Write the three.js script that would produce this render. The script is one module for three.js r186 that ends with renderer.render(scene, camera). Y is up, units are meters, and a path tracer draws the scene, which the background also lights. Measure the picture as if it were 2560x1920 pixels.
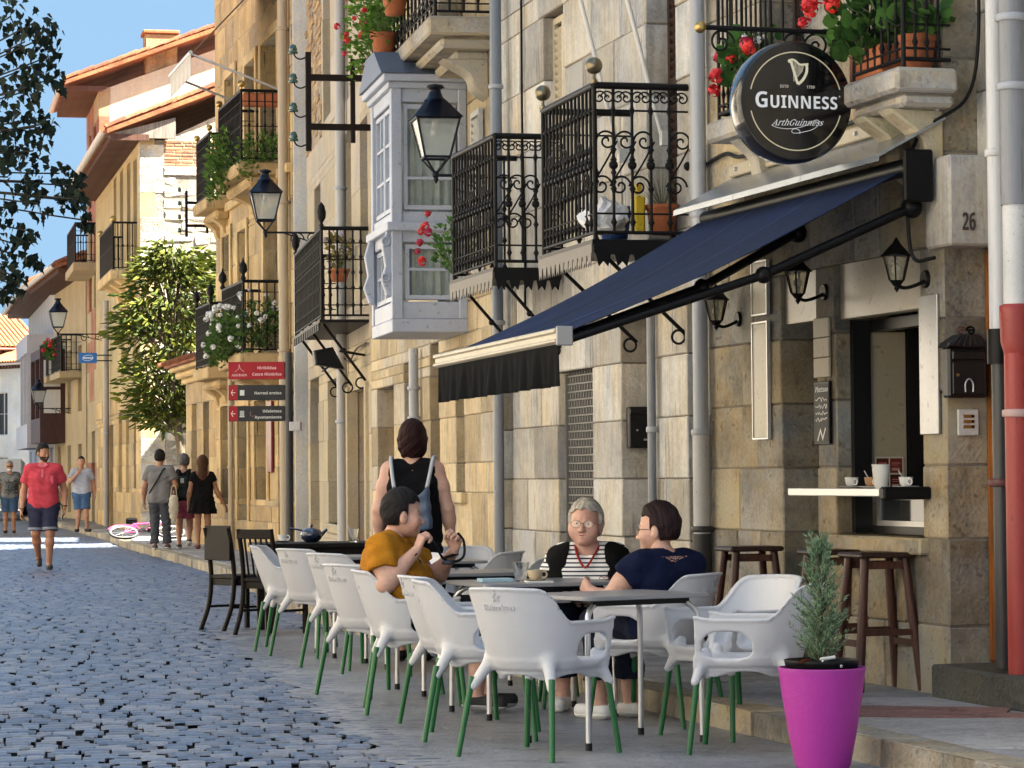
import * as THREE from 'three';
import { mergeGeometries, mergeVertices } from 'three/addons/utils/BufferGeometryUtils.js';
import { FontLoader } from 'three/addons/loaders/FontLoader.js';
import { TextGeometry } from 'three/addons/geometries/TextGeometry.js';

// ---------------------------------------------------------------- camera, sky, sun, exposure
const scene = new THREE.Scene();
const camera = new THREE.PerspectiveCamera(2 * Math.atan(960 / 7000) * 180 / Math.PI, 4 / 3, 0.1, 6000);
camera.position.set(0, 1.3, 0);
camera.rotation.set(Math.atan(232 / 7000), 0, -0.008, 'YXZ');
const EXPOSURE = 8.0;
const SUN_DIR = (() => { const az = 76 * Math.PI / 180, el = 50 * Math.PI / 180; return new THREE.Vector3(Math.sin(az) * Math.cos(el), Math.sin(el), Math.cos(az) * Math.cos(el)); })();
const sun = new THREE.DirectionalLight(new THREE.Color(1, 0.93, 0.80), 5);
sun.position.copy(SUN_DIR).multiplyScalar(90).add(new THREE.Vector3(-3, 0, -40));
sun.target.position.set(-3, 0, -40);
sun.castShadow = true;
Object.assign(sun.shadow.camera, { left: -60, right: 60, top: 60, bottom: -60, near: 1, far: 240 });
sun.shadow.mapSize.set(2048, 2048);
scene.add(sun, sun.target);
{ // clear summer sky: blue overhead, paler to the horizon, brighter round the sun
  const W = 512, H = 256, d = new Float32Array(W * H * 4);
  for (let j = 0; j < H; j++) for (let i = 0; i < W; i++) {
    const th = ((j + 0.5) / H - 0.5) * Math.PI, ph = ((i + 0.5) / W - 0.5) * 2 * Math.PI;
    const x = Math.cos(ph) * Math.cos(th), y = Math.sin(th), z = Math.sin(ph) * Math.cos(th);
    const t = Math.pow(Math.max(y, 0), 0.5), c = Math.max(0, x * SUN_DIR.x + y * SUN_DIR.y + z * SUN_DIR.z);
    const glow = 0.75 * Math.pow(c, 3) + 0.9 * Math.pow(c, 40);
    const hz = [0.25, 0.395, 0.54], zn = [0.175, 0.335, 0.56], o = (j * W + i) * 4;
    for (let k = 0; k < 3; k++) {
      let v = (hz[k] + (zn[k] - hz[k]) * t) + glow * [1, 0.95, 0.86][k];
      if (y < 0) v *= 0.5;
      d[o + k] = v * 0.215;
    }
    d[o + 3] = 1;
  }
  const sky = new THREE.DataTexture(d, W, H, THREE.RGBAFormat, THREE.FloatType);
  sky.mapping = THREE.EquirectangularReflectionMapping; sky.magFilter = THREE.LinearFilter; sky.minFilter = THREE.LinearFilter; sky.needsUpdate = true;
  scene.background = sky; scene.environment = sky;
}
const renderer = new THREE.WebGLRenderer({ antialias: true });
renderer.toneMapping = THREE.LinearToneMapping;
renderer.toneMappingExposure = EXPOSURE;
renderer.shadowMap.enabled = true;
renderer.setSize(1024, 768);
// ---------------------------------------------------------------- helpers
const rng = (s) => () => { s = (s + 0x6d2b79f5) | 0; let t = Math.imul(s ^ (s >>> 15), 1 | s); t = (t + Math.imul(t ^ (t >>> 7), 61 | t)) ^ t; return ((t ^ (t >>> 14)) >>> 0) / 4294967296; };
const V = (x, y, z) => new THREE.Vector3(x, y, z);
const clamp = (x, a, b) => Math.min(b, Math.max(a, x)), lerp = (a, b, t) => a + (b - a) * t;
const sstep = (a, b, x) => { const t = clamp((x - a) / (b - a), 0, 1); return t * t * (3 - 2 * t); };
const W3 = (X, Z, y = 0) => V(X, y, -Z);                     // X right of the camera axis, Z metres away
const taken = new Map();
const numbered = (n) => { const k = taken.get(n) ?? 0; taken.set(n, k + 1); return k ? n + '_' + String(k).padStart(3, '0') : n; };
function mesh(name, geo, mat, parent) {
  const m = new THREE.Mesh(geo, mat); m.castShadow = m.receiveShadow = true;
  if (parent) { m.name = name; parent.add(m); } else { m.name = numbered(name); scene.add(m); }
  return m;
}
function tag(o, label, category, group, kind) {
  if (label) o.userData.label = label; if (category) o.userData.category = category;
  if (group) o.userData.group = group; if (kind) o.userData.kind = kind; return o;
}
function thing(name, label, category, pos, rotY = 0, group) {
  const g = new THREE.Group(); g.name = numbered(name); if (pos) g.position.copy(pos); g.rotation.y = rotY; scene.add(g);
  return tag(g, label, category, group);
}
function copyThing(src, name, label, pos, rotY = 0) {
  const c = src.clone(); c.name = numbered(name); c.userData = { ...src.userData, label }; c.position.copy(pos); c.rotation.y = rotY; scene.add(c); return c;
}
const plain = (g) => { g = g.index ? g.toNonIndexed() : g; for (const k of Object.keys(g.attributes)) if (!['position', 'normal', 'uv'].includes(k)) g.deleteAttribute(k); if (!g.attributes.uv) g.setAttribute('uv', new THREE.BufferAttribute(new Float32Array(g.attributes.position.count * 2), 2)); return g; };
const merge = (l) => (l.length === 1 ? l[0] : mergeGeometries(l.map(plain)));
// texture coordinates in metres from the dominant axis of each face
function metreUV(g, ox = 0, oy = 0) {
  g = plain(g); const p = g.attributes.position, n = g.attributes.normal, uv = new Float32Array(p.count * 2);
  for (let i = 0; i < p.count; i += 3) {
    const ax = Math.abs(n.getX(i) + n.getX(i + 1) + n.getX(i + 2)), ay = Math.abs(n.getY(i) + n.getY(i + 1) + n.getY(i + 2)), az = Math.abs(n.getZ(i) + n.getZ(i + 1) + n.getZ(i + 2));
    for (let k = i; k < i + 3; k++) {
      const x = p.getX(k), y = p.getY(k), z = p.getZ(k);
      uv[k * 2] = (ax > ay && ax > az ? z : x) + ox; uv[k * 2 + 1] = (ay > ax && ay > az ? z : y) + oy;
    }
  }
  g.setAttribute('uv', new THREE.BufferAttribute(uv, 2)); return g;
}
const bx = (x0, x1, y0, y1, z0, z1) => metreUV(new THREE.BoxGeometry(x1 - x0, y1 - y0, z1 - z0).translate((x0 + x1) / 2, (y0 + y1) / 2, (z0 + z1) / 2));
// box with all edges chamfered
function cbx(x0, x1, y0, y1, z0, z1, c = 0.01, ox = 0, oy = 0) {
  const pos = [], X = [x0, x1], Y = [y0, y1], Z = [z0, z1], s = [1, -1];
  const v = (i, j, k, a) => [X[i] + (a === 0 ? 0 : s[i] * c), Y[j] + (a === 1 ? 0 : s[j] * c), Z[k] + (a === 2 ? 0 : s[k] * c)];
  const cx = (x0 + x1) / 2, cy = (y0 + y1) / 2, cz = (z0 + z1) / 2;
  const tri = (a, b, d) => {
    const ux = b[0] - a[0], uy = b[1] - a[1], uz = b[2] - a[2], vx = d[0] - a[0], vy = d[1] - a[1], vz = d[2] - a[2];
    const nx = uy * vz - uz * vy, ny = uz * vx - ux * vz, nz = ux * vy - uy * vx;
    const o = (a[0] + b[0] + d[0]) / 3 - cx, q = (a[1] + b[1] + d[1]) / 3 - cy, r = (a[2] + b[2] + d[2]) / 3 - cz;
    if (nx * o + ny * q + nz * r >= 0) pos.push(...a, ...b, ...d); else pos.push(...a, ...d, ...b);
  };
  const quad = (a, b, d, e) => { tri(a, b, d); tri(a, d, e); };
  for (const i of [0, 1]) quad(v(i, 0, 0, 0), v(i, 1, 0, 0), v(i, 1, 1, 0), v(i, 0, 1, 0));
  for (const j of [0, 1]) quad(v(0, j, 0, 1), v(1, j, 0, 1), v(1, j, 1, 1), v(0, j, 1, 1));
  for (const k of [0, 1]) quad(v(0, 0, k, 2), v(1, 0, k, 2), v(1, 1, k, 2), v(0, 1, k, 2));
  for (const i of [0, 1]) for (const j of [0, 1]) quad(v(i, j, 0, 0), v(i, j, 1, 0), v(i, j, 1, 1), v(i, j, 0, 1));
  for (const i of [0, 1]) for (const k of [0, 1]) quad(v(i, 0, k, 0), v(i, 1, k, 0), v(i, 1, k, 2), v(i, 0, k, 2));
  for (const j of [0, 1]) for (const k of [0, 1]) quad(v(0, j, k, 1), v(1, j, k, 1), v(1, j, k, 2), v(0, j, k, 2));
  for (const i of [0, 1]) for (const j of [0, 1]) for (const k of [0, 1]) tri(v(i, j, k, 0), v(i, j, k, 1), v(i, j, k, 2));
  const g = new THREE.BufferGeometry(); g.setAttribute('position', new THREE.Float32BufferAttribute(pos, 3)); g.computeVertexNormals();
  return metreUV(g, ox, oy);
}
function rod(a, b, r0, r1 = r0, seg = 8) {
  const d = V().subVectors(b, a), L = d.length(), g = new THREE.CylinderGeometry(r1, r0, L, seg, 1);
  g.applyQuaternion(new THREE.Quaternion().setFromUnitVectors(V(0, 1, 0), d.clone().divideScalar(L))); return g.translate((a.x + b.x) / 2, (a.y + b.y) / 2, (a.z + b.z) / 2);
}
const tube = (pts, r, seg = 24, rad = 6, closed = false) => new THREE.TubeGeometry(new THREE.CatmullRomCurve3(pts, closed, 'catmullrom', 0.5), seg, r, rad, closed);
const lathe = (prof, seg = 16) => new THREE.LatheGeometry(prof.map(([r, y]) => new THREE.Vector2(Math.max(r, 1e-4), y)), seg);
const ball = (x, y, z, r, s = 12) => new THREE.SphereGeometry(r, s, Math.ceil(s * 0.7)).translate(x, y, z);
const torus = (r, t, a = 24, b = 8) => new THREE.TorusGeometry(r, t, b, a);
const poly = (pts, depth, bevel = 0) => {           // extruded outline in xy, from z = 0 to depth
  const g = new THREE.ExtrudeGeometry(new THREE.Shape(pts.map(([x, y]) => new THREE.Vector2(x, y))), { depth: depth - 2 * bevel, bevelEnabled: bevel > 0, bevelSize: bevel, bevelThickness: bevel, bevelSegments: 1, bevelOffset: -bevel });
  return bevel ? g.translate(0, 0, bevel) : g;
};
// implicit surface -> mesh (naive surface nets)
function nets(f, b0, b1, cell) {
  const n = [0, 1, 2].map((k) => Math.ceil((b1[k] - b0[k]) / cell) + 1), [nx, ny, nz] = n, val = new Float32Array(nx * ny * nz);
  let q = 0;
  for (let k = 0; k < nz; k++) for (let j = 0; j < ny; j++) for (let i = 0; i < nx; i++) val[q++] = f(b0[0] + i * cell, b0[1] + j * cell, b0[2] + k * cell);
  const idx = new Int32Array(nx * ny * nz).fill(-1), pos = [], ind = [], sy = nx, sz = nx * ny;
  const co = [0, 1, sy, sy + 1, sz, sz + 1, sz + sy, sz + sy + 1], ed = [[0, 1], [2, 3], [4, 5], [6, 7], [0, 2], [1, 3], [4, 6], [5, 7], [0, 4], [1, 5], [2, 6], [3, 7]];
  for (let k = 0; k < nz - 1; k++) for (let j = 0; j < ny - 1; j++) for (let i = 0; i < nx - 1; i++) {
    const o = i + j * sy + k * sz; let m = 0; for (let c = 0; c < 8; c++) if (val[o + co[c]] < 0) m |= 1 << c;
    if (m === 0 || m === 255) continue;
    let x = 0, y = 0, z = 0, cnt = 0;
    for (const [a, b] of ed) { if (((m >> a) & 1) === ((m >> b) & 1)) continue; const va = val[o + co[a]], vb = val[o + co[b]], t = va / (va - vb); x += (a & 1) + t * ((b & 1) - (a & 1)); y += ((a >> 1) & 1) + t * (((b >> 1) & 1) - ((a >> 1) & 1)); z += (a >> 2) + t * ((b >> 2) - (a >> 2)); cnt++; }
    idx[o] = pos.length / 3; pos.push(b0[0] + (i + x / cnt) * cell, b0[1] + (j + y / cnt) * cell, b0[2] + (k + z / cnt) * cell);
  }
  const quad = (a, b, c, d, fl) => { if (a < 0 || b < 0 || c < 0 || d < 0) return; if (fl) ind.push(a, c, b, a, d, c); else ind.push(a, b, c, a, c, d); };
  for (let k = 1; k < nz - 1; k++) for (let j = 1; j < ny - 1; j++) for (let i = 1; i < nx - 1; i++) {
    const o = i + j * sy + k * sz, s = val[o] < 0;
    if (s !== (val[o + 1] < 0)) quad(idx[o - sy - sz], idx[o - sz], idx[o], idx[o - sy], !s);
    if (s !== (val[o + sy] < 0)) quad(idx[o - 1 - sz], idx[o - 1], idx[o], idx[o - sz], !s);
    if (s !== (val[o + sz] < 0)) quad(idx[o - 1 - sy], idx[o - sy], idx[o], idx[o - 1], !s);
  }
  const g = new THREE.BufferGeometry(); g.setAttribute('position', new THREE.Float32BufferAttribute(pos, 3)); g.setIndex(ind); g.computeVertexNormals();
  const uv = new Float32Array(pos.length / 3 * 2); for (let i = 0; i < uv.length / 2; i++) { uv[i * 2] = pos[i * 3] + pos[i * 3 + 2]; uv[i * 2 + 1] = pos[i * 3 + 1]; }
  g.setAttribute('uv', new THREE.BufferAttribute(uv, 2)); return g;
}
const smin = (a, b, k) => { const h = Math.max(k - Math.abs(a - b), 0) / k; return Math.min(a, b) - h * h * k * 0.25; };
// ---------------------------------------------------------------- textures (neutral detail, multiplied by each material's own colour)
function tileNoise(N, seed, f0, oct, fx = 1, fy = 1) {
  const out = new Float32Array(N * N); let amp = 1, tot = 0;
  for (let o = 0; o < oct; o++) {
    const fX = Math.max(1, Math.round(f0 * fx * 2 ** o)), fY = Math.max(1, Math.round(f0 * fy * 2 ** o)), r = rng(seed * 101 + o * 17 + 3), t = new Float32Array(fX * fY).map(() => r());
    for (let j = 0; j < N; j++) { const y = j / N * fY, j0 = Math.floor(y), ty = y - j0, sy = ty * ty * (3 - 2 * ty), a0 = (j0 % fY) * fX, a1 = ((j0 + 1) % fY) * fX; for (let i = 0; i < N; i++) { const x = i / N * fX, i0 = Math.floor(x), tx = x - i0, sx = tx * tx * (3 - 2 * tx), i1 = (i0 + 1) % fX; out[j * N + i] += amp * lerp(lerp(t[a0 + i0], t[a0 + i1], sx), lerp(t[a1 + i0], t[a1 + i1], sx), sy); } }
    tot += amp; amp *= 0.55;
  }
  for (let i = 0; i < out.length; i++) out[i] /= tot; return out;
}
function dataTex(N, fn, srgb = true, rep = 1) {
  const d = new Uint8Array(N * N * 4);
  for (let i = 0; i < N * N; i++) { const c = fn(i); for (let k = 0; k < 3; k++) d[i * 4 + k] = clamp((Array.isArray(c) ? c[k] : c) * 255, 0, 255); d[i * 4 + 3] = 255; }
  const t = new THREE.DataTexture(d, N, N); t.wrapS = t.wrapT = THREE.RepeatWrapping; t.magFilter = THREE.LinearFilter; t.minFilter = THREE.LinearMipmapLinearFilter; t.generateMipmaps = true; t.repeat.set(rep, rep);
  if (srgb) t.colorSpace = THREE.SRGBColorSpace; t.needsUpdate = true; return t;
}
const T = {};
{
  const N = 512, a = tileNoise(N, 1, 3, 6), b = tileNoise(N, 2, 24, 4), c = tileNoise(N, 3, 5, 5, 1.6, 0.35), e = tileNoise(N, 4, 90, 2), s = tileNoise(N, 5, 30, 3, 1.4, 0.10), w = tileNoise(N, 6, 4, 5, 0.5, 6), l = tileNoise(N, 7, 8, 4);
  const warm = (v, k) => [v + k * 0.05, v, v - k * 0.09];
  T.stone = dataTex(N, (i) => { let v = 0.90 + 0.30 * (a[i] - 0.5) * 2 + 0.22 * (b[i] - 0.5) + 0.14 * (e[i] - 0.5); if (c[i] < 0.36) v -= (0.36 - c[i]) * 1.7; if (b[i] > 0.66) v -= (b[i] - 0.66) * 1.6; return warm(clamp(v, 0.16, 1), (l[i] - 0.45) * 3); }, true, 0.8);
  T.stoneB = dataTex(N, (i) => clamp(0.5 + 0.7 * (a[i] - 0.5) + 0.55 * (b[i] - 0.5) + 0.3 * (e[i] - 0.5), 0, 1), false, 0.8);
  T.streak = dataTex(N, (i) => { let v = 0.92 + 0.20 * (s[i] - 0.5) + 0.34 * (a[i] - 0.5) + 0.12 * (e[i] - 0.5) + 0.12 * (b[i] - 0.5); if (s[i] > 0.66) v -= (s[i] - 0.66) * 1.8; if (c[i] < 0.34) v -= (0.34 - c[i]) * 2.2; return warm(clamp(v, 0.14, 1), (c[i] - 0.45) * 2.6); }, true, 0.62);
  T.plaster = dataTex(N, (i) => { let v = 0.92 + 0.16 * (a[i] - 0.5) + 0.10 * (e[i] - 0.5) + 0.08 * (s[i] - 0.5); if (c[i] < 0.30) v -= (0.30 - c[i]) * 1.4; return warm(clamp(v, 0.3, 1), (l[i] - 0.5) * 1.2); }, true, 0.5);
  T.concrete = dataTex(N, (i) => { let v = 0.88 + 0.36 * (a[i] - 0.5) + 0.2 * (b[i] - 0.5) + 0.22 * (e[i] - 0.5); if (l[i] < 0.36) v -= (0.36 - l[i]) * 1.3; return clamp(v, 0.2, 1); }, true, 0.7);
  T.wood = dataTex(N, (i) => { const v = 0.86 + 0.5 * (s[i] - 0.5) + 0.22 * (e[i] - 0.5) + 0.2 * (a[i] - 0.5); return warm(clamp(v, 0.2, 1), (s[i] - 0.5) * 1.2); }, true, 1.4);
  T.fine = dataTex(N, (i) => clamp(0.5 + (e[i] - 0.5) * 0.8 + (b[i] - 0.5) * 0.4, 0, 1), false, 2.5);
  T.paint = dataTex(N, (i) => clamp(0.9 + 0.12 * (a[i] - 0.5) + 0.06 * (e[i] - 0.5) - (b[i] > 0.7 ? (b[i] - 0.7) * 1.2 : 0), 0, 1), true, 1);
  T.rough = dataTex(N, (i) => { const v = clamp(0.72 + 0.5 * (a[i] - 0.5) + 0.3 * (b[i] - 0.5), 0, 1); return [v, v, v]; }, false, 0.6);
  T.cloth = dataTex(N, (i) => clamp(0.93 + 0.18 * (e[i] - 0.5) + 0.2 * (a[i] - 0.5), 0, 1), true, 2);
  T.skin = dataTex(N, (i) => { const v = 0.92 + 0.10 * (b[i] - 0.5) + 0.08 * (a[i] - 0.5); return [clamp(v + 0.02, 0, 1), v - 0.05 * (l[i] - 0.4), v - 0.06 * (l[i] - 0.4)]; }, true, 3);
  T.clothB = dataTex(N, (i) => clamp(0.5 + 0.9 * (l[i] - 0.5) + 0.2 * (e[i] - 0.5), 0, 1), false, 1.6);
}
const col = (c) => (Array.isArray(c) ? new THREE.Color().setRGB(...c) : new THREE.Color(c));
function mat(c, rough = 0.8, o = {}) { const P = o.specularIntensity !== undefined || o.transmission || o.clearcoat || o.sheen || o.thickness !== undefined; return new (P ? THREE.MeshPhysicalMaterial : THREE.MeshStandardMaterial)({ color: col(c), roughness: rough, ...o }); }
const stoneMat = (c, o = {}) => mat(c, 0.88, { map: T.stone, bumpMap: T.stoneB, bumpScale: 0.012, ...o });
const streakMat = (c, o = {}) => mat(c, 0.9, { map: T.streak, bumpMap: T.stoneB, bumpScale: 0.009, ...o });
const plasterMat = (c, o = {}) => mat(c, 0.92, { map: T.plaster, bumpMap: T.fine, bumpScale: 0.003, ...o });
const concMat = (c, o = {}) => mat(c, 0.85, { map: T.concrete, bumpMap: T.stoneB, bumpScale: 0.006, ...o });
const woodMat = (c, r = 0.6, o = {}) => mat(c, r, { map: T.wood, bumpMap: T.wood, bumpScale: 0.001, ...o });
const paintMat = (c, r = 0.5, o = {}) => mat(c, r, { map: T.paint, ...o });
const M = {
  iron: mat([0.005, 0.005, 0.006], 0.45, { specularIntensity: 0.35, bumpMap: T.fine, bumpScale: 0.001 }), iron2: mat([0.012, 0.012, 0.014], 0.5, { specularIntensity: 0.4 }),
  black: mat([0.005, 0.005, 0.006], 0.4, { specularIntensity: 0.35 }), glass: mat([0.03, 0.035, 0.04], 0.06, { metalness: 0 }), pane: mat([0.95, 0.97, 0.97], 0.03, { transmission: 1, thickness: 0, ior: 1.5 }),
  steel: mat([0.55, 0.56, 0.58], 0.32, { metalness: 0.9, bumpMap: T.fine, bumpScale: 0.0006 }), alu: mat([0.62, 0.62, 0.62], 0.4, { metalness: 0.7 }),
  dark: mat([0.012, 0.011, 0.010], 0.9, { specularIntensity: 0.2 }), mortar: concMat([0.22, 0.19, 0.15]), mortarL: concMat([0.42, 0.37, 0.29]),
  terracotta: mat([0.42, 0.13, 0.05], 0.85, { map: T.plaster, bumpMap: T.fine, bumpScale: 0.002 }), brass: mat([0.45, 0.31, 0.11], 0.35, { metalness: 0.9 }),
  white: paintMat([0.72, 0.71, 0.68], 0.5), cream: paintMat([0.62, 0.54, 0.40], 0.6), green: mat([0.006, 0.105, 0.028], 0.35, { bumpMap: T.fine, bumpScale: 0.0006 }),
};
const canvasTex = (w, h, draw) => { const c = document.createElement('canvas'); c.width = w; c.height = h; draw(c.getContext('2d'), w, h); const t = new THREE.CanvasTexture(c); t.colorSpace = THREE.SRGBColorSpace; return t; };
const FONT = await new FontLoader().loadAsync('fonts/droid/droid_sans_bold.typeface.json');
// a flat printed face: w x h metres, centred, looking to +z
const printed = (w, h, tex, rough = 0.6, o = {}) => [new THREE.PlaneGeometry(w, h), mat(0xffffff, rough, { map: tex, ...o })];
// ---------------------------------------------------------------- street: kerb line and facade line as polylines (Z, X)
const lin = (tab) => (z) => { let i = 0; while (i < tab.length - 2 && z > tab[i + 1][0]) i++; const [a, b] = [tab[i], tab[i + 1]]; return a[1] + (b[1] - a[1]) * (z - a[0]) / (b[0] - a[0]); };
const kerbX = lin([[2, 4.7], [11.4, 1.92], [15.4, 0.78], [24, -1.5], [32, -2.95], [37, -3.8], [43.2, -5.1], [53, -7.3], [59.6, -8.6], [80, -13.1], [110, -20.4], [140, -28]]);
const faceX = lin([[2, 6.3], [14.9, 2.30], [18.3, 1.294], [24.03, -0.12], [31.93, -1.606], [41, -2.99], [41.4, -3.24], [49.2, -5.2], [53.1, -6.19], [63.2, -8.39], [76.8, -11.41], [110, -18.8], [140, -26]]);
const terraceX = (z) => -0.28 - (z - 12.5) * 0.182;           // left edge of the smooth strip the tables stand on
const TERR_END = 24.2;
tag(mesh('ground', metreUV(new THREE.PlaneGeometry(4000, 4000).rotateX(-Math.PI / 2).translate(0, -0.06, -900)), concMat([0.12, 0.11, 0.09])), 'dry earth beyond the town street', 'ground', null, 'structure');
const stripGeo = (zs, xa, xb, y) => { // sheet between two lines
  const p = [], ind = []; zs.forEach((z) => p.push(xa(z), y, -z, xb(z), y, -z));
  for (let i = 0; i < zs.length - 1; i++) ind.push(i * 2, i * 2 + 1, i * 2 + 3, i * 2, i * 2 + 3, i * 2 + 2);
  const g = new THREE.BufferGeometry(); g.setAttribute('position', new THREE.Float32BufferAttribute(p, 3)); g.setIndex(ind); g.computeVertexNormals(); return metreUV(g);
};
const zrange = (a, b, s) => Array.from({ length: Math.ceil((b - a) / s) + 1 }, (_, i) => Math.min(b, a + i * s));
{
  const road = thing('road', 'cobbled street of worn blue-grey setts', 'road', V(0, 0, 0)); road.userData.kind = 'structure';
  mesh('road_bed', stripGeo(zrange(2, 140, 2), (z) => kerbX(z) - 9.5, (z) => kerbX(z) + 0.05, -0.032), concMat([0.016, 0.017, 0.022], { roughness: 0.95 }), road);
  // one sett: domed top, straight sides
  const US = [-1, -0.95, -0.5, 0.5, 0.95, 1], VS = [-1, -0.72, -0.28, 0.28, 0.72, 1], settGeo = (seed) => {
    const r = rng(seed), n = 5, p = [], ind = [], R = Array.from({ length: 8 }, () => (r() - 0.5) * 0.006);
    for (let j = 0; j <= n; j++) for (let i = 0; i <= n; i++) {
      const u = US[i], v = VS[j], e = Math.max(Math.abs(u), Math.abs(v));
      const x = u, z = v;
      const cut = 1 - 0.05 * v * v;
      p.push(x * 0.5 * cut, Math.abs(u) === 1 ? -0.05 : 0.007 - 0.015 * v * v - 0.003 * u ** 4 + 0.16 * R[(i * 3 + j * 5) % 8], z * 0.5);
    }
    for (let j = 0; j < n; j++) for (let i = 0; i < n; i++) { const a = j * (n + 1) + i; ind.push(a, a + n + 1, a + 1, a + 1, a + n + 1, a + n + 2); }
    const g = new THREE.BufferGeometry(); g.setAttribute('position', new THREE.Float32BufferAttribute(p, 3)); g.setIndex(ind); g.computeVertexNormals();
    const uv = new Float32Array(p.length / 3 * 2); for (let i = 0; i < uv.length / 2; i++) { uv[i * 2] = p[i * 3] * 0.12 + seed; uv[i * 2 + 1] = p[i * 3 + 2] * 0.14; } g.setAttribute('uv', new THREE.BufferAttribute(uv, 2)); const ng = g.toNonIndexed(); ng.computeVertexNormals(); return ng;
  };
  const geos = [1, 2, 3, 4].map(settGeo), tones = [[0.095, 0.125, 0.195], [0.125, 0.155, 0.225], [0.075, 0.10, 0.16], [0.18, 0.195, 0.24], [0.115, 0.13, 0.175]];
  const mats = tones.map((t) => mat(t, 0.36, { map: T.concrete, bumpMap: T.stoneB, bumpScale: 0.001 }));
  const r = rng(77), all = [];
  let z = 11.6, row = 0;
  while (z < 64) {
    const t = -(kerbX(z + 1) - kerbX(z - 1)) / 2, dep = 0.125 + 0.025 * r(), xl = -0.183 * z - 1.1, xr = z < TERR_END ? terraceX(z) + 0.06 + 0.12 * r() : kerbX(z) - 0.02;
    let x = xl - r() * 0.4;
    while (x < xr) {
      const w = 0.075 + r() * 0.085, gap = r() < 0.7 ? 0.028 + r() * 0.02 : 0.003;
      if (x + w > xr + 0.03) break;
      const xx = x + w / 2, zz = z + (xx - kerbX(z)) * t * 0.55 + 0.05 * Math.sin(xx * 1.3 + z * 0.2) + (r() - 0.5) * 0.008;
      if (r() > 0.012) all.push([xx, zz, w, dep * (0.975 + r() * 0.02), (r() - 0.5) * 0.03 + Math.atan(t) * 0.55, (r() - 0.5) * 0.0025, Math.floor(r() * 4), Math.floor(r() * 5), (r() - 0.5) * 0.02, (r() - 0.5) * 0.02]);
      x += w + gap;
    }
    z += dep; row++;
  }
  const inView = (a) => a[0] > -0.178 * a[1] && a[1] > 12.45;
  const order = all.map((a, i) => i).filter((i) => inView(all[i])).sort((a, b) => all[a][1] - all[b][1]), near = new Set(order.slice(0, 300));
  const dm = new THREE.Object3D(), place = (a) => { dm.position.set(a[0], a[5] - 0.002, -a[1]); dm.scale.set(a[2], 1, a[3]); dm.rotation.set(a[8], a[4], a[9]); dm.updateMatrix(); };
  for (const i of near) { const a = all[i]; place(a); const m = mesh('sett', geos[a[6]], mats[a[7]], road); m.position.copy(dm.position); m.scale.copy(dm.scale); m.rotation.copy(dm.rotation); }
  const rest = all.filter((_, i) => !near.has(i)), im = new THREE.InstancedMesh(geos[1], mat([1, 1, 1], 0.36, { map: T.concrete, bumpMap: T.stoneB, bumpScale: 0.001 }), rest.length);
  rest.forEach((a, i) => { place(a); im.setMatrixAt(i, dm.matrix); im.setColorAt(i, new THREE.Color().setRGB(...tones[a[7]])); });
  im.name = 'setts_beyond'; im.userData.kind = 'stuff'; im.castShadow = im.receiveShadow = true; road.add(im);
  // far paving beyond the setts that can be told apart
  mesh('far_paving', stripGeo(zrange(63.6, 140, 2), (z) => kerbX(z) - 9, (z) => kerbX(z), 0.002), concMat([0.16, 0.16, 0.17], { roughness: 0.5, bumpScale: 0.03 }), road);
}
{ // smooth strip in front of the bar, with a ragged cast edge
  const r = rng(9), jag = (z) => terraceX(z) - 0.22 + 0.05 * Math.sin(z * 5.1) + 0.04 * Math.sin(z * 13 + 1);
  const t = thing('terrace_strip', 'smooth grey concrete strip in front of the bar', 'pavement', V(0, 0, 0)); t.userData.kind = 'structure';
  mesh('strip', stripGeo(zrange(4, TERR_END, 0.1), jag, (z) => kerbX(z) + 0.03, 0.0015), concMat([0.27, 0.285, 0.32], { roughness: 0.42, bumpScale: 0.008 }), t);
}
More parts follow.
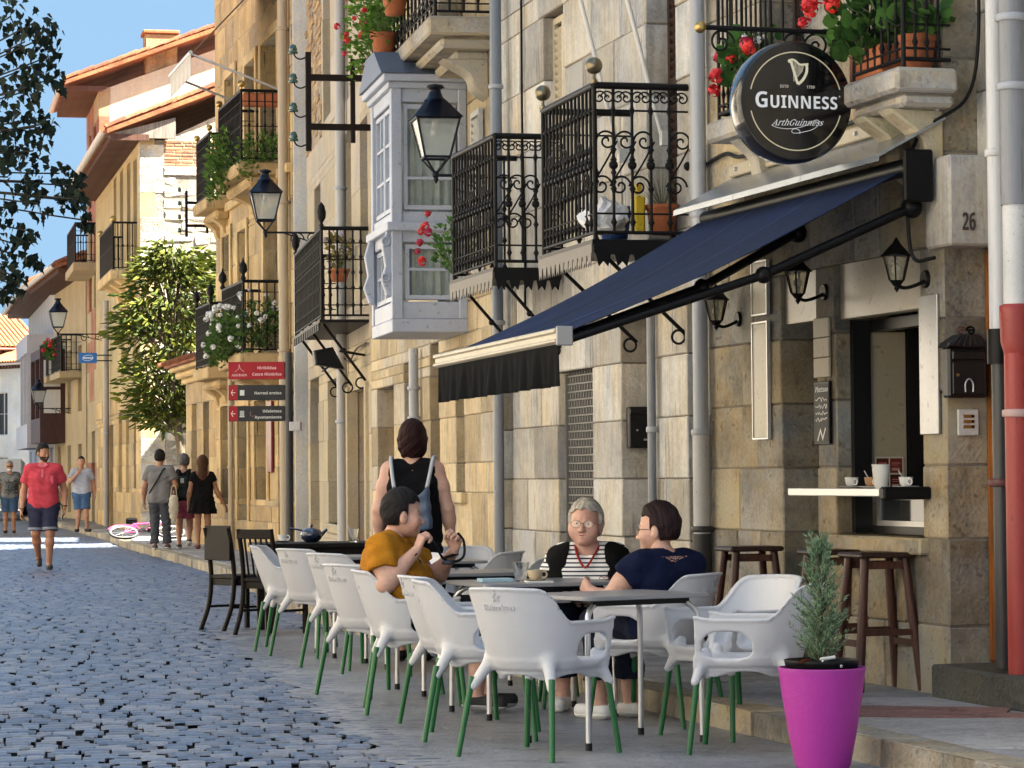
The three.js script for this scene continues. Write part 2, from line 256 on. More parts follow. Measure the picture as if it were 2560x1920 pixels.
{ // raised pavement with kerb stones and slabs
  const pv = thing('pavement', 'raised grey concrete pavement along the house fronts', 'pavement', V(0, 0, 0)); pv.userData.kind = 'structure';
  mesh('pavement_bed', stripGeo(zrange(2, 140, 1), (z) => kerbX(z) + 0.1, (z) => faceX(z) + 2.5, 0.104), M.mortar, pv);
  const slabM = [[0.32, 0.315, 0.33], [0.36, 0.35, 0.35], [0.29, 0.29, 0.305]].map((c) => concMat(c, { roughness: 0.7, bumpScale: 0.008 })), kM = [[0.36, 0.32, 0.25], [0.30, 0.27, 0.22], [0.42, 0.37, 0.29]].map((c) => stoneMat(c, { bumpScale: 0.02 })), r = rng(31);
  const prism = (z0, z1, xa, xb, y0, y1) => {
    const p = [xa(z0), -z0, xb(z0), -z0, xb(z1), -z1, xa(z1), -z1], b = 0.008, cx = (p[0] + p[2] + p[4] + p[6]) / 4, cz = (p[1] + p[3] + p[5] + p[7]) / 4, pos = [];
    const pt = (i, y, k) => { const x = p[i * 2], z = p[i * 2 + 1]; return [x + Math.sign(cx - x) * k, y, z + Math.sign(cz - z) * k]; };
    const q = (a, b2, c, d) => pos.push(...a, ...b2, ...c, ...a, ...c, ...d);
    for (let i = 0; i < 4; i++) { const j = (i + 1) % 4; q(pt(i, y0, 0), pt(j, y0, 0), pt(j, y1 - b, 0), pt(i, y1 - b, 0)); q(pt(i, y1 - b, 0), pt(j, y1 - b, 0), pt(j, y1, b), pt(i, y1, b)); }
    q(pt(0, y1, b), pt(1, y1, b), pt(2, y1, b), pt(3, y1, b));
    const g = new THREE.BufferGeometry(); g.setAttribute('position', new THREE.Float32BufferAttribute(pos, 3)); g.computeVertexNormals(); return metreUV(g, r() * 3, r() * 3);
  };
  for (let z = 5; z < 112;) { const l = (0.55 + r() * 0.45) * (z > 60 ? 2 : 1), dy = (r() - 0.5) * 0.012, dx = (r() - 0.5) * 0.02; mesh('kerb_stone', prism(z, z + l - 0.012, (s) => kerbX(s) + dx, (s) => kerbX(s) + 0.20 + dx, -0.03, 0.122 + dy), kM[Math.floor(r() * 3)], pv); z += l; }
  for (const [x, z, w] of [[2.02, 14.05, 0.9], [2.12, 13.7, 0.9]]) { const m = mesh('brick_strip', cbx(-w / 2, w / 2, 0.11, 0.127, -0.13, 0.13, 0.004), concMat([0.24, 0.12, 0.10]), pv); m.position.set(x, 0, -z); m.rotation.y = -0.25; }
  for (let z = 5; z < 66;) { const l = 1.1 + r() * 0.5; mesh('paving_slab', prism(z, z + l - 0.012, (s) => kerbX(s) + 0.23, (s) => Math.max(faceX(s), kerbX(s) + 0.5) + 0.6, 0.02, 0.12 + (r() - 0.5) * 0.006), slabM[Math.floor(r() * 3)], pv); z += l; }
}
// ---------------------------------------------------------------- buildings: local x runs along the front towards the camera, y up, z out into the street
function bld(name, label, far, near, group) {
  const dx = near[0] - far[0], dz = -(near[1] - far[1]), L = Math.hypot(dx, dz), g = thing(name, label, 'building', W3(far[0], far[1]), Math.atan2(-dz / L, dx / L), group);
  g.L = L; return g;
}
function ashlar(parent, o) {
  const { x0, x1, y0, y1, open = [], ch = 0.4, bw = 0.6, d = 0.34, z = 0, mats, mortar = M.mortar, gap = 0.006, rough = 0.006, seed = 1, name = 'stone_block', chamfer = 0.008, wild = 0 } = o;
  const r = rng(seed * 7919 + 5), ys = [y0, y1]; for (const p of open) for (const y of [p[2], p[3]]) if (y > y0 + 0.02 && y < y1 - 0.02 && !ys.some((k) => Math.abs(k - y) < 0.02)) ys.push(y);
  ys.sort((a, b) => a - b); const lines = [];
  for (let i = 0; i < ys.length - 1; i++) { const n = Math.max(1, Math.round((ys[i + 1] - ys[i]) / ch)); for (let k = 0; k < n; k++) lines.push(ys[i] + (ys[i + 1] - ys[i]) * k / n); } lines.push(y1);
  const back = [];
  for (let i = 0; i < lines.length - 1; i++) {
    const a = lines[i], b = lines[i + 1], m = (a + b) / 2; let iv = [[x0, x1]];
    for (const p of open) if (m > p[2] && m < p[3]) iv = iv.flatMap(([s, e]) => (p[1] <= s || p[0] >= e ? [[s, e]] : [[s, p[0]], [p[1], e]].filter(([u, v]) => v - u > 0.03)));
    for (const [s, e] of iv) {
      back.push(bx(s + 0.004, e - 0.004, a, b, z - d + 0.012, z - 0.012));
      const n = Math.max(1, Math.round((e - s) / (bw * (0.8 + r() * 0.4)))); const cut = [s]; for (let k = 1; k < n; k++) cut.push(s + (e - s) * (k + (r() - 0.5) * 0.5 + (i % 2 ? 0.2 : -0.2)) / n); cut.push(e);
      for (let k = 0; k < n; k++) {
        const e0 = s === cut[k] ? 0 : gap / 2, e1 = e === cut[k + 1] ? 0 : gap / 2, w1 = wild * (r() - 0.5), w2 = wild * (r() - 0.5);
        const g = cbx(cut[k] + e0, cut[k + 1] - e1, a + gap / 2 + (wild ? Math.abs(w1) : 0), b - gap / 2 - (wild ? Math.abs(w2) : 0), z - d, z + (r() - 0.5) * rough * 2, chamfer, r() * 5, r() * 5);
        if (wild) { const p = g.attributes.position; const key = {}; for (let q = 0; q < p.count; q++) { const h = p.getX(q).toFixed(3) + p.getY(q).toFixed(3) + p.getZ(q).toFixed(2); key[h] ??= [(r() - 0.5) * wild, (r() - 0.5) * wild, (r() - 0.5) * wild * 0.4]; p.setXYZ(q, p.getX(q) + key[h][0], p.getY(q) + key[h][1], p.getZ(q) + (p.getZ(q) > z - d / 2 ? key[h][2] : 0)); } g.computeVertexNormals(); }
        mesh(name, g, mats[Math.floor(r() * mats.length)], parent);
      }
    }
  }
  return mesh('mortar', merge(back), mortar, parent);
}
// closed body behind the front
function core(g, h, depth, o = {}) {
  const L = g.L, m = o.mat ?? plasterMat([0.4, 0.36, 0.3]), x0 = o.x0 ?? 0, x1 = o.x1 ?? L;
  mesh('rear_wall', merge([bx(x0 + 0.012, x1 - 0.012, -0.05, h, -depth, -1.0), bx(x0 + 0.012, x0 + 0.2, -0.05, h, -1.0, -0.35), bx(x1 - 0.2, x1 - 0.012, -0.05, h, -1.0, -0.35), bx(x0 + 0.2, x1 - 0.2, h - 0.25, h, -1.0, -0.345), bx(x0 + 0.2, x1 - 0.2, 2.62, 2.8, -1.0, -0.345)]), m, g);
}
function windowUnit(g, x0, x1, y0, y1, o = {}) {
  const { z = -0.22, t = 0.05, mul = 1, bars = 2, mat: fm = M.white, glass = M.glass, name = 'window' } = o, w = x1 - x0, parts = [];
  parts.push(bx(x0, x0 + t, y0, y1, z - 0.05, z), bx(x1 - t, x1, y0, y1, z - 0.05, z), bx(x0 + t, x1 - t, y0, y0 + t, z - 0.05, z), bx(x0 + t, x1 - t, y1 - t, y1, z - 0.05, z));
  for (let i = 1; i <= mul; i++) { const x = x0 + w * i / (mul + 1); parts.push(bx(x - t * 0.6, x + t * 0.6, y0 + t, y1 - t, z - 0.045, z + 0.003)); }
  for (let i = 1; i <= bars; i++) { const y = y0 + (y1 - y0) * i / (bars + 1); parts.push(bx(x0 + t, x1 - t, y - 0.012, y + 0.012, z - 0.04, z - 0.003)); }
  const f = mesh(name, merge(parts), fm, g);
  for (let i = 0; i <= mul; i++) for (let j = 0; j <= bars; j++) { const a = x0 + t + (w - 2 * t) * i / (mul + 1), b = x0 + t + (w - 2 * t) * (i + 1) / (mul + 1), c = y0 + t + (y1 - y0 - 2 * t) * j / (bars + 1), d = y0 + t + (y1 - y0 - 2 * t) * (j + 1) / (bars + 1); mesh('pane', bx(a + 0.004, b - 0.004, c + 0.004, d - 0.004, z - 0.028, z - 0.022), glass, f); }
  return f;
}
function louvre(g, x0, x1, y0, y1, z, fm, name = 'shutter', rotY = 0) {
  const t = 0.05, H = y1 - y0, n = Math.floor((H - 2 * t) / 0.062), m = mesh(name, merge([bx(x0, x0 + t, y0, y1, z, z + 0.035), bx(x1 - t, x1, y0, y1, z, z + 0.035), bx(x0 + t, x1 - t, y0, y0 + t, z, z + 0.035), bx(x0 + t, x1 - t, y1 - t, y1, z, z + 0.035), bx(x0 + t, x1 - t, y0 + H * 0.48, y0 + H * 0.52, z, z + 0.034)]), fm, g);
  const s = new THREE.BoxGeometry(x1 - x0 - 2 * t, 0.062, 0.009).rotateX(0.7);
  for (let i = 0; i < n; i++) { const y = y0 + t + 0.035 + i * 0.062; if (Math.abs(y - (y0 + H / 2)) < H * 0.03) continue; mesh('slat', s, fm, m).position.set((x0 + x1) / 2, y, z + 0.018); }
  return m;
}
function doorLeaf(g, x0, x1, y0, y1, z, m, o = {}) {
  const d = mesh(o.name ?? 'door', bx(x0, x1, y0, y1, z - 0.05, z), m, g), w = x1 - x0, h = y1 - y0;
  for (const [a, b] of o.panels ?? [[0.06, 0.44], [0.5, 0.94]]) mesh('door_panel', cbx(x0 + w * 0.15, x1 - w * 0.15, y0 + h * a, y0 + h * b, z, z + 0.018, 0.012), o.panelMat ?? m, d);
  mesh('handle', ball(x1 - w * 0.08, y0 + h * 0.48, z + 0.03, 0.02, 8), M.brass, d); return d;
}
// a turned iron bar with beads
const barGeo = (h, r, beads, bead = 2.1) => { const p = [[r, 0]]; for (const b of beads) p.push([r, b * h - 0.03], [r * 1.5, b * h - 0.012], [r * bead, b * h], [r * 1.5, b * h + 0.012], [r, b * h + 0.03]); p.push([r, h]); return lathe(p, 6); };
// flat iron scroll of a balcony side, in the xy plane
const scrollGeo = (s, t) => { const pts = []; for (let i = 0; i <= 26; i++) { const a = i / 26 * Math.PI * 3.1, r = s * (0.12 + 0.88 * (1 - i / 26)) * 0.5; pts.push(V(Math.cos(a) * r, Math.sin(a) * r, 0)); } return tube(pts, t, 30, 5); };
function balcony(g, o) {
  const { x0, x1, d, y, rail = 1.05, n = 12, ns = 5, r = 0.011, beads = [0.12, 0.36, 0.62, 0.86], slab = 0.12, slabMat, label, mat: im = M.iron, floor = true } = o, yt = y + rail;
  const hr = (a, b, c, s = 0.02) => { const v = V().subVectors(b, a).length(); return rod(a, b, s, s, 6); };
  const P = [V(x0, 0, 0), V(x0, 0, d), V(x1, 0, d), V(x1, 0, 0)], at = (p, yy) => V(p.x, yy, p.z);
  const fr = []; for (const [yy, s] of [[yt, 0.024], [y + 0.05, 0.012], ...(o.mids ?? [0.2, 0.5, 0.8]).map((k) => [y + rail * k, 0.007])]) for (let i = 0; i < 3; i++) fr.push(rod(at(P[i], yy), at(P[i + 1], yy), s, s, 6));
  for (const i of [1, 2]) fr.push(rod(at(P[i], y - 0.02), at(P[i], yt + 0.02), r * 1.5, r * 1.5, 8));
  const b = mesh('balcony', merge(fr), im, g); if (label) b.userData.label = label;
  const bg = barGeo(rail - 0.06, r, beads, o.bead ?? 2.1);
  for (let i = 1; i < n; i++) mesh('baluster', bg, im, b).position.set(lerp(x0, x1, i / n), y + 0.05, d);
  for (const x of [x0, x1]) for (let i = 1; i < ns; i++) mesh('baluster', bg, im, b).position.set(x, y + 0.05, d * i / ns);
  if (floor) { if (slabMat) mesh('slab', cbx(x0 - 0.06, x1 + 0.06, y - slab, y, -0.02, d + 0.07, 0.02), slabMat, b); else mesh('slab', merge([bx(x0 - 0.03, x1 + 0.03, y - 0.035, y, -0.02, d + 0.03)]), im, b); }
  if (o.finial) for (const z of [d]) for (const x of [x0, x1]) mesh('finial', o.finial(), o.finialMat ?? M.brass, b).position.set(x, yt, z);
  return b;
}
const tileGeo = (l, r) => { const g = new THREE.CylinderGeometry(r, r * 0.85, l, 8, 1, true, -Math.PI / 2, Math.PI); return g; }; // axis y, bulge +z
const PAL = {
  pub: [[0.36, 0.305, 0.22], [0.25, 0.22, 0.175], [0.43, 0.36, 0.25], [0.31, 0.285, 0.24], [0.41, 0.375, 0.32]].map((c) => stoneMat(c)),
  grey: [[0.50, 0.475, 0.43], [0.38, 0.36, 0.33], [0.57, 0.52, 0.44], [0.46, 0.45, 0.44], [0.62, 0.60, 0.56]].map((c) => streakMat(c)),
  gold: [[0.54, 0.43, 0.26], [0.44, 0.35, 0.22], [0.62, 0.50, 0.32], [0.50, 0.43, 0.33]].map((c) => streakMat(c)),
  tan: [[0.54, 0.38, 0.18], [0.46, 0.325, 0.16], [0.60, 0.43, 0.21], [0.42, 0.315, 0.18]].map((c) => streakMat(c)),
  white: [[0.66, 0.60, 0.50], [0.60, 0.54, 0.45], [0.70, 0.65, 0.56], [0.52, 0.46, 0.38]].map((c) => stoneMat(c, { bumpScale: 0.03 })),
};
const CREAM = plasterMat([0.50, 0.42, 0.29]), CREAM2 = plasterMat([0.56, 0.46, 0.30]), TAN = plasterMat([0.46, 0.35, 0.20]), BEIGE = plasterMat([0.52, 0.45, 0.35]);
const corbel = (w, h, d, m, parent, x, y) => { // scrolled stone bracket: profile in zy, extruded along x
  const p = []; for (let i = 0; i <= 14; i++) { const t = i / 14; p.push([d * (1 - t) ** 0.8 * (0.82 + 0.18 * Math.cos(t * 7)), h * (1 - t)]); } p.push([0, 0], [0, h]);
  const g = metreUV(poly(p.map(([a, b]) => [a, b - h]), w, 0.012).rotateY(-Math.PI / 2).translate(w, 0, 0)); const o = mesh('corbel', g, m, parent); o.position.set(x, y, 0); return o;
};
// ---- the bar: brown stone front with a door, a serving window and two balconies above
const pub = bld('bar_building', 'brown stone bar building under the dark blue awning', [1.294, 18.3], [2.307, 14.9]);
{
  const g = pub, L = g.L;
  ashlar(g, { x0: 0.0, x1: L, y0: 0.02, y1: 4.62, open: [[1.24, 1.8, 0.0, 2.52], [2.08, 3.25, 0.95, 2.53], [2.95, 3.45, 3.52, 4.62], [0.95, 1.65, 3.52, 4.62]], ch: 0.42, bw: 0.58, mats: PAL.pub, seed: 3, rough: 0.007 });
  mesh('upper_wall', bx(0, L, 4.62, 9.6, -0.34, 0), PAL.pub[0], g); core(g, 9.6, 11);
  const dr = mesh('door', merge([bx(1.24, 1.30, 0.1, 2.2, -0.34, -0.26), bx(1.74, 1.8, 0.1, 2.2, -0.34, -0.26), bx(1.3, 1.74, 2.12, 2.2, -0.34, -0.26)]), mat([0.02, 0.02, 0.02], 0.4), g);
  mesh('pane', bx(1.3, 1.74, 0.9, 2.12, -0.31, -0.30), M.glass, dr); mesh('door_panel', cbx(1.3, 1.74, 0.1, 0.9, -0.33, -0.29, 0.01), woodMat([0.06, 0.035, 0.02]), dr);
  const crm = paintMat([0.56, 0.48, 0.345], 0.32);
  mesh('transom_board', cbx(1.24, 1.8, 2.215, 2.52, -0.12, -0.03, 0.004), crm, g); mesh('transom_board', cbx(2.085, 3.245, 2.20, 2.53, -0.12, -0.03, 0.004), crm, g);
  const wf = mat([0.008, 0.008, 0.009], 0.4), w = mesh('serving_window', merge([bx(2.082, 2.13, 0.96, 2.195, -0.2, -0.09), bx(3.19, 3.248, 0.96, 2.195, -0.34, -0.24), bx(2.13, 3.19, 2.13, 2.195, -0.3, -0.2), bx(2.13, 3.19, 0.955, 1.0, -0.3, -0.2), bx(2.082, 2.12, 0.96, 2.195, -0.62, -0.44)]), wf, g);
  mesh('side_leaf', cbx(2.083, 2.10, 1.0, 2.13, -0.435, -0.205, 0.003), paintMat([0.62, 0.53, 0.37], 0.4), w).userData.label = 'cream folded window leaf';
  mesh('sash', merge([bx(2.14, 3.18, 1.0, 1.03, -0.25, -0.22), bx(2.14, 3.18, 1.15, 1.175, -0.25, -0.22), bx(3.14, 3.18, 1.03, 1.15, -0.25, -0.22), bx(2.14, 2.18, 1.03, 1.15, -0.25, -0.22)]), M.alu, w); mesh('pane', bx(2.18, 3.14, 1.03, 1.15, -0.238, -0.232), M.glass, w);
  mesh('sill', cbx(2.0, 3.30, 0.86, 0.95, -0.33, 0.05, 0.012), PAL.pub[2], g);
  mesh('side_panel', cbx(3.27, 3.50, 1.51, 2.26, 0.004, 0.022, 0.003), mat([0.42, 0.42, 0.43], 0.3, { metalness: 0.7, map: T.paint }), g).userData.label = 'brushed metal board beside the serving window';
  // near balcony with its stone slab
  const sm = stoneMat([0.40, 0.37, 0.33]);
  const b = balcony(g, { x0: 3.02, x1: 3.66, d: 0.27, y: 3.44, rail: 0.98, n: 7, ns: 4, r: 0.009, slab: 0.13, slabMat: sm, mids: [0.11, 0.24, 0.5], beads: [0.1, 0.25], label: 'short iron balcony crowded with geraniums' });
  mesh('moulding', cbx(3.01, 3.67, 3.24, 3.31, -0.02, 0.28, 0.02), sm, b);
  for (const x of [3.05, 3.40]) corbel(0.17, 0.36, 0.31, PAL.pub[2], b, x, 3.24);
  mesh('floor_edge', bx(3.03, 3.63, 3.309, 3.315, 0, 0.25), sm, b);
  const b2 = balcony(g, { x0: 0.85, x1: 1.72, d: 0.24, y: 3.5, rail: 1.0, n: 11, ns: 3, r: 0.008, slab: 0.13, slabMat: sm, mids: [0.1, 0.24], beads: [0.12, 0.3], label: 'iron balcony with red geraniums behind the round sign' });
  corbel(0.14, 0.3, 0.22, sm, b2, 0.95, 3.38); corbel(0.14, 0.3, 0.22, sm, b2, 1.5, 3.38);
  for (const [a, c] of [[2.95, 3.45], [0.95, 1.65]]) windowUnit(g, a, c, 3.52, 5.3, { mat: woodMat([0.10, 0.05, 0.03]), mul: 1, bars: 2 });
}
// ---- next house on the right, set back, with the orange door
const nextHouse = bld('neighbour_house', 'house with an orange wooden door at the right edge', [2.50, 14.96], [4.6, 8.0]);
{
  const g = nextHouse, L = g.L;
  ashlar(g, { x0: 0, x1: 2.4, y0: 0.02, y1: 4.6, open: [[0.0, 1.0, 0.0, 2.5]], ch: 0.45, bw: 0.6, mats: PAL.grey, seed: 5 });
  mesh('upper_wall', merge([bx(2.4, L, 0, 9, -0.34, 0), bx(0, 2.4, 4.6, 9, -0.34, 0)]), PAL.grey[0], g); core(g, 9, 10);
  const om = woodMat([0.36, 0.11, 0.016], 0.45), d = mesh('door', bx(0.0, 1.0, 0.29, 2.5, -0.2, -0.05), om, g);
  for (let i = 0; i < 4; i++) mesh('plank', cbx(0.01 + i * 0.25, 0.245 + i * 0.25, 0.3, 2.49, -0.05, -0.03, 0.008, i), om, d);
  mesh('step', cbx(-0.02, 1.15, 0.1, 0.29, -0.2, 0.30, 0.015), stoneMat([0.07, 0.07, 0.06], { roughness: 0.6 }), g).userData.label = 'dark worn stone doorstep';
  mesh('number_stone', cbx(-0.10, 0.20, 2.50, 2.98, -0.1, 0.26, 0.012), streakMat([0.42, 0.40, 0.38]), g).userData.label = 'pale stone lintel block numbered 26';
  const tg = new TextGeometry('26', { font: FONT, size: 0.085, depth: 0.004, curveSegments: 4 }).scale(0.62, 1.1, 1); tg.computeBoundingBox();
  const tm = mesh('house_number', tg, mat([0.05, 0.035, 0.03], 0.6), g); tm.rotation.y = Math.PI / 2; tm.position.set(0.202, 2.58, 0.19);
}
// ---- grey stone house with two ironwork balconies
const greyHouse = bld('grey_stone_house', 'grey streaked stone house with two ornate iron balconies', [-0.12, 24.03], [1.294, 18.3]);
{
  const g = greyHouse, L = g.L;
  ashlar(g, { x0: 0, x1: L, y0: 0.02, y1: 5.2, open: [[0.06, 0.5, 0, 2.12], [2.0, 3.05, 0, 2.12], [3.82, 4.5, 0, 2.46], [5.42, 5.86, 0, 2.46], [1.62, 2.28, 2.96, 5.0], [4.5, 5.22, 2.9, 5.2]], ch: 0.46, bw: 0.66, mats: PAL.grey, seed: 11, rough: 0.008 });
  mesh('upper_wall', bx(0, L, 5.2, 10.6, -0.34, 0), PAL.grey[0], g); core(g, 10.6, 11);
  const dk = mat([0.010, 0.009, 0.008], 0.6, { specularIntensity: 0.3 }), br = woodMat([0.05, 0.022, 0.014], 0.55);
  mesh('door', bx(0.06, 0.5, 0.02, 2.12, -0.3, -0.25), dk, g); mesh('door', bx(3.82, 4.5, 0.02, 2.46, -0.3, -0.26), br, g); mesh('door', bx(5.42, 5.86, 0.02, 2.46, -0.3, -0.2), dk, g);
  louvre(g, 1.62, 1.945, 2.98, 4.98, -0.12, M.cream); louvre(g, 1.955, 2.28, 2.98, 4.98, -0.12, M.cream);
  louvre(g, 4.5, 4.855, 2.92, 5.18, -0.2, br); louvre(g, 4.865, 5.22, 2.92, 5.18, -0.2, br);
  // rolling lattice shutter of the closed shop
  const grM = mat([0.17, 0.165, 0.155], 0.6, { specularIntensity: 0.4 }), gr = mesh('rolling_grille', merge([bx(2.0, 2.03, 0.05, 2.1, -0.1, -0.06), bx(3.02, 3.05, 0.05, 2.1, -0.1, -0.06)]), grM, g), strip = new THREE.BoxGeometry(0.98, 0.013, 0.012), link = new THREE.BoxGeometry(0.018, 0.044, 0.016);
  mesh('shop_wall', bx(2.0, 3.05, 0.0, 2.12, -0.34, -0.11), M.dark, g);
  const links = [];
  for (let j = 0; j < 33; j++) { mesh('grille_bar', strip, grM, gr).position.set(2.525, 0.1 + j * 0.062, -0.08); for (let i = 0; i < 12; i++) links.push(link.clone().translate(2.08 + i * 0.078 + (j % 2) * 0.039, 0.1 + j * 0.062 + 0.031, -0.08)); }
  mesh('grille_links', merge(links), grM, gr).userData.kind = 'stuff';
  const fin = () => merge([lathe([[0.008, 0], [0.03, 0.02], [0.012, 0.05], [0.012, 0.075]], 10), ball(0, 0.13, 0, 0.058, 14)]), finM = mat([0.20, 0.17, 0.11], 0.3, { metalness: 0.9 });
  const ornate = (x0, x1, d, y, lab, f) => {
    const b = balcony(g, { x0, x1, d, y, rail: 1.03, n: 14, ns: 5, r: 0.0105, beads: [0.07, 0.3, 0.5, 0.57, 0.84], bead: 2.3, mids: [0.17, 0.84], label: lab, finial: f, finialMat: finM });
    // scroll work between the bars, front and near side
    const s1 = scrollGeo(0.095, 0.006), s2 = scrollGeo(0.15, 0.0075);
    const put = (geo, x, yy, z, ry, flip) => { const m = mesh('scroll', geo, M.iron, b); m.position.set(x, yy, z); m.rotation.y = ry; if (flip) m.scale.x = -1; };
    for (const [w, ry, ox] of [[d, -Math.PI / 2, x1]]) for (let i = 0; i < 5; i++) { const z = (i + 0.5) / 5 * d; put(s1, ox, y + 0.95, z - 0.028, ry); put(s1, ox, y + 0.95, z + 0.028, ry, true); if (i % 2 === 0 || i === 3) { put(s2, ox, y + 0.66, z - 0.02, ry); put(s2, ox, y + 0.36, z + 0.02, ry, true); mesh('stem', tube([V(ox, y + 0.66, z - 0.09), V(ox, y + 0.5, z), V(ox, y + 0.36, z + 0.09)], 0.007, 10, 5), M.iron, b); } mesh('rosette', ball(ox, y + 0.5, i / 5 * d + 0.001, 0.032, 8), M.iron, b); }
    for (let i = 0; i < 13; i++) { const x = lerp(x0, x1, (i + 1) / 14); mesh('rosette', ball(x, y + 0.5, d, 0.026, 6), M.iron, b); if (i % 4 === 1) put(s2, x, y + 0.62, d + 0.004, 0); else if (i % 4 === 3) put(s2, x, y + 0.40, d + 0.004, 0, true); }
    // toothed iron fringe below the floor
    const fr = (len, n) => { const p = [[0, 0], [0, -0.05]]; for (let i = 0; i < n; i++) { const a = i / n * len, w = len / n; p.push([a + w * 0.1, -0.07], [a + w * 0.25, -0.15], [a + w * 0.5, -0.115], [a + w * 0.75, -0.15], [a + w * 0.9, -0.07]); } p.push([len, -0.05], [len, 0]); return poly(p, 0.006); };
    const fm = paintMat([0.10, 0.085, 0.07], 0.5);  // street-side fringe lighter than the iron: warm bounced light put into its colour
    mesh('fringe', fr(x1 - x0 + 0.06, 12), fm, b).position.set(x0 - 0.03, y - 0.03, d + 0.03);
    const sd = mesh('fringe', fr(d, 5), M.iron, b); sd.rotation.y = Math.PI / 2; sd.position.set(x1 + 0.03, y - 0.03, d + 0.02);
    for (const x of [x0 + 0.1, x1 - 0.1]) mesh('strut', merge([rod(V(x, y - 0.03, d - 0.02), V(x, y - 0.62, 0.0), 0.014), torus(0.045, 0.009, 16, 5).rotateY(Math.PI / 2).translate(x, y - 0.64, 0.05), ball(x, y - 0.35, d * 0.46, 0.026, 8)]), M.iron, b);
    return b;
  };
  ornate(4.12, 5.48, 0.65, 2.87, 'nearer ornate iron balcony with brass balls and stored clutter', fin);
  ornate(0.72, 2.2, 0.54, 2.93, 'farther ornate iron balcony beside the pale bay window');
  // the two pale arms of a drawn-up balcony blind above
  for (const x of [4.0, 5.05]) mesh('blind_arm', merge([rod(V(x, 3.62, 0.05), V(x - 0.1, 5.2, 0.42), 0.017), bx(x - 0.03, x + 0.03, 3.56, 3.66, 0, 0.06)]), M.white, g);
}
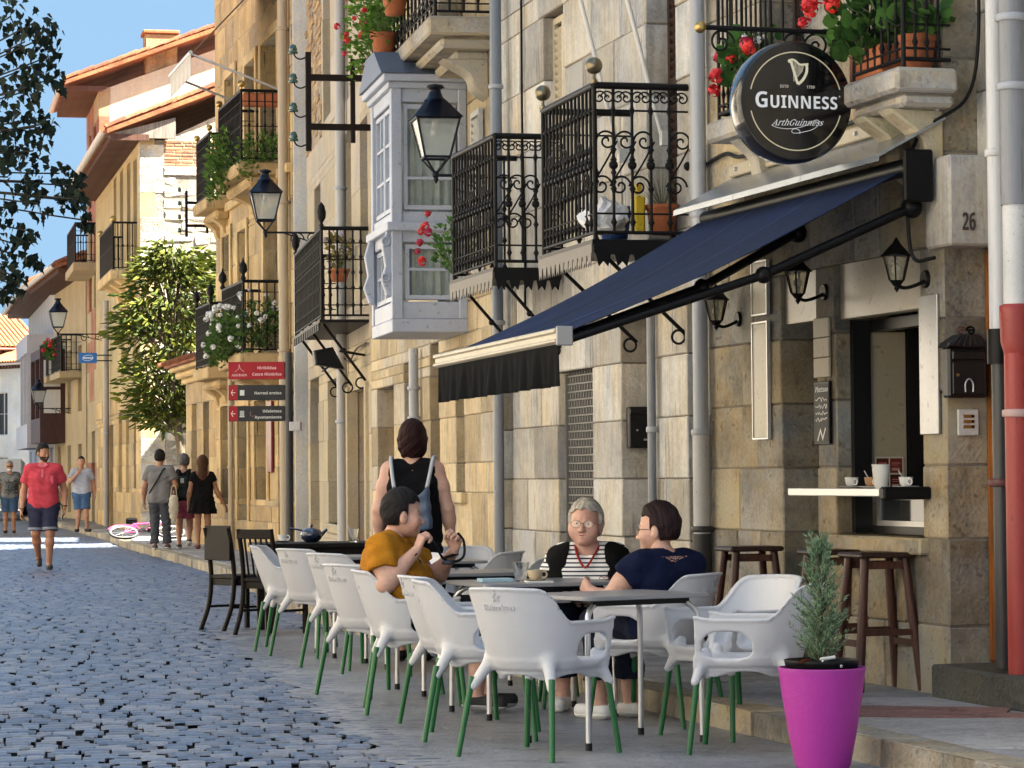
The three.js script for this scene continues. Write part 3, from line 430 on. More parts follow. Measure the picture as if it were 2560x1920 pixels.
// ---- house with the painted bay window
const bayHouse = bld('bay_window_house', 'sandy stone house with a pale blue-grey wooden bay window', [-1.606, 31.93], [-0.12, 24.03]);
{
  const g = bayHouse, L = g.L;
  ashlar(g, { x0: 0, x1: L, y0: 0.02, y1: 6.5, open: [[0.45, 1.75, 0, 2.3], [2.5, 3.1, 0, 2.5], [4.3, 4.86, 1.43, 2.62], [5.8, 6.32, 1.16, 2.4], [5.4, 6.4, 2.9, 4.7], [5.0, 6.4, 5.3, 6.5]], ch: 0.5, bw: 0.8, mats: PAL.gold, seed: 21, mortar: M.mortarL });
  mesh('upper_wall', bx(0, L, 6.5, 10.4, -0.34, 0), PAL.gold[0], g); core(g, 10.4, 11);
  doorLeaf(g, 0.45, 1.75, 0.02, 2.3, -0.25, woodMat([0.09, 0.018, 0.010])); mesh('door', bx(2.5, 3.1, 0.02, 2.5, -0.3, -0.25), M.dark, g);
  windowUnit(g, 4.3, 4.86, 1.43, 2.62, { mat: M.black, mul: 0, bars: 1 }); windowUnit(g, 5.8, 6.32, 1.16, 2.4, { mat: M.black, mul: 0, bars: 1 });
  for (const [a, b, y] of [[4.22, 4.94, 1.43], [5.72, 6.4, 1.16]]) mesh('sill', cbx(a, b, y - 0.1, y, -0.3, 0.06, 0.012), PAL.gold[2], g);
  windowUnit(g, 5.0, 6.4, 5.3, 6.5, { mat: woodMat([0.12, 0.03, 0.02]) });
  // bay window
  const bm = paintMat([0.47, 0.52, 0.64], 0.45), x0 = 5.20, x1 = 6.56, d = 0.70, box = (...a) => cbx(...a, 0.008);
  const bay = mesh('bay_window', merge([ // posts, rails, base
    box(x1 - 0.09, x1, 2.74, 4.86, d - 0.1, d), box(x0, x0 + 0.09, 2.74, 4.86, d - 0.1, d), box(x1 - 0.08, x1, 2.74, 4.86, 0.0, 0.08), box(x0, x0 + 0.08, 2.74, 4.86, 0.0, 0.08),
    box(x0 + 0.02, x1 - 0.02, 2.74, 2.9, 0.02, d - 0.015), box(x0 + 0.02, x1 - 0.02, 3.44, 3.72, 0.02, d - 0.015), box(x0 + 0.02, x1 - 0.02, 4.72, 4.86, 0.02, d - 0.015)]), bm, g);
  bay.userData.label = 'pale blue-grey wooden bay window with curtains';
  for (const [a, b, o] of [[2.62, 2.74, 0.0], [3.54, 3.62, 0.045], [4.84, 4.90, 0.03], [4.90, 4.97, 0.075]]) mesh('moulding', box(x0 - o, x1 + o, a, b, 0, d + o), bm, bay);
  mesh('roof', new THREE.BufferGeometry().copy(metreUV(poly([[x0 - 0.1, 0], [x1 + 0.1, 0], [x1 - 0.4, 0.26], [x0 + 0.4, 0.26]], d + 0.1).translate(0, 4.97, 0))), paintMat([0.10, 0.13, 0.20], 0.4), bay);
  const glz = (face, u0, u1, a, b, vb, hb) => { // sash on the front (face 0) or near side (face 1)
    const f = face ? (p, q, r, s, t) => bx(x1 - 0.055 - t, x1 - 0.055 + t, r, s, p, q) : (p, q, r, s, t) => bx(p, q, r, s, d - 0.055 - t, d - 0.055 + t), w = u1 - u0, ps = [f(u0, u0 + 0.035, a, b, 0.02), f(u1 - 0.035, u1, a, b, 0.02), f(u0 + 0.035, u1 - 0.035, a, a + 0.04, 0.02), f(u0 + 0.035, u1 - 0.035, b - 0.04, b, 0.02)];
    for (let i = 1; i <= vb; i++) ps.push(f(u0 + w * i / (vb + 1) - 0.012, u0 + w * i / (vb + 1) + 0.012, a + 0.04, b - 0.04, 0.014)); for (const k of hb) ps.push(f(u0 + 0.035, u1 - 0.035, lerp(a, b, k) - 0.013, lerp(a, b, k) + 0.013, 0.0145));
    mesh('sash', merge(ps), bm, bay); mesh('pane', f(u0 + 0.03, u1 - 0.03, a + 0.03, b - 0.03, 0.003), M.pane, bay);
  };
  glz(1, 0.10, d - 0.12, 3.74, 4.70, 0, [0.3]); glz(1, 0.12, d - 0.13, 2.92, 3.42, 0, [0.55]);
  for (let i = 0; i < 2; i++) { const a = x0 + 0.1 + i * 0.58; glz(0, a, a + 0.56, 3.74, 4.70, 1, [0.33, 0.66]); glz(0, a, a + 0.56, 2.92, 3.42, 1, [0.5]); }
  const cur = (w, h) => { const gg = new THREE.PlaneGeometry(w, h, 40, 1), p = gg.attributes.position; for (let i = 0; i < p.count; i++) p.setZ(i, 0.02 * Math.sin(p.getX(i) * 75) + 0.008 * Math.sin(p.getX(i) * 190)); gg.computeVertexNormals(); return gg; };
  const cm = mat([0.62, 0.68, 0.66], 0.95, { transmission: 0.25, thickness: 0, map: T.cloth });
  for (const [y, h] of [[4.22, 0.98], [3.17, 0.5]]) { const c = mesh('curtain', cur(0.48, h), cm, bay); c.position.set(x1 - 0.16, y, 0.34); c.rotation.y = Math.PI / 2; const c2 = mesh('curtain', cur(1.1, h), cm, bay); c2.position.set(5.85, y, d - 0.17); }
  for (const x of [x1 - 0.13, x0 + 0.05]) mesh('bracket', metreUV(poly([[0, 0], [0.05, -0.02], [0.09, -0.16], [0.06, -0.34], [0.10, -0.46], [0.05, -0.6], [0.0, -0.62]], 0.085, 0.008).rotateY(-Math.PI / 2).translate(x + 0.085, 3.56, d - 0.01)), bm, bay);
  for (const y of [3.45, 3.12]) mesh('volute', torus(0.035, 0.012, 14, 6).rotateY(Math.PI / 2).translate(x1 - 0.04, y, d + 0.045), bm, bay);
  // stone balcony above it
  const sm = stoneMat([0.40, 0.36, 0.30]), ub = balcony(g, { x0: 4.3, x1: 7.9, d: 0.5, y: 5.28, rail: 1.0, n: 16, ns: 4, r: 0.012, slab: 0.16, slabMat: sm, mids: [0.12, 0.24], beads: [0.12, 0.5], label: 'stone balcony with hanging geranium pots' });
  mesh('moulding', cbx(4.35, 7.86, 5.02, 5.12, -0.02, 0.45, 0.03), sm, ub); mesh('moulding', cbx(4.5, 7.7, 4.93, 5.03, -0.02, 0.3, 0.03), sm, ub);
  for (let i = 0; i < 9; i++) for (const s of [-1, 1]) mesh('lattice_bar', rod(V(4.3 + i * 0.4, 5.28 + (s > 0 ? 0.12 : 0.24), 0.5), V(4.7 + i * 0.4, 5.28 + (s > 0 ? 0.24 : 0.12), 0.5), 0.007, 0.007, 5), M.iron, ub);
  for (const x of [4.6, 6.2, 7.4]) corbel(0.3, 0.34, 0.4, sm, ub, x, 4.95);
  const sh = louvre(g, 7.05, 7.5, 3.0, 4.55, 0.02, M.white); sh.userData.label = 'open white louvred shutter';
}
// ---- plastered house with a brick storey and a long iron balcony
const brickHouse = bld('brick_storey_house', 'plastered house with a thin-brick upper storey and long iron balcony', [-2.99, 41.0], [-1.606, 31.93]);
{
  const g = brickHouse, L = g.L;
  ashlar(g, { x0: 0, x1: L, y0: 0.02, y1: 2.9, open: [[0.35, 1.9, 0.5, 2.72], [3.3, 5.7, 0.7, 2.6], [6.6, 8.8, 0, 2.36]], ch: 0.6, bw: 0.9, mats: [CREAM, CREAM2, BEIGE], seed: 31, mortar: CREAM, chamfer: 0.005 });
  ashlar(g, { x0: 0, x1: L, y0: 2.9, y1: 6.0, open: [[1.3, 2.4, 3.3, 5.4], [5.4, 6.9, 3.4, 5.6], [8.0, 8.9, 3.4, 5.5]], ch: 0.78, bw: 1.3, mats: [BEIGE, CREAM, plasterMat([0.50, 0.42, 0.32])], seed: 32, mortar: BEIGE, chamfer: 0.003, rough: 0.002, gap: 0.003 });
  const bk = [[0.40, 0.27, 0.14], [0.46, 0.32, 0.17], [0.36, 0.25, 0.15]].map((c) => stoneMat(c));
  ashlar(g, { x0: 0, x1: 2.7, y0: 6.0, y1: 8.3, ch: 0.11, bw: 0.42, mats: bk, seed: 33, rough: 0.022, gap: 0.024, name: 'brick', mortar: M.mortarL });
  ashlar(g, { x0: 2.7, x1: L, y0: 6.0, y1: 8.3, open: [[2.9, 4.1, 6.15, 8.3], [5.2, 6.6, 6.0, 8.3]], ch: 0.7, bw: 1.2, mats: [BEIGE, CREAM], seed: 34, mortar: BEIGE, chamfer: 0.004 });
  mesh('upper_wall', bx(0, L, 8.3, 10.2, -0.34, 0), BEIGE, g); core(g, 10.2, 11);
  const dw = woodMat([0.10, 0.045, 0.025]);
  for (const [a, b, c, d, m] of [[0.35, 1.9, 0.5, 2.72, M.white], [3.3, 5.7, 0.7, 2.6, M.white], [1.3, 2.4, 3.3, 5.4, dw], [5.4, 6.9, 3.4, 5.6, dw], [8.0, 8.9, 3.4, 5.5, dw], [2.9, 4.1, 6.15, 8.3, dw], [5.2, 6.6, 6.0, 8.3, dw]]) windowUnit(g, a, b, c, d, { mat: m, z: -0.28 });
  doorLeaf(g, 6.6, 8.8, 0.02, 2.36, -0.3, woodMat([0.10, 0.02, 0.012]));
  for (const [a, b] of [[6.5, 6.62], [8.78, 8.9]]) mesh('door_post', cbx(a, b, 0.02, 2.42, -0.1, 0.05, 0.01), CREAM2, g);
  for (const [a, b, y] of [[0.25, 2.0, 0.5], [3.2, 5.8, 0.7]]) mesh('sill', cbx(a, b, y - 0.12, y, -0.3, 0.07, 0.015), CREAM, g);
  const fin = () => lathe([[0.012, 0], [0.03, 0.03], [0.015, 0.06], [0.05, 0.12], [0.055, 0.18], [0.035, 0.26], [0.004, 0.3]], 10);
  const b = balcony(g, { x0: 4.95, x1: 8.95, d: 0.54, y: 3.12, rail: 1.05, n: 20, ns: 6, r: 0.012, beads: [0.12, 0.32, 0.5, 0.68, 0.86], mids: [0.16, 0.34, 0.66, 0.84], label: 'long plain iron balcony with pine-cone finials', finial: fin, finialMat: M.iron });
  for (let i = 0; i < 14; i++) mesh('fringe_tooth', new THREE.BoxGeometry(0.14, 0.09, 0.012).translate(5.1 + i * 0.285, 3.04, 0.57), M.iron, b);
  for (let i = 0; i < 3; i++) mesh('strut', merge([rod(V(5.3 + i * 1.7, 3.08, 0.5), V(5.3 + i * 1.7, 2.43, 0.02), 0.017), torus(0.06, 0.011, 16, 5).rotateY(Math.PI / 2).translate(5.3 + i * 1.7, 2.40, 0.07), ball(5.3 + i * 1.7, 2.78, 0.27, 0.03, 8)]), M.iron, b);
}
// ---- tall tan ashlar house with several balconies
const tanHouse = bld('tan_ashlar_house', 'tall tan ashlar house with planted balconies on two floors', [-5.2, 49.2], [-3.24, 41.4]);
{
  const g = tanHouse, L = g.L;
  ashlar(g, { x0: 0, x1: L, y0: 0.02, y1: 9.6, open: [[0.72, 1.62, 0.87, 2.55], [2.62, 3.71, 0.62, 2.5], [4.48, 5.69, 0.97, 2.54], [6.6, 7.3, 0, 2.5], [0.97, 1.82, 3.4, 5.46], [2.78, 3.65, 3.4, 5.4], [5.5, 6.9, 3.3, 5.5], [1.35, 2.42, 6.2, 8.14], [3.62, 4.67, 6.2, 8.05], [5.3, 6.83, 6.2, 8.14]], ch: 0.56, bw: 0.95, mats: PAL.tan, seed: 41, mortar: M.mortarL, gap: 0.008 });
  mesh('upper_wall', bx(0, L, 9.6, 12.2, -0.34, 0), PAL.tan[0], g); core(g, 12.2, 12, { mat: plasterMat([0.66, 0.62, 0.55]) });
  mesh('side_wall', bx(L, L + 0.05, 0.02, 12, -3, -0.02), plasterMat([0.80, 0.77, 0.71]), g);  // plaster whitened: its colour carries a sunlit band the sun does not reach
  const dw = woodMat([0.07, 0.035, 0.02]);
  for (const [a, b, c, d] of [[0.72, 1.62, 0.87, 2.55], [2.62, 3.71, 0.62, 2.5], [4.48, 5.69, 0.97, 2.54], [0.97, 1.82, 3.4, 5.46], [2.78, 3.65, 3.4, 5.4], [5.5, 6.9, 3.3, 5.5], [1.35, 2.42, 6.2, 8.14], [3.62, 4.67, 6.2, 8.05], [5.3, 6.83, 6.2, 8.14]]) { windowUnit(g, a, b, c, d, { mat: dw, z: -0.28 }); mesh('surround', merge([bx(a - 0.16, a - 0.003, c, d + 0.16, 0.008, 0.035), bx(b + 0.003, b + 0.16, c, d + 0.16, 0.008, 0.035), bx(a, b, d + 0.003, d + 0.16, 0.008, 0.034)]), PAL.tan[2], g); }
  doorLeaf(g, 6.6, 7.3, 0.02, 2.5, -0.3, dw);
  for (const y of [3.02, 5.85]) mesh('string_course', cbx(0, L, y, y + 0.14, -0.05, 0.09, 0.02), PAL.tan[2], g);
  const sm = PAL.tan[1], fin = () => merge([lathe([[0.012, 0], [0.02, 0.05]], 8), ball(0, 0.1, 0, 0.055, 10)]), fin2 = () => lathe([[0.012, 0], [0.05, 0.04], [0.02, 0.1], [0.07, 0.16], [0.06, 0.24], [0.02, 0.3], [0.004, 0.36]], 10);
  const add = (x0, x1, y, f, fm, lab, d = 0.6) => { const b = balcony(g, { x0, x1, d, y, rail: 1.08, n: Math.round((x1 - x0) / 0.13), ns: 5, r: 0.012, beads: [0.3, 0.5, 0.7], mids: [0.15, 0.5, 0.85], slab: 0.2, slabMat: sm, finial: f, finialMat: fm, label: lab }); mesh('moulding', cbx(x0, x1, y - 0.36, y - 0.19, -0.02, d - 0.1, 0.05), sm, b); for (const x of [x0 + 0.2, x1 - 0.5]) corbel(0.28, 0.3, d * 0.75, sm, b, x, y - 0.35); return b; };
  add(4.7, 7.05, 6.1, fin, M.brass, 'upper balcony with a terracotta trough and hanging greenery'); add(0.15, 1.7, 6.1, fin, M.brass, 'upper far balcony with brass balls', 0.34); add(5.0, 7.15, 3.2, fin2, M.iron, 'first floor balcony full of white flowers'); add(0.15, 1.9, 3.2, fin2, M.iron, 'first floor far balcony with urn finials', 0.36);
  mesh('plaque', cbx(5.86, 6.3, 1.4, 2.5, 0.012, 0.05, 0.004), mat([0.16, 0.02, 0.022], 0.4), g);
}
// ---- low wing beyond it, with a tiled eave
const wing = bld('low_wing', 'low tan stone wing with a tiled eave behind the tree', [-6.19, 53.1], [-5.2, 49.2]);
{
  const g = wing, L = g.L;
  ashlar(g, { x0: 0, x1: L, y0: 0.02, y1: 3.1, open: [[0.74, 1.5, 1.2, 2.7], [2.35, 3.07, 1.2, 2.7]], ch: 0.55, bw: 0.9, mats: PAL.tan, seed: 51, mortar: M.mortarL });
  for (const [a, b] of [[0.74, 1.5], [2.35, 3.07]]) windowUnit(g, a, b, 1.2, 2.7, { mat: woodMat([0.06, 0.03, 0.02]), z: -0.26 });
  core(g, 3.3, 8);
  mesh('cornice', merge([cbx(-0.05, L, 3.1, 3.2, -0.3, 0.08, 0.02), cbx(-0.05, L, 3.2, 3.32, -0.3, 0.2, 0.03), cbx(-0.05, L, 3.32, 3.4, -0.3, 0.32, 0.02)]), PAL.tan[2], g);
  const rt = [[0.34, 0.12, 0.06], [0.40, 0.16, 0.08], [0.30, 0.11, 0.06]].map((c) => stoneMat(c)), tg = tileGeo(0.46, 0.085).rotateX(-Math.PI / 2), r = rng(4);
  mesh('roof', bx(-0.1, L + 0.1, 3.4, 3.46, -8, 0.4), rt[0], g);
  for (let i = 0; i < 22; i++) for (let k = 0; k < 2; k++) { const m = mesh('roof_tile', tg, rt[Math.floor(r() * 3)], g); m.position.set(0.02 + i * 0.185, 3.47 + k * 0.09, 0.3 - k * 0.4); m.rotation.x = 0.22; }
}
const RT = [[0.42, 0.15, 0.065], [0.48, 0.19, 0.085], [0.36, 0.12, 0.06], [0.50, 0.24, 0.13]].map((c) => stoneMat(c));
// saddle roof running along x, eave towards the street; tiles that can be told apart along the verge and eave
function saddle(g, x0, x1, eaveY, over, depth, slope, o = {}) {
  const rz = -depth / 2, rise = (over + depth / 2) * slope, r = rng(o.seed ?? 1), under = woodMat([0.12, 0.05, 0.03]);
  const sh = [[over, eaveY], [rz, eaveY + rise], [-depth - over, eaveY - (0) ], [-depth - over, eaveY - 0.1], [rz, eaveY + rise - 0.12], [over, eaveY - 0.1]];
  const geo = metreUV(poly(sh.map(([a, b]) => [-a, b]), x1 - x0).rotateY(Math.PI / 2).translate(x0, 0, 0));
  const roof = mesh('roof', geo, o.mat ?? RT[0], g), tg = tileGeo(0.5, 0.1).rotateX(-Math.PI / 2), ang = Math.atan(slope);
  const n = Math.floor(Math.hypot(over + depth / 2, rise) / 0.42);
  for (let k = 0; k < n; k++) for (const x of o.verge ?? [x1 - 0.08]) { const t = (k + 0.5) / n, m = mesh('roof_tile', tg, RT[Math.floor(r() * 4)], roof); m.position.set(x + (r() - 0.5) * 0.03, eaveY + rise * t + 0.05 + (r() - 0.5) * 0.02, over + (rz - over) * t); m.rotation.x = ang + 0.04; m.rotation.z = (r() - 0.5) * 0.08; }
  const rows = []; for (let x = x0 + 0.12; x < x1 - 0.2; x += 0.22) rows.push(new THREE.CylinderGeometry(0.1, 0.1, Math.hypot(over - rz, rise), 6, 1, true, -Math.PI / 2, Math.PI).rotateX(-Math.PI / 2).rotateX(ang).translate(x, eaveY + rise / 2 + 0.02, (over + rz) / 2));
  mesh('tile_rows', merge(rows), RT[1], roof).userData.kind = 'stuff';
  const sof = []; for (let x = x0 + 0.15; x < x1 - 0.1; x += 0.24) sof.push(bx(x - 0.05, x + 0.05, eaveY - 0.24, eaveY - 0.1, -0.2, over - 0.08)); mesh('rafters', merge(sof), under, roof).userData.kind = 'stuff';
  const gut = new THREE.CylinderGeometry(0.09, 0.09, x1 - x0, 8, 1, true, 0, Math.PI).rotateZ(-Math.PI / 2); gut.translate((x0 + x1) / 2, eaveY - 0.02, over + 0.07); mesh('gutter', gut, o.gutter ?? mat([0.5, 0.46, 0.42], 0.5, { side: THREE.DoubleSide }), roof);
  return roof;
}
// ---- rubble-gabled house beyond the gap
const gableHouse = bld('gable_house', 'ochre house with a sunlit white rubble gable and tiled roof', [-11.41, 76.8], [-8.39, 63.2]);
{
  const g = gableHouse, L = g.L, D = 9;
  ashlar(g, { x0: 0, x1: L, y0: 0.02, y1: 3.4, open: [[7.58, 8.69, 1.0, 2.95], [9.76, 10.69, 1.0, 2.92], [12.0, 12.7, 1.1, 2.82], [4.6, 5.9, 0, 2.7]], ch: 0.6, bw: 1.0, mats: PAL.tan, seed: 61, mortar: M.mortarL });
  ashlar(g, { x0: 0, x1: L, y0: 3.4, y1: 9.2, open: [[12.2, 13.2, 6.1, 8.69], [10.4, 11.4, 6.1, 8.8], [8.3, 9.3, 6.1, 8.86], [6.3, 7.2, 6.1, 8.9], [12.0, 12.9, 3.8, 5.4], [8.5, 9.4, 3.8, 5.4]], ch: 1.4, bw: 3, mats: [plasterMat([0.52, 0.40, 0.20]), plasterMat([0.50, 0.385, 0.20])], seed: 62, mortar: TAN, chamfer: 0.003, rough: 0.001, gap: 0.002, name: 'render_panel' });
  const dw = woodMat([0.16, 0.09, 0.04]);
  for (const [a, b, c, d] of [[7.58, 8.69, 1.0, 2.95], [9.76, 10.69, 1.0, 2.92], [12.0, 12.7, 1.1, 2.82], [12.2, 13.2, 6.1, 8.69], [10.4, 11.4, 6.1, 8.8], [8.3, 9.3, 6.1, 8.86], [6.3, 7.2, 6.1, 8.9], [12.0, 12.9, 3.8, 5.4], [8.5, 9.4, 3.8, 5.4]]) windowUnit(g, a, b, c, d, { mat: dw, z: -0.28 });
  doorLeaf(g, 4.6, 5.9, 0.02, 2.7, -0.3, dw); core(g, 9.0, D, { x1: L - 0.35 });
  // gable end, looking at the camera
  const gw = mesh('gable_wall', bx(0.3, D, 0, 9.0, -0.34, -0.06), M.mortarL, g); gw.position.set(L, 0, 0); gw.rotation.y = Math.PI / 2;
  ashlar(gw, { x0: 0.0, x1: 0.55, y0: 0.02, y1: 8.9, ch: 0.55, bw: 0.9, mats: PAL.white, seed: 63, mortar: M.mortarL, name: 'quoin' });
  ashlar(gw, { x0: 0.55, x1: 3.4, y0: 0.02, y1: 8.2, ch: 0.26, bw: 0.42, mats: PAL.white, seed: 64, mortar: M.mortarL, wild: 0.075, rough: 0.02, name: 'rubble_stone', chamfer: 0.03 });
  ashlar(gw, { x0: 0.55, x1: 3.4, y0: 8.2, y1: 8.4, ch: 0.2, bw: 1.4, z: 0.03, mats: [PAL.white[2]], seed: 65, name: 'band_stone' });
  ashlar(gw, { x0: 0.55, x1: 3.4, y0: 8.4, y1: 9.0, ch: 0.075, bw: 0.3, mats: [[0.42, 0.2, 0.11], [0.5, 0.28, 0.16], [0.36, 0.18, 0.1]].map((c) => stoneMat(c)), seed: 66, mortar: M.mortarL, name: 'brick', gap: 0.02 });
  mesh('gable_top', metreUV(poly([[0.55, 9.0], [D, 9.0], [D / 2, 10.9]], 0.3).translate(0, 0, -0.32)), PAL.white[1], gw);
  mesh('verge_board', metreUV(poly([[-0.75, 9.02], [0.8, 9.02], [0.8, 9.5], [-0.6, 9.12]], 0.06).translate(0, 0, 0.1)), woodMat([0.30, 0.26, 0.22], 0.9), gw);
  saddle(g, 0, L + 0.32, 9.2, 0.75, D, 0.4, { seed: 5, verge: [L + 0.22, L + 0.02] });
  const b = balcony(g, { x0: 9.3, x1: 13.2, d: 0.55, y: 6.1, rail: 1.08, n: 26, ns: 5, r: 0.014, beads: [0.5], mids: [0.5], slab: 0.22, slabMat: PAL.tan[2], finial: () => ball(0, 0.08, 0, 0.075, 8), finialMat: M.brass, label: 'iron balcony on scrolled stone brackets' });
  for (let i = 0; i < 3; i++) { corbel(0.4, 0.5, 0.5, PAL.tan[2], b, 9.5 + i * 1.5, 5.9); }
  const ch = mesh('chimney', cbx(9.5, 10.3, 10.6, 12.6, -5.4, -4.6, 0.02), stoneMat([0.42, 0.22, 0.12]), g); mesh('chimney_cap', cbx(9.42, 10.38, 12.6, 12.72, -5.5, -4.5, 0.02), PAL.white[1], ch);
}
{ // unseen block added out of view to shade the gap and lower gable
  const g = bld('added_shade_block', 'unseen block added behind the tan house to shade the gap', [-4.2, 65.5], [-3.0, 57.4]); mesh('wall', bx(0, g.L, 0, 7.0, -7, 0), plasterMat([0.6, 0.55, 0.45]), g); mesh('roof', bx(-0.3, g.L + 0.3, 7.0, 7.2, -7.3, 0.3), RT[0], g); for (const x of [1.5, 5]) windowUnit(g, x, x + 1.1, 3.4, 5.2, { z: 0.06 });
}
// ---- taller house behind, its roof showing above
const tallHouse = bld('tall_back_house', 'taller house with a tiled roof and chimney behind the gable', [-12.6, 83.0], [-11.41, 77.4]);
{
  const g = tallHouse, L = g.L, br = stoneMat([0.36, 0.14, 0.08]);
  ashlar(g, { x0: 0, x1: L, y0: 0.02, y1: 12.2, open: [[1.2, 2.4, 6.2, 8.6], [3.4, 4.6, 6.2, 8.6], [1.2, 2.4, 9.2, 11.4], [3.4, 4.6, 9.2, 11.4], [2.0, 3.6, 0, 2.7]], ch: 1.0, bw: 2.0, mats: [br, stoneMat([0.40, 0.18, 0.10]), TAN], seed: 71, mortar: M.mortarL, name: 'wall_panel' });
  for (const [a, c] of [[1.2, 6.2], [3.4, 6.2], [1.2, 9.2], [3.4, 9.2]]) windowUnit(g, a, a + 1.2, c, c + 2.3, { z: -0.28 }); mesh('door', bx(2.0, 3.6, 0, 2.7, -0.3, -0.25), M.dark, g);
  core(g, 12, 10, { mat: plasterMat([0.72, 0.66, 0.52]) });
  mesh('gable_wall', metreUV(poly([[0.3, 9], [10, 9], [10, 12.2], [5, 14], [0.3, 12.2]], 0.3).rotateY(Math.PI / 2).translate(L - 0.3, 0, 0)), plasterMat([0.74, 0.67, 0.52]), g);
  saddle(g, 0, L + 0.5, 12.3, 0.95, 10, 0.38, { seed: 8, verge: [L + 0.4, L + 0.18] });
  balcony(g, { x0: 0.8, x1: 4.8, d: 0.6, y: 7.4, rail: 1.1, n: 16, ns: 4, r: 0.016, beads: [0.5], slab: 0.25, slabMat: TAN });
  const ch = mesh('chimney', cbx(4.8, 5.65, 12.6, 13.75, -2.2, -1.3, 0.03), stoneMat([0.50, 0.33, 0.18]), g); mesh('chimney_cap', cbx(4.74, 5.71, 13.75, 13.85, -2.26, -1.24, 0.02), RT[0], ch);
}
// ---- houses down the street
function farHouse(name, label, far, near, h, wm, o = {}) {
  const g = bld(name, label, far, near), L = g.L, n = Math.max(2, Math.round(L / 3.2)), op = [], r = rng(Math.round(h * 100));
  for (let i = 0; i < n; i++) { const a = L * (i + 0.3) / n, b = a + 1.1; op.push([a, b, 0.3, 2.4]); for (let y = 3.4; y < h - 2.3; y += 3) op.push([a, b, y, y + 2]); }
  const back = []; { let iv = [[0, L]]; const ys = [0, ...new Set(op.flatMap((p) => [p[2], p[3]])), h].sort((a, b) => a - b); for (let i = 0; i < ys.length - 1; i++) { const m = (ys[i] + ys[i + 1]) / 2; iv = [[0, L]]; for (const p of op) if (m > p[2] && m < p[3]) iv = iv.flatMap(([s, e]) => (p[1] <= s || p[0] >= e ? [[s, e]] : [[s, p[0]], [p[1], e]])); for (const [s, e] of iv) back.push(bx(s, e, ys[i], ys[i + 1], -0.34, 0)); } }
  mesh('wall', merge(back), wm, g); core(g, h - 0.1, 9, { mat: wm });
  for (const p of op) windowUnit(g, ...p, { mat: o.frame ?? M.white, z: -0.2, bars: 1 });
  mesh('gable_wall', metreUV(poly([[0.0, 0], [9, 0], [9, h], [4.5, h + 1.6], [0.0, h]], 0.3).rotateY(Math.PI / 2).translate(L - 0.3, 0, -0.345)), o.gable ?? wm, g);
  saddle(g, 0, L + 0.4, h + 0.1, o.over ?? 0.9, 9, 0.36, { seed: 3, verge: [L + 0.3, L + 0.08] });
  if (o.balc) for (const [a, b, y] of o.balc) balcony(g, { x0: a, x1: b, d: 0.6, y, rail: 1.1, n: 14, ns: 4, r: 0.016, beads: [0.5], slab: 0.2, slabMat: TAN });
  return g;
}
const farA = farHouse('street_house', 'lower street house with red tiled eave and iron balconies', [-15.2, 93], [-12.7, 83.4], 7.6, TAN, { balc: [[1.5, 4.2, 4.6], [5.6, 8.6, 4.6]], gable: plasterMat([0.74, 0.7, 0.62]) });
{ // dark red glazed gallery on it
  const g = farA, wm = woodMat([0.055, 0.012, 0.01]), gal = mesh('gallery', merge([bx(0.2, 3.6, 2.5, 3.3, 0.0, 0.8), bx(0.2, 3.6, 5.2, 5.5, 0, 0.8), bx(3.45, 3.6, 3.3, 5.2, 0, 0.8), bx(0.2, 0.3, 3.3, 5.2, 0.6, 0.8), bx(1.8, 1.95, 3.3, 5.2, 0.6, 0.8)]), wm, g); gal.userData.label = 'dark red glazed gallery';
  mesh('blind', bx(3.602, 3.612, 3.45, 4.2, 0.15, 0.68), M.white, gal); mesh('blind', bx(3.602, 3.612, 4.3, 5.15, 0.15, 0.68), M.white, gal);
}
const farB = farHouse('street_house', 'pale far street house with a white gallery and tiled eave', [-19.0, 110], [-15.3, 93.6], 7.8, plasterMat([0.62, 0.58, 0.56]), { gable: plasterMat([0.76, 0.72, 0.66]), balc: [[8, 12, 4.2]] });
{ const g = farB, wm = paintMat([0.55, 0.52, 0.55]); mesh('gallery', merge([bx(9, 16.6, 2.4, 3.2, 0, 0.9), bx(9, 16.6, 5.6, 6.2, 0, 0.9), bx(16.45, 16.6, 3.2, 5.6, 0, 0.9), bx(12, 12.2, 3.2, 5.6, 0.7, 0.9), bx(14, 14.2, 3.2, 5.6, 0.7, 0.9)]), wm, g).userData.label = 'white glazed gallery'; }
farHouse('street_house', 'farthest white house where the street bends', [-27, 133], [-20.2, 126], 6.6, plasterMat([0.74, 0.72, 0.68]), { over: 0.6 });
farHouse('street_house', 'white house closing the end of the street', [-30, 128], [-22.5, 131.5], 7.4, plasterMat([0.76, 0.73, 0.68]), { over: 0.5 });
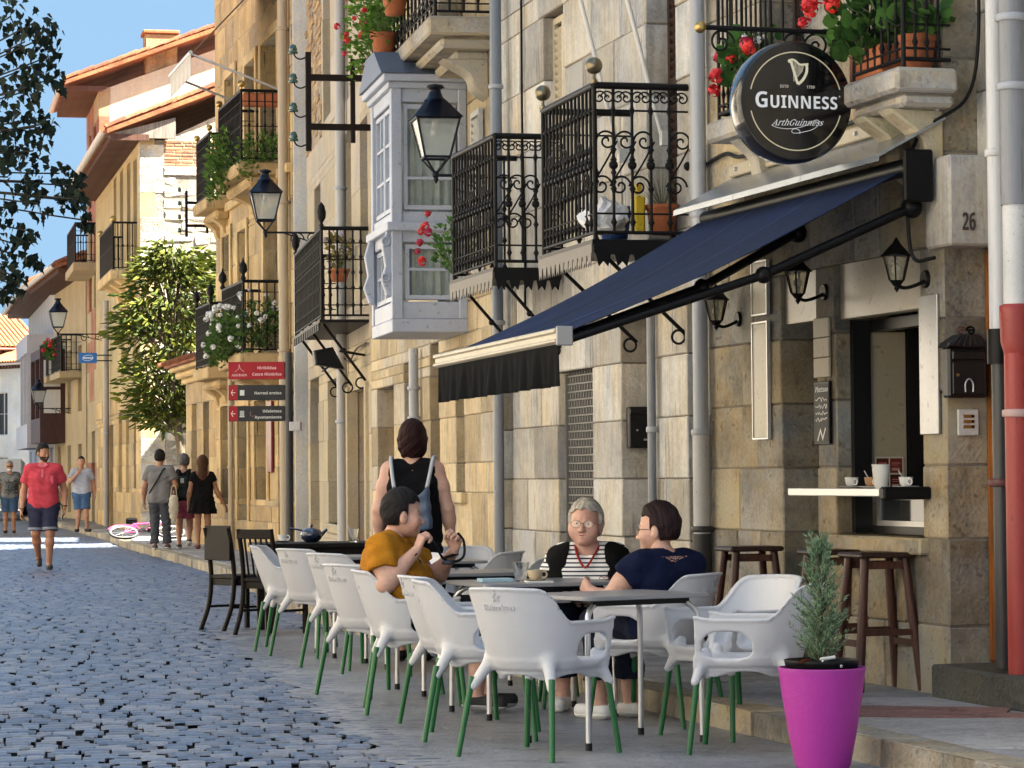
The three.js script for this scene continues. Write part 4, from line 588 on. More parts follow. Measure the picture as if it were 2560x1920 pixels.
// ---- houses opposite, to the left of the view: they close the street and throw sunlight back
for (const [i, [a, b, h, c]] of [[[-3.6, 2], [-6.2, 13], 8.4, [0.70, 0.65, 0.57]], [[-6.4, 13.4], [-9.6, 27], 9.2, [0.68, 0.61, 0.51]], [[-9.8, 27.4], [-12.6, 42], 8.0, [0.72, 0.67, 0.60]], [[-12.8, 42.4], [-17.6, 62], 8.8, [0.68, 0.61, 0.51]], [[-17.8, 62.4], [-25, 92], 8.2, [0.60, 0.54, 0.44]]].entries())
  farHouse('opposite_house', ['nearest', 'second', 'third', 'fourth', 'farthest'][i] + ' plastered house on the opposite side of the street, left of the view', a, b, h, plasterMat(c), { over: 0.5 });
{ // hill and wind turbine on the skyline
  const n = 60, p = [], ind = []; for (let i = 0; i <= n; i++) { const x = -1400 + i * 42; p.push(x, -5, -2600, x, 60 + 32 * Math.sin(i * 0.35 + 2.2) + 14 * Math.sin(i * 0.9), -2900, x, -5, -3300); }
  for (let i = 0; i < n; i++) for (const k of [0, 1]) { const a = i * 3 + k; ind.push(a, a + 3, a + 1, a + 1, a + 3, a + 4); }
  const g = new THREE.BufferGeometry(); g.setAttribute('position', new THREE.Float32BufferAttribute(p, 3)); g.setIndex(ind); g.computeVertexNormals();
  tag(mesh('hill', g, mat([0.16, 0.20, 0.24], 1)), 'blue-grey hill beyond the roofs', 'hill', null, 'structure');
  const t = thing('wind_turbine', 'small white wind turbine on the far hill', 'wind turbine', V(-447, 66, -2860)), wm = mat([0.8, 0.8, 0.8], 0.5);
  mesh('tower', rod(V(0, 0, 0), V(0, 62, 0), 2.0, 1.2, 8), wm, t); mesh('hub', ball(0, 62, 2, 2, 8), wm, t);
  for (let i = 0; i < 3; i++) { const a = 0.5 + i * 2.094; mesh('blade', rod(V(0, 62, 3), V(Math.sin(a) * 26, 62 + Math.cos(a) * 26, 3), 1.4, 0.3, 6), wm, t); }
}
// ---------------------------------------------------------------- terrace: moulded armchairs, metal tables, wooden chairs, stools, planter
const chairMat = mat([0.50, 0.51, 0.545], 0.56, { roughnessMap: T.rough, bumpMap: T.fine, bumpScale: 0.0008 });
const chairGeo = (() => { // one-piece shell: bucket back and arms, oval openings, seat, sockets
  const plan = (x, z, r) => { const zc = 0.0; return z < zc ? Math.hypot(x, z - zc) - r : Math.abs(x) - r; };
  const cap = (x, y, z, ax, ay, az, bx_, by, bz, ra, rb) => { const dx = bx_ - ax, dy = by - ay, dz = bz - az, t = clamp(((x - ax) * dx + (y - ay) * dy + (z - az) * dz) / (dx * dx + dy * dy + dz * dz), 0, 1); return Math.hypot(x - ax - dx * t, y - ay - dy * t, z - az - dz * t) - lerp(ra, rb, t); };
  return nets((x, y, z) => {
    const ax = Math.abs(x), ty = clamp((y - 0.40) / 0.40, 0, 1), lean = -0.075 * ty, r = 0.195 + 0.085 * Math.sqrt(ty) , zz = z - lean * (z < 0.1 ? 1 - sstep(-0.05, 0.1, z) * 0.7 : 0.3), dp = plan(x, zz, r);
    let shell = Math.abs(dp) - 0.0075;
    const back = sstep(-0.10, -0.285, z), top = 0.63 + 0.16 * back - 0.012 * (x / 0.27) ** 2 * back + 0.012 * sstep(0.15, 0.24, z);
    shell = Math.max(shell, y - top, 0.385 - y, z - 0.235);
    // rolled lip along the top edge
    const lip = Math.hypot(Math.max(Math.abs(dp) - 0.006, 0), y - top + 0.006) - 0.009; shell = Math.min(shell, Math.max(lip, z - 0.24));
    const hz = (z - 0.085) / 0.118, hy = (y - 0.498) / 0.072, hole = (Math.pow(Math.abs(hz), 2.6) + Math.pow(Math.abs(hy), 2.6)) ** (1 / 2.6) - 1;
    if (ax > 0.1) shell = Math.max(shell, -hole * 0.075);
    const seatY = 0.435 - 0.02 * Math.exp(-(((z + 0.02) / 0.16) ** 2)) * Math.exp(-((x / 0.15) ** 2));
    let seat = Math.max(Math.abs(y - seatY) - 0.008, dp + 0.0, z - 0.235);
    let skirt = Math.max(Math.abs(dp + 0.012) - 0.010, y - 0.44, 0.375 + 0.02 * Math.cos(Math.atan2(ax, Math.abs(z)) * 4) - y, z - 0.235);
    const lipF = Math.max(Math.abs(z - 0.228) - 0.01, ax - r + 0.01, Math.abs(y - 0.41) - 0.035);
    let d = smin(shell, seat, 0.03); d = smin(d, skirt, 0.02); d = smin(d, lipF, 0.02);
    d = smin(d, cap(ax, y, z, 0.185, 0.47, 0.19, 0.232, 0.335, 0.235, 0.026, 0.021), 0.03);
    d = smin(d, cap(ax, y, z, 0.15, 0.47, -0.15, 0.225, 0.325, -0.225, 0.034, 0.021), 0.04);
    return d;
  }, [-0.33, 0.29, -0.40], [0.33, 0.83, 0.29], 0.0088);
})();
const chairText = (() => {
  const tg = new TextGeometry('Heineken', { font: FONT, size: 0.027, depth: 0.006, curveSegments: 3 }); tg.computeBoundingBox(); const w = tg.boundingBox.max.x; tg.translate(-w / 2, 0, 0);
  const star = []; for (let i = 0; i < 10; i++) { const r = i % 2 ? 0.011 : 0.027, a = Math.PI / 2 + i * Math.PI / 5; star.push([Math.cos(a) * r, Math.sin(a) * r + 0.062]); }
  const inner = star.map(([x, y]) => new THREE.Vector2(x * 0.72, (y - 0.062) * 0.72 + 0.062)), sh = new THREE.Shape(star.map(([x, y]) => new THREE.Vector2(x, y))); sh.holes.push(new THREE.Path(inner));
  const g = merge([tg, new THREE.ExtrudeGeometry(sh, { depth: 0.006, bevelEnabled: false })]), p = g.attributes.position;
  g.rotateY(Math.PI); for (let i = 0; i < p.count; i++) { const x = p.getX(i), y = p.getY(i) + 0.685, ty = clamp((y - 0.4) / 0.4, 0, 1), r = 0.195 + 0.085 * Math.sqrt(ty) + 0.0078; p.setXYZ(i, x, y, p.getZ(i) - Math.sqrt(r * r - x * x) - 0.075 * ty + 0.0008); }
  g.computeVertexNormals(); return g;
})();
const chairLeg = (x, z) => merge([rod(V(x * 0.226, 0.37, z * 0.225), V(x * 0.268, 0.0, z * (z < 0 ? 0.285 : 0.262)), 0.0155, 0.0135, 10)]);
const legGeos = [[-1, 1], [1, 1], [-1, -1], [1, -1]].map(([x, z]) => chairLeg(x, z));
function armchair(label, X, Z, face) { // face: direction it looks, degrees from straight away from the camera, positive to the right
  const t = thing('terrace_chair', label, 'chair', W3(X, Z, 0.002), Math.PI - face * Math.PI / 180, 'light grey terrace armchairs with green legs');
  mesh('shell', chairGeo, chairMat, t); for (const g of legGeos) mesh('leg', g, M.green, t); mesh('lettering', chairText, chairMat, t); return t;
}
const CH = {};
for (const [k, X, Z, f, l] of [
  ['g', 0.12, 13.14, 36, 'grey terrace chair in front, its back square to us, nearest of the row'],
  ['f2', -0.15, 14.05, 92, 'grey terrace chair side on, just left of the nearest one'],
  ['f1', -0.25, 14.7, 70, 'grey terrace chair half hidden, next behind the side-on one'],
  ['e', -0.545, 15.65, 86, 'grey terrace chair the man in mustard sits in'],
  ['d', -0.80, 16.85, 50, 'grey terrace chair just behind the man in mustard'],
  ['c', -1.08, 19.3, 48, 'grey terrace chair third from the dark wooden chairs'],
  ['b', -1.40, 20.6, 46, 'grey terrace chair second from the dark wooden chairs'],
  ['a', -1.65, 21.4, 94, 'grey terrace chair closest to the dark wooden chairs'],
  ['o', -0.78, 18.7, -150, 'grey terrace chair showing only its blue-lit inside behind the mustard shirt'],
  ['h', 0.74, 14.75, -62, 'grey terrace chair the woman in navy sits in'],
  ['i', 1.10, 14.02, -128, 'grey terrace chair facing us behind the nearest table'],
  ['j', 1.12, 13.26, -78, 'grey terrace chair partly hidden by the magenta planter'],
  ['k', -0.28, 19.3, -70, 'grey terrace chair near the wall, left of the three back ones'],
  ['l', -0.02, 17.9, -70, 'grey terrace chair near the wall, middle of the three back ones'],
  ['m', 0.22, 16.9, -66, 'grey terrace chair behind the elderly woman, nearest of the back ones'],
  ['q', -0.36, 20.4, 175, 'grey terrace chair against the wall seen past the raised hands'],
  ['n', 0.42, 15.95, 178, 'grey terrace chair the elderly woman sits in'],
]) CH[k] = armchair(l, X, Z, f);
function metalTable(label, X, Z, rot, w, d) {
  const t = thing('metal_table', label, 'table', W3(X, Z, 0.006), rot, 'metal terrace tables'), topM = mat([0.22, 0.225, 0.24], 0.3, { bumpMap: T.fine, bumpScale: 0.0004 }), lm = mat([0.56, 0.56, 0.57], 0.3, { metalness: 0.75 });
  const sh = new THREE.Shape(), r = 0.05, a = w / 2, b = d / 2; sh.moveTo(-a + r, -b); sh.lineTo(a - r, -b); sh.quadraticCurveTo(a, -b, a, -b + r); sh.lineTo(a, b - r); sh.quadraticCurveTo(a, b, a - r, b); sh.lineTo(-a + r, b); sh.quadraticCurveTo(-a, b, -a, b - r); sh.lineTo(-a, -b + r); sh.quadraticCurveTo(-a, -b, -a + r, -b);
  mesh('table_top', new THREE.ExtrudeGeometry(sh, { depth: 0.012, bevelEnabled: true, bevelSize: 0.004, bevelThickness: 0.004, bevelSegments: 2, curveSegments: 6 }).rotateX(-Math.PI / 2).translate(0, 0.708, 0), topM, t);
  mesh('apron', merge([bx(-a + 0.08, a - 0.08, 0.675, 0.704, -b + 0.07, -b + 0.09), bx(-a + 0.08, a - 0.08, 0.675, 0.704, b - 0.09, b - 0.07)]), M.iron2, t);
  for (const sx of [-1, 1]) for (const sz of [-1, 1]) { const l = mesh('leg', tube([V(sx * (a - 0.24), 0.69, sz * (b - 0.1)), V(sx * (a - 0.12), 0.688, sz * (b - 0.09)), V(sx * (a - 0.06), 0.655, sz * (b - 0.07)), V(sx * (a - 0.035), 0.58, sz * (b - 0.05)), V(sx * (a - 0.03), 0.3, sz * (b - 0.045)), V(sx * (a - 0.028), 0.025, sz * (b - 0.04))], 0.0145, 22, 8), lm, t); mesh('foot', rod(V(sx * (a - 0.028), 0, sz * (b - 0.04)), V(sx * (a - 0.028), 0.035, sz * (b - 0.04)), 0.017, 0.016, 8), M.iron2, l); }
  return t;
}
metalTable('empty dark metal table nearest to us', 0.49, 13.66, 0.60, 0.74, 0.58);
metalTable('dark metal table in front of the elderly woman with glasses on it', 0.10, 15.35, 0.35, 0.78, 0.7);
metalTable('dark metal table beyond the elderly woman\'s table', -0.28, 17.0, 0.3, 0.78, 0.7);
metalTable('dark metal table by the wall behind the raised hands', -0.62, 19.4, 0.28, 0.74, 0.7);
metalTable('far metal table behind the row of terrace chairs', -1.05, 20.6, 0.28, 0.74, 0.7);
// dark wooden table and two chairs at the far end
const darkWood = woodMat([0.008, 0.0055, 0.0045], 0.5, { specularIntensity: 0.35 });
{
  const t = thing('wooden_table', 'dark wooden table with a teapot and cups', 'table', W3(-1.60, 23.9, 0.006), 0.22);
  mesh('table_top', cbx(-0.62, 0.62, 0.71, 0.75, -0.36, 0.36, 0.006), darkWood, t); mesh('apron', merge([bx(-0.55, 0.55, 0.62, 0.71, -0.3, -0.28), bx(-0.55, 0.55, 0.62, 0.71, 0.28, 0.3)]), darkWood, t);
  for (const x of [-0.52, 0.52]) for (const z of [-0.27, 0.27]) mesh('leg', cbx(x - 0.035, x + 0.035, 0, 0.71, z - 0.035, z + 0.035, 0.006), darkWood, t);
}
function woodChair(label, X, Z, rot, panel) {
  const t = thing('wooden_chair', label, 'chair', W3(X, Z, 0.0), rot, 'dark wooden chairs');
  mesh('seat', cbx(-0.21, 0.21, 0.44, 0.475, -0.2, 0.22, 0.008), darkWood, t); mesh('seat_frame', merge([bx(-0.19, 0.19, 0.385, 0.44, 0.17, 0.195), bx(-0.19, 0.19, 0.385, 0.44, -0.19, -0.165), bx(-0.2, -0.175, 0.385, 0.44, -0.165, 0.17), bx(0.175, 0.2, 0.385, 0.44, -0.165, 0.17)]), darkWood, t);
  for (const x of [-0.18, 0.18]) { mesh('leg', cbx(x - 0.019, x + 0.019, 0, 0.44, 0.16, 0.198, 0.004), darkWood, t); mesh('leg', tube([V(x, 0, -0.30), V(x, 0.22, -0.215), V(x, 0.46, -0.19), V(x, 0.7, -0.215), V(x, 0.88, -0.25)], 0.021, 18, 6), darkWood, t); }
  mesh('stretcher', merge([rod(V(-0.18, 0.2, 0.18), V(-0.18, 0.2, -0.22), 0.011), rod(V(0.18, 0.2, 0.18), V(0.18, 0.2, -0.22), 0.011)]), darkWood, t);
  if (panel) mesh('backrest', cbx(-0.2, 0.2, 0.60, 0.90, -0.25, -0.232, 0.006), darkWood, t);
  else { mesh('top_rail', cbx(-0.2, 0.2, 0.80, 0.88, -0.26, -0.235, 0.006), darkWood, t); for (let i = 0; i < 5; i++) mesh('slat', rod(V(-0.12 + i * 0.06, 0.47, -0.185), V(-0.12 + i * 0.06, 0.82, -0.245), 0.009), darkWood, t); }
  return t;
}
woodChair('dark wooden chair with a solid board back, leftmost on the cobbles', -2.36, 24.3, 2.25, true);
woodChair('dark wooden chair with a slatted back beside the board-backed one', -2.0, 23.5, 2.5, false);
// bar stools by the serving window
function stool(label, X, Z, rot) {
  const t = thing('bar_stool', label, 'stool', W3(X, Z, 0.122), rot, 'wooden bar stools'), wm = woodMat([0.10, 0.032, 0.018], 0.45), top = woodMat([0.05, 0.020, 0.013], 0.45);
  mesh('seat', cbx(-0.17, 0.17, 0.72, 0.75, -0.15, 0.15, 0.01), top, t);
  for (const x of [-1, 1]) for (const z of [-1, 1]) { const a = V(x * 0.12, 0.72, z * 0.1), b = V(x * 0.19, 0, z * 0.16), g = new THREE.CylinderGeometry(0.026, 0.028, a.distanceTo(b), 4).rotateY(Math.PI / 4); g.applyQuaternion(new THREE.Quaternion().setFromUnitVectors(V(0, 1, 0), V().subVectors(a, b).normalize())); g.translate((a.x + b.x) / 2, 0.36, (a.z + b.z) / 2); mesh('leg', plain(g), wm, t); }
  for (const s of [-1, 1]) { mesh('rung', bx(-0.155, 0.155, 0.30, 0.335, s * 0.137 - 0.009, s * 0.137 + 0.009), wm, t); mesh('rung', bx(s * 0.16 - 0.009, s * 0.16 + 0.009, 0.24, 0.275, -0.13, 0.13), wm, t); mesh('rung', bx(-0.12, 0.12, 0.66, 0.70, s * 0.105 - 0.009, s * 0.105 + 0.009), wm, t); }
  return t;
}
stool('brown wooden bar stool right behind the planter', 1.99, 15.36, 0.32); stool('brown wooden bar stool under the serving shelf', 1.83, 16.0, 0.28); stool('brown wooden bar stool farthest left by the bar door', 1.42, 16.9, 0.28);
{ // magenta planter
  const t = thing('planter', 'tall magenta plastic planter with a small conifer', 'planter', W3(1.36, 12.42, 0.006));
  const pm = mat([0.38, 0.027, 0.30], 0.6, { roughnessMap: T.rough, bumpMap: T.fine, bumpScale: 0.0015 });
  mesh('pot', lathe([[0.001, 0], [0.115, 0], [0.122, 0.008], [0.150, 0.15], [0.178, 0.32], [0.191, 0.425], [0.195, 0.436], [0.192, 0.443], [0.184, 0.443], [0.180, 0.425], [0.16, 0.36], [0.001, 0.36]], 48), pm, t);
  const inner = thing('nursery_pot', 'black nursery pot sunk in the magenta planter', 'pot', W3(1.36, 12.42, 0.37)); mesh('pot_wall', lathe([[0.001, 0], [0.14, 0], [0.165, 0.1], [0.168, 0.112], [0.16, 0.112], [0.155, 0.075], [0.001, 0.085]], 32), M.black, inner);
  mesh('soil', lathe([[0.155, 0.07], [0.1, 0.09], [0.001, 0.1]], 24), mat([0.035, 0.022, 0.014], 1), inner);
}
{ // small things on tables
  const china = mat([0.74, 0.73, 0.70], 0.2, { clearcoat: 0.6, clearcoatRoughness: 0.1 }), gl = mat([0.97, 0.98, 0.98], 0.04, { transmission: 1, thickness: 0.004, ior: 1.45 });
  const cup = (label, X, Z, y, m = china) => { const t = thing('coffee_cup', label, 'cup', W3(X, Z, y)); mesh('saucer', lathe([[0.001, 0], [0.035, 0], [0.072, 0.012], [0.073, 0.015], [0.035, 0.006], [0.001, 0.006]], 24), m, t); mesh('bowl', lathe([[0.001, 0.008], [0.022, 0.008], [0.033, 0.03], [0.040, 0.065], [0.037, 0.065], [0.03, 0.03], [0.001, 0.014]], 24), m, t); mesh('handle', torus(0.017, 0.005, 14, 6).translate(0.05, 0.04, 0), m, t); return t; };
  const glass = (label, X, Z, y, s = 1) => { const t = thing('drinking_glass', label, 'glass', W3(X, Z, y)); mesh('bowl', lathe([[0.001, 0], [0.024 * s, 0], [0.038 * s, 0.085 * s], [0.0355 * s, 0.085 * s], [0.0225 * s, 0.008], [0.001, 0.008]], 20), gl, t); return t; };
  cup('coffee cup on a saucer on the wooden table', -1.98, 24.0, 0.757); glass('ice-cream glass with a spoon on the wooden table', -1.36, 23.85, 0.757, 1.3);
  const tp = thing('teapot', 'round dark blue teapot on the wooden table', 'teapot', W3(-1.72, 23.9, 0.757)), tm = mat([0.012, 0.02, 0.05], 0.25, { clearcoat: 0.8 });
  mesh('body', lathe([[0.001, 0], [0.05, 0], [0.085, 0.03], [0.095, 0.065], [0.08, 0.1], [0.04, 0.12], [0.001, 0.125]], 20), tm, tp); mesh('lid_knob', ball(0, 0.14, 0, 0.016, 8), tm, tp); mesh('spout', rod(V(0.08, 0.06, 0), V(0.135, 0.11, 0), 0.018, 0.01), tm, tp); mesh('handle', tube([V(-0.08, 0.1, 0), V(-0.15, 0.115, 0), V(-0.19, 0.12, 0)], 0.009, 8), tm, tp);
  const sp = thing('teaspoon', 'teaspoon standing in the ice-cream glass', 'spoon', W3(-1.37, 23.85, 0.765)); mesh('handle', rod(V(0.01, 0.0, 0), V(-0.05, 0.17, 0), 0.0035), M.steel, sp);
  glass('water glass on the elderly woman\'s table', 0.04, 15.3, 0.728, 1.25); cup('cream coffee cup on the elderly woman\'s table', 0.115, 15.25, 0.728, mat([0.55, 0.45, 0.3], 0.35));
  const pk = thing('napkin_packet', 'folded pale blue paper packet on the table', 'packet', W3(-0.1, 15.25, 0.728), 0.3); mesh('paper', cbx(-0.09, 0.09, 0.0, 0.022, -0.05, 0.05, 0.004), paintMat([0.42, 0.60, 0.68], 0.7), pk);
  const bk = thing('booklet', 'white patterned card lying on the table edge', 'booklet', W3(0.14, 15.08, 0.728), 0.2); mesh('card', cbx(-0.07, 0.07, 0.0, 0.012, -0.045, 0.045, 0.003), M.white, bk); for (let i = 0; i < 5; i++) mesh('print', bx(-0.055 + i * 0.018, -0.045 + i * 0.018, 0.0122, 0.0128, -0.03, 0.03), M.black, bk);
}
// ---------------------------------------------------------------- fixtures on the fronts
const on = (b, x, y, z) => { b.updateMatrixWorld(true); return b.localToWorld(V(x, y, z)); };
const fixed = (b, name, label, cat, x, y, z, group) => thing(name, label, cat, on(b, x, y, z), b.rotation.y, group);
{ // awning over the terrace
  const t = fixed(pub, 'awning', 'dark blue retractable awning sloping over the terrace', 'awning', 0, 0, 0), x0 = 0.50, x1 = 3.58, yT = 2.90, zT = 0.26, yF = 2.03, zF = 2.04;
  const fm = mat([0.0045, 0.014, 0.056], 0.75, { map: T.streak, bumpMap: T.clothB, bumpScale: 0.006, specularIntensity: 0.35 });
  const nx = 44, nz = 24, cloth = (u, v) => { const x = lerp(x0, x1, u), sag = 0.055 * Math.sin(v * Math.PI) * (0.7 + 0.6 * Math.sin(u * 3.1)) + 0.006 * Math.sin(u * 31 + v * 5) * v + 0.003 * Math.sin(u * 83) * v; return [x, lerp(yT, yF, v) - sag, lerp(zT, zF + (u - 0.5) * 0.19, v)]; };
  const sheet = (f, nu, nv) => { const p = [], uv = [], ind = []; for (let j = 0; j <= nv; j++) for (let i = 0; i <= nu; i++) { p.push(...f(i / nu, j / nv)); uv.push(i / nu * 3.2, j / nv * 1.9); } for (let j = 0; j < nv; j++) for (let i = 0; i < nu; i++) { const a = j * (nu + 1) + i; ind.push(a, a + nu + 1, a + 1, a + 1, a + nu + 1, a + nu + 2); } const g = new THREE.BufferGeometry(); g.setAttribute('position', new THREE.Float32BufferAttribute(p, 3)); g.setAttribute('uv', new THREE.Float32BufferAttribute(uv, 2)); g.setIndex(ind); g.computeVertexNormals(); return g; };
  mesh('fabric', merge([sheet(cloth, nx, nz), sheet((u, v) => { const c = cloth(1 - u, v); return [c[0], c[1] - 0.004, c[2]]; }, nx, nz)]), fm, t);
  for (let i = 1; i < 3; i++) mesh('seam', sheet((u, v) => { const c = cloth(i / 3 + (u - 0.5) * 0.006, v); return [c[0], c[1] + 0.003, c[2]]; }, 1, nz), mat([0.025, 0.05, 0.12], 0.7), t);
  const val = (s) => (u, v) => { const x = lerp(x0 + 0.02, x1 - 0.02, s > 0 ? u : 1 - u); return [x, yF - 0.055 - v * 0.215 , zF + ((x - x0) / (x1 - x0) - 0.5) * 0.19 + 0.03 + s * 0.002 + v * (0.016 * Math.sin(x * 17) + 0.010 * Math.sin(x * 41 + 1) + 0.008 * Math.sin(x * 7))]; };
  mesh('valance', merge([sheet(val(1), 160, 6), sheet(val(-1), 160, 6)]), mat([0.0045, 0.0055, 0.007], 0.9, { map: T.streak, specularIntensity: 0.15 }), t);
  const bm = paintMat([0.46, 0.41, 0.31], 0.4), skew = (g) => { const p = g.attributes.position; for (let i = 0; i < p.count; i++) p.setZ(i, p.getZ(i) + ((p.getX(i) - x0) / (x1 - x0) - 0.5) * 0.19); return g; }, bar = mesh('front_bar', skew(merge([cbx(x0 - 0.02, x1 + 0.02, yF - 0.055, yF + 0.018, zF - 0.03, zF + 0.045, 0.012), cbx(x0 - 0.015, x1 + 0.015, yF + 0.0, yF + 0.025, zF + 0.04, zF + 0.06, 0.006), cbx(x0 - 0.015, x1 + 0.015, yF - 0.05, yF - 0.03, zF + 0.04, zF + 0.06, 0.006)])), bm, t);
  mesh('end_cap', cbx(x1 + 0.02, x1 + 0.035, yF - 0.065, yF + 0.035, zF + 0.06, zF + 0.15, 0.005), mat([0.28, 0.28, 0.28], 0.4, { metalness: 0.5 }), bar);
  const am = mat([0.005, 0.005, 0.006], 0.4, { specularIntensity: 0.3 });
  const arm = (xa, xe, xb) => mesh('arm', merge([rod(V(xa, yT - 0.18, 0.16), V(xe, lerp(yT - 0.18, yF - 0.03, 0.52), 1.02), 0.027, 0.025, 10), rod(V(xe, lerp(yT - 0.18, yF - 0.03, 0.52), 1.02), V(xb, yF - 0.03, zF - 0.03 + ((xb - x0) / (x1 - x0) - 0.5) * 0.19), 0.024, 0.021, 10), ball(xe, lerp(yT - 0.18, yF - 0.03, 0.52), 1.02, 0.046, 10), ball(xa, yT - 0.18, 0.16, 0.06, 10)]), am, t);
  arm(3.50, 3.52, 3.56); arm(0.75, 0.6, 0.55); arm(1.9, 2.6, 3.05);
  const hm = mat([0.42, 0.46, 0.50], 0.25, { metalness: 0.75, map: T.paint });
  for (let i = 0; i < 3; i++) { const a = lerp(x0 - 0.06, x1 + 0.02, i / 3) + 0.003, b = lerp(x0 - 0.06, x1 + 0.02, (i + 1) / 3) - 0.003; mesh('hood_panel', poly([[0.0, 3.20], [0.40, 2.985], [0.405, 2.95], [0.392, 2.95], [0.388, 2.975], [0.0, 3.185]], b - a).rotateY(-Math.PI / 2).translate(b, 0, 0), hm, t); }
  mesh('wall_rail', cbx(x0 - 0.04, x1 - 0.05, 3.20, 3.28, 0.004, 0.03, 0.006), paintMat([0.50, 0.44, 0.33], 0.6), t);
  for (let i = 0; i < 12; i++) mesh('bolt', rod(V(x0 + 0.1 + i * 0.27, 3.24, 0.03), V(x0 + 0.1 + i * 0.27, 3.24, 0.048), 0.014, 0.011, 6), M.steel, t);
  mesh('roller', rod(V(x0, 2.93, 0.2), V(x1, 2.93, 0.2), 0.05, 0.05, 12), am, t);
  mesh('side_bracket', cbx(x1, x1 + 0.03, 2.74, 3.02, 0.08, 0.25, 0.01), am, t);
}
{ // round hanging sign
  const t = thing('pub_sign', 'round black hanging pub sign with white lettering and harp', 'sign', on(pub, 2.95, 3.335, 0.625), pub.rotation.y + Math.PI / 2 + 0.0), R = 0.338;
  const tex = canvasTex(1024, 1024, (c, w) => {
    c.fillStyle = '#070709'; c.fillRect(0, 0, w, w); const cr = '#d8cfae'; c.translate(512, 512);
    c.strokeStyle = cr; c.lineWidth = 11; for (const [a, b] of [[-0.93 * Math.PI, -0.085 * Math.PI], [0.085 * Math.PI, 0.93 * Math.PI]]) { c.beginPath(); c.arc(0, 0, 438, a, b); c.stroke(); }
    // harp
    c.save(); c.translate(18, -250); c.strokeStyle = c.fillStyle = '#e9e2c6'; c.lineJoin = 'round'; c.lineWidth = 24; c.beginPath(); c.moveTo(-62, -104); c.lineTo(2, 96); c.stroke();
    c.lineWidth = 26; c.beginPath(); c.moveTo(2, 96); c.bezierCurveTo(70, 60, 108, -30, 84, -86); c.stroke();
    c.lineWidth = 18; c.beginPath(); c.moveTo(-78, -92); c.bezierCurveTo(-70, -140, -20, -120, 4, -92); c.bezierCurveTo(30, -66, 66, -82, 106, -86); c.stroke(); c.beginPath(); c.arc(-74, -108, 17, 0, 7); c.fill();
    c.lineWidth = 5; for (let i = 0; i < 9; i++) { c.beginPath(); c.moveTo(-46 + i * 14, -98 + Math.abs(i - 4) * -3 + (i < 4 ? 0 : 16)); c.lineTo(-34 + i * 9.5, -40 + (9 - i) * 13 + i * 2); c.stroke(); } c.restore();
    c.fillStyle = '#d5d0c2'; c.textAlign = 'center'; c.font = 'bold 36px sans-serif'; c.fillText('ESTD', -108, -118); c.fillText('1759', 142, -118);
    c.fillStyle = '#eef0f4'; c.save(); c.textAlign = 'left'; c.font = 'bold 196px sans-serif'; const gw = c.measureText('G').width; c.font = 'bold 156px sans-serif'; const k = 800 / (gw + c.measureText('UINNESS').width); c.translate(-396, 62); c.scale(k, 1); c.fillText('UINNESS', gw, 0); c.font = 'bold 196px sans-serif'; c.fillText('G', 0, 0); c.restore(); c.font = 'bold 22px sans-serif'; c.fillText('®', 420, -46);
    // signature
    c.save(); c.translate(10, 205); c.rotate(-0.02); c.font = 'italic 74px serif'; c.textAlign = 'center'; c.transform(1, 0, -0.35, 1, 0, 0); c.fillText('ArthGuinness', 0, 10); c.restore();
    c.strokeStyle = '#eef0f4'; c.lineWidth = 5; c.beginPath(); c.moveTo(-230, 222); c.bezierCurveTo(-130, 268, 60, 250, 150, 180); c.bezierCurveTo(250, 120, 250, 230, 110, 262); c.bezierCurveTo(20, 285, -60, 300, -40, 258); c.bezierCurveTo(-10, 226, 60, 262, 30, 290); c.stroke();
  });
  const face = mesh('face', new THREE.CircleGeometry(R * 0.93, 72), mat(0xffffff, 0.12, { map: tex, clearcoat: 0.5, clearcoatRoughness: 0.05 }), t); face.position.z = 0.083;
  mesh('drum', lathe([[0.001, -0.08], [R * 0.93, -0.08], [R * 0.985, -0.06], [R, 0], [R * 0.995, 0.055], [R * 0.965, 0.085], [R * 0.93, 0.080], [0.001, 0.078]], 72).rotateX(Math.PI / 2), mat([0.012, 0.012, 0.014], 0.18, { clearcoat: 0.6 }), t);
  const bar = mesh('bracket', merge([rod(V(-0.5, 0.40, 0), V(0.62, 0.40, 0), 0.014, 0.014, 8), rod(V(0.56, 0.12, 0), V(0.58, 0.55, 0), 0.012)]), M.iron, t);
  mesh('ball', ball(-0.52, 0.40, 0, 0.034, 12), M.brass, bar);
  for (const [x, s] of [[-0.40, 1], [0.02, 1], [0.16, -1]]) { const m = mesh('scroll', scrollGeo(0.15, 0.007), M.iron, bar); m.position.set(x, 0.32, 0); m.scale.x = s; }
  for (const x of [-0.2, 0.26]) for (let k = 0; k < 3; k++) { const m = mesh('chain_link', torus(0.016, 0.004, 12, 5), M.iron2, bar); m.position.set(x, 0.375 - k * 0.028, 0); m.rotation.y = k % 2 ? Math.PI / 2 : 0; m.scale.set(0.7, 1, 1); }
}
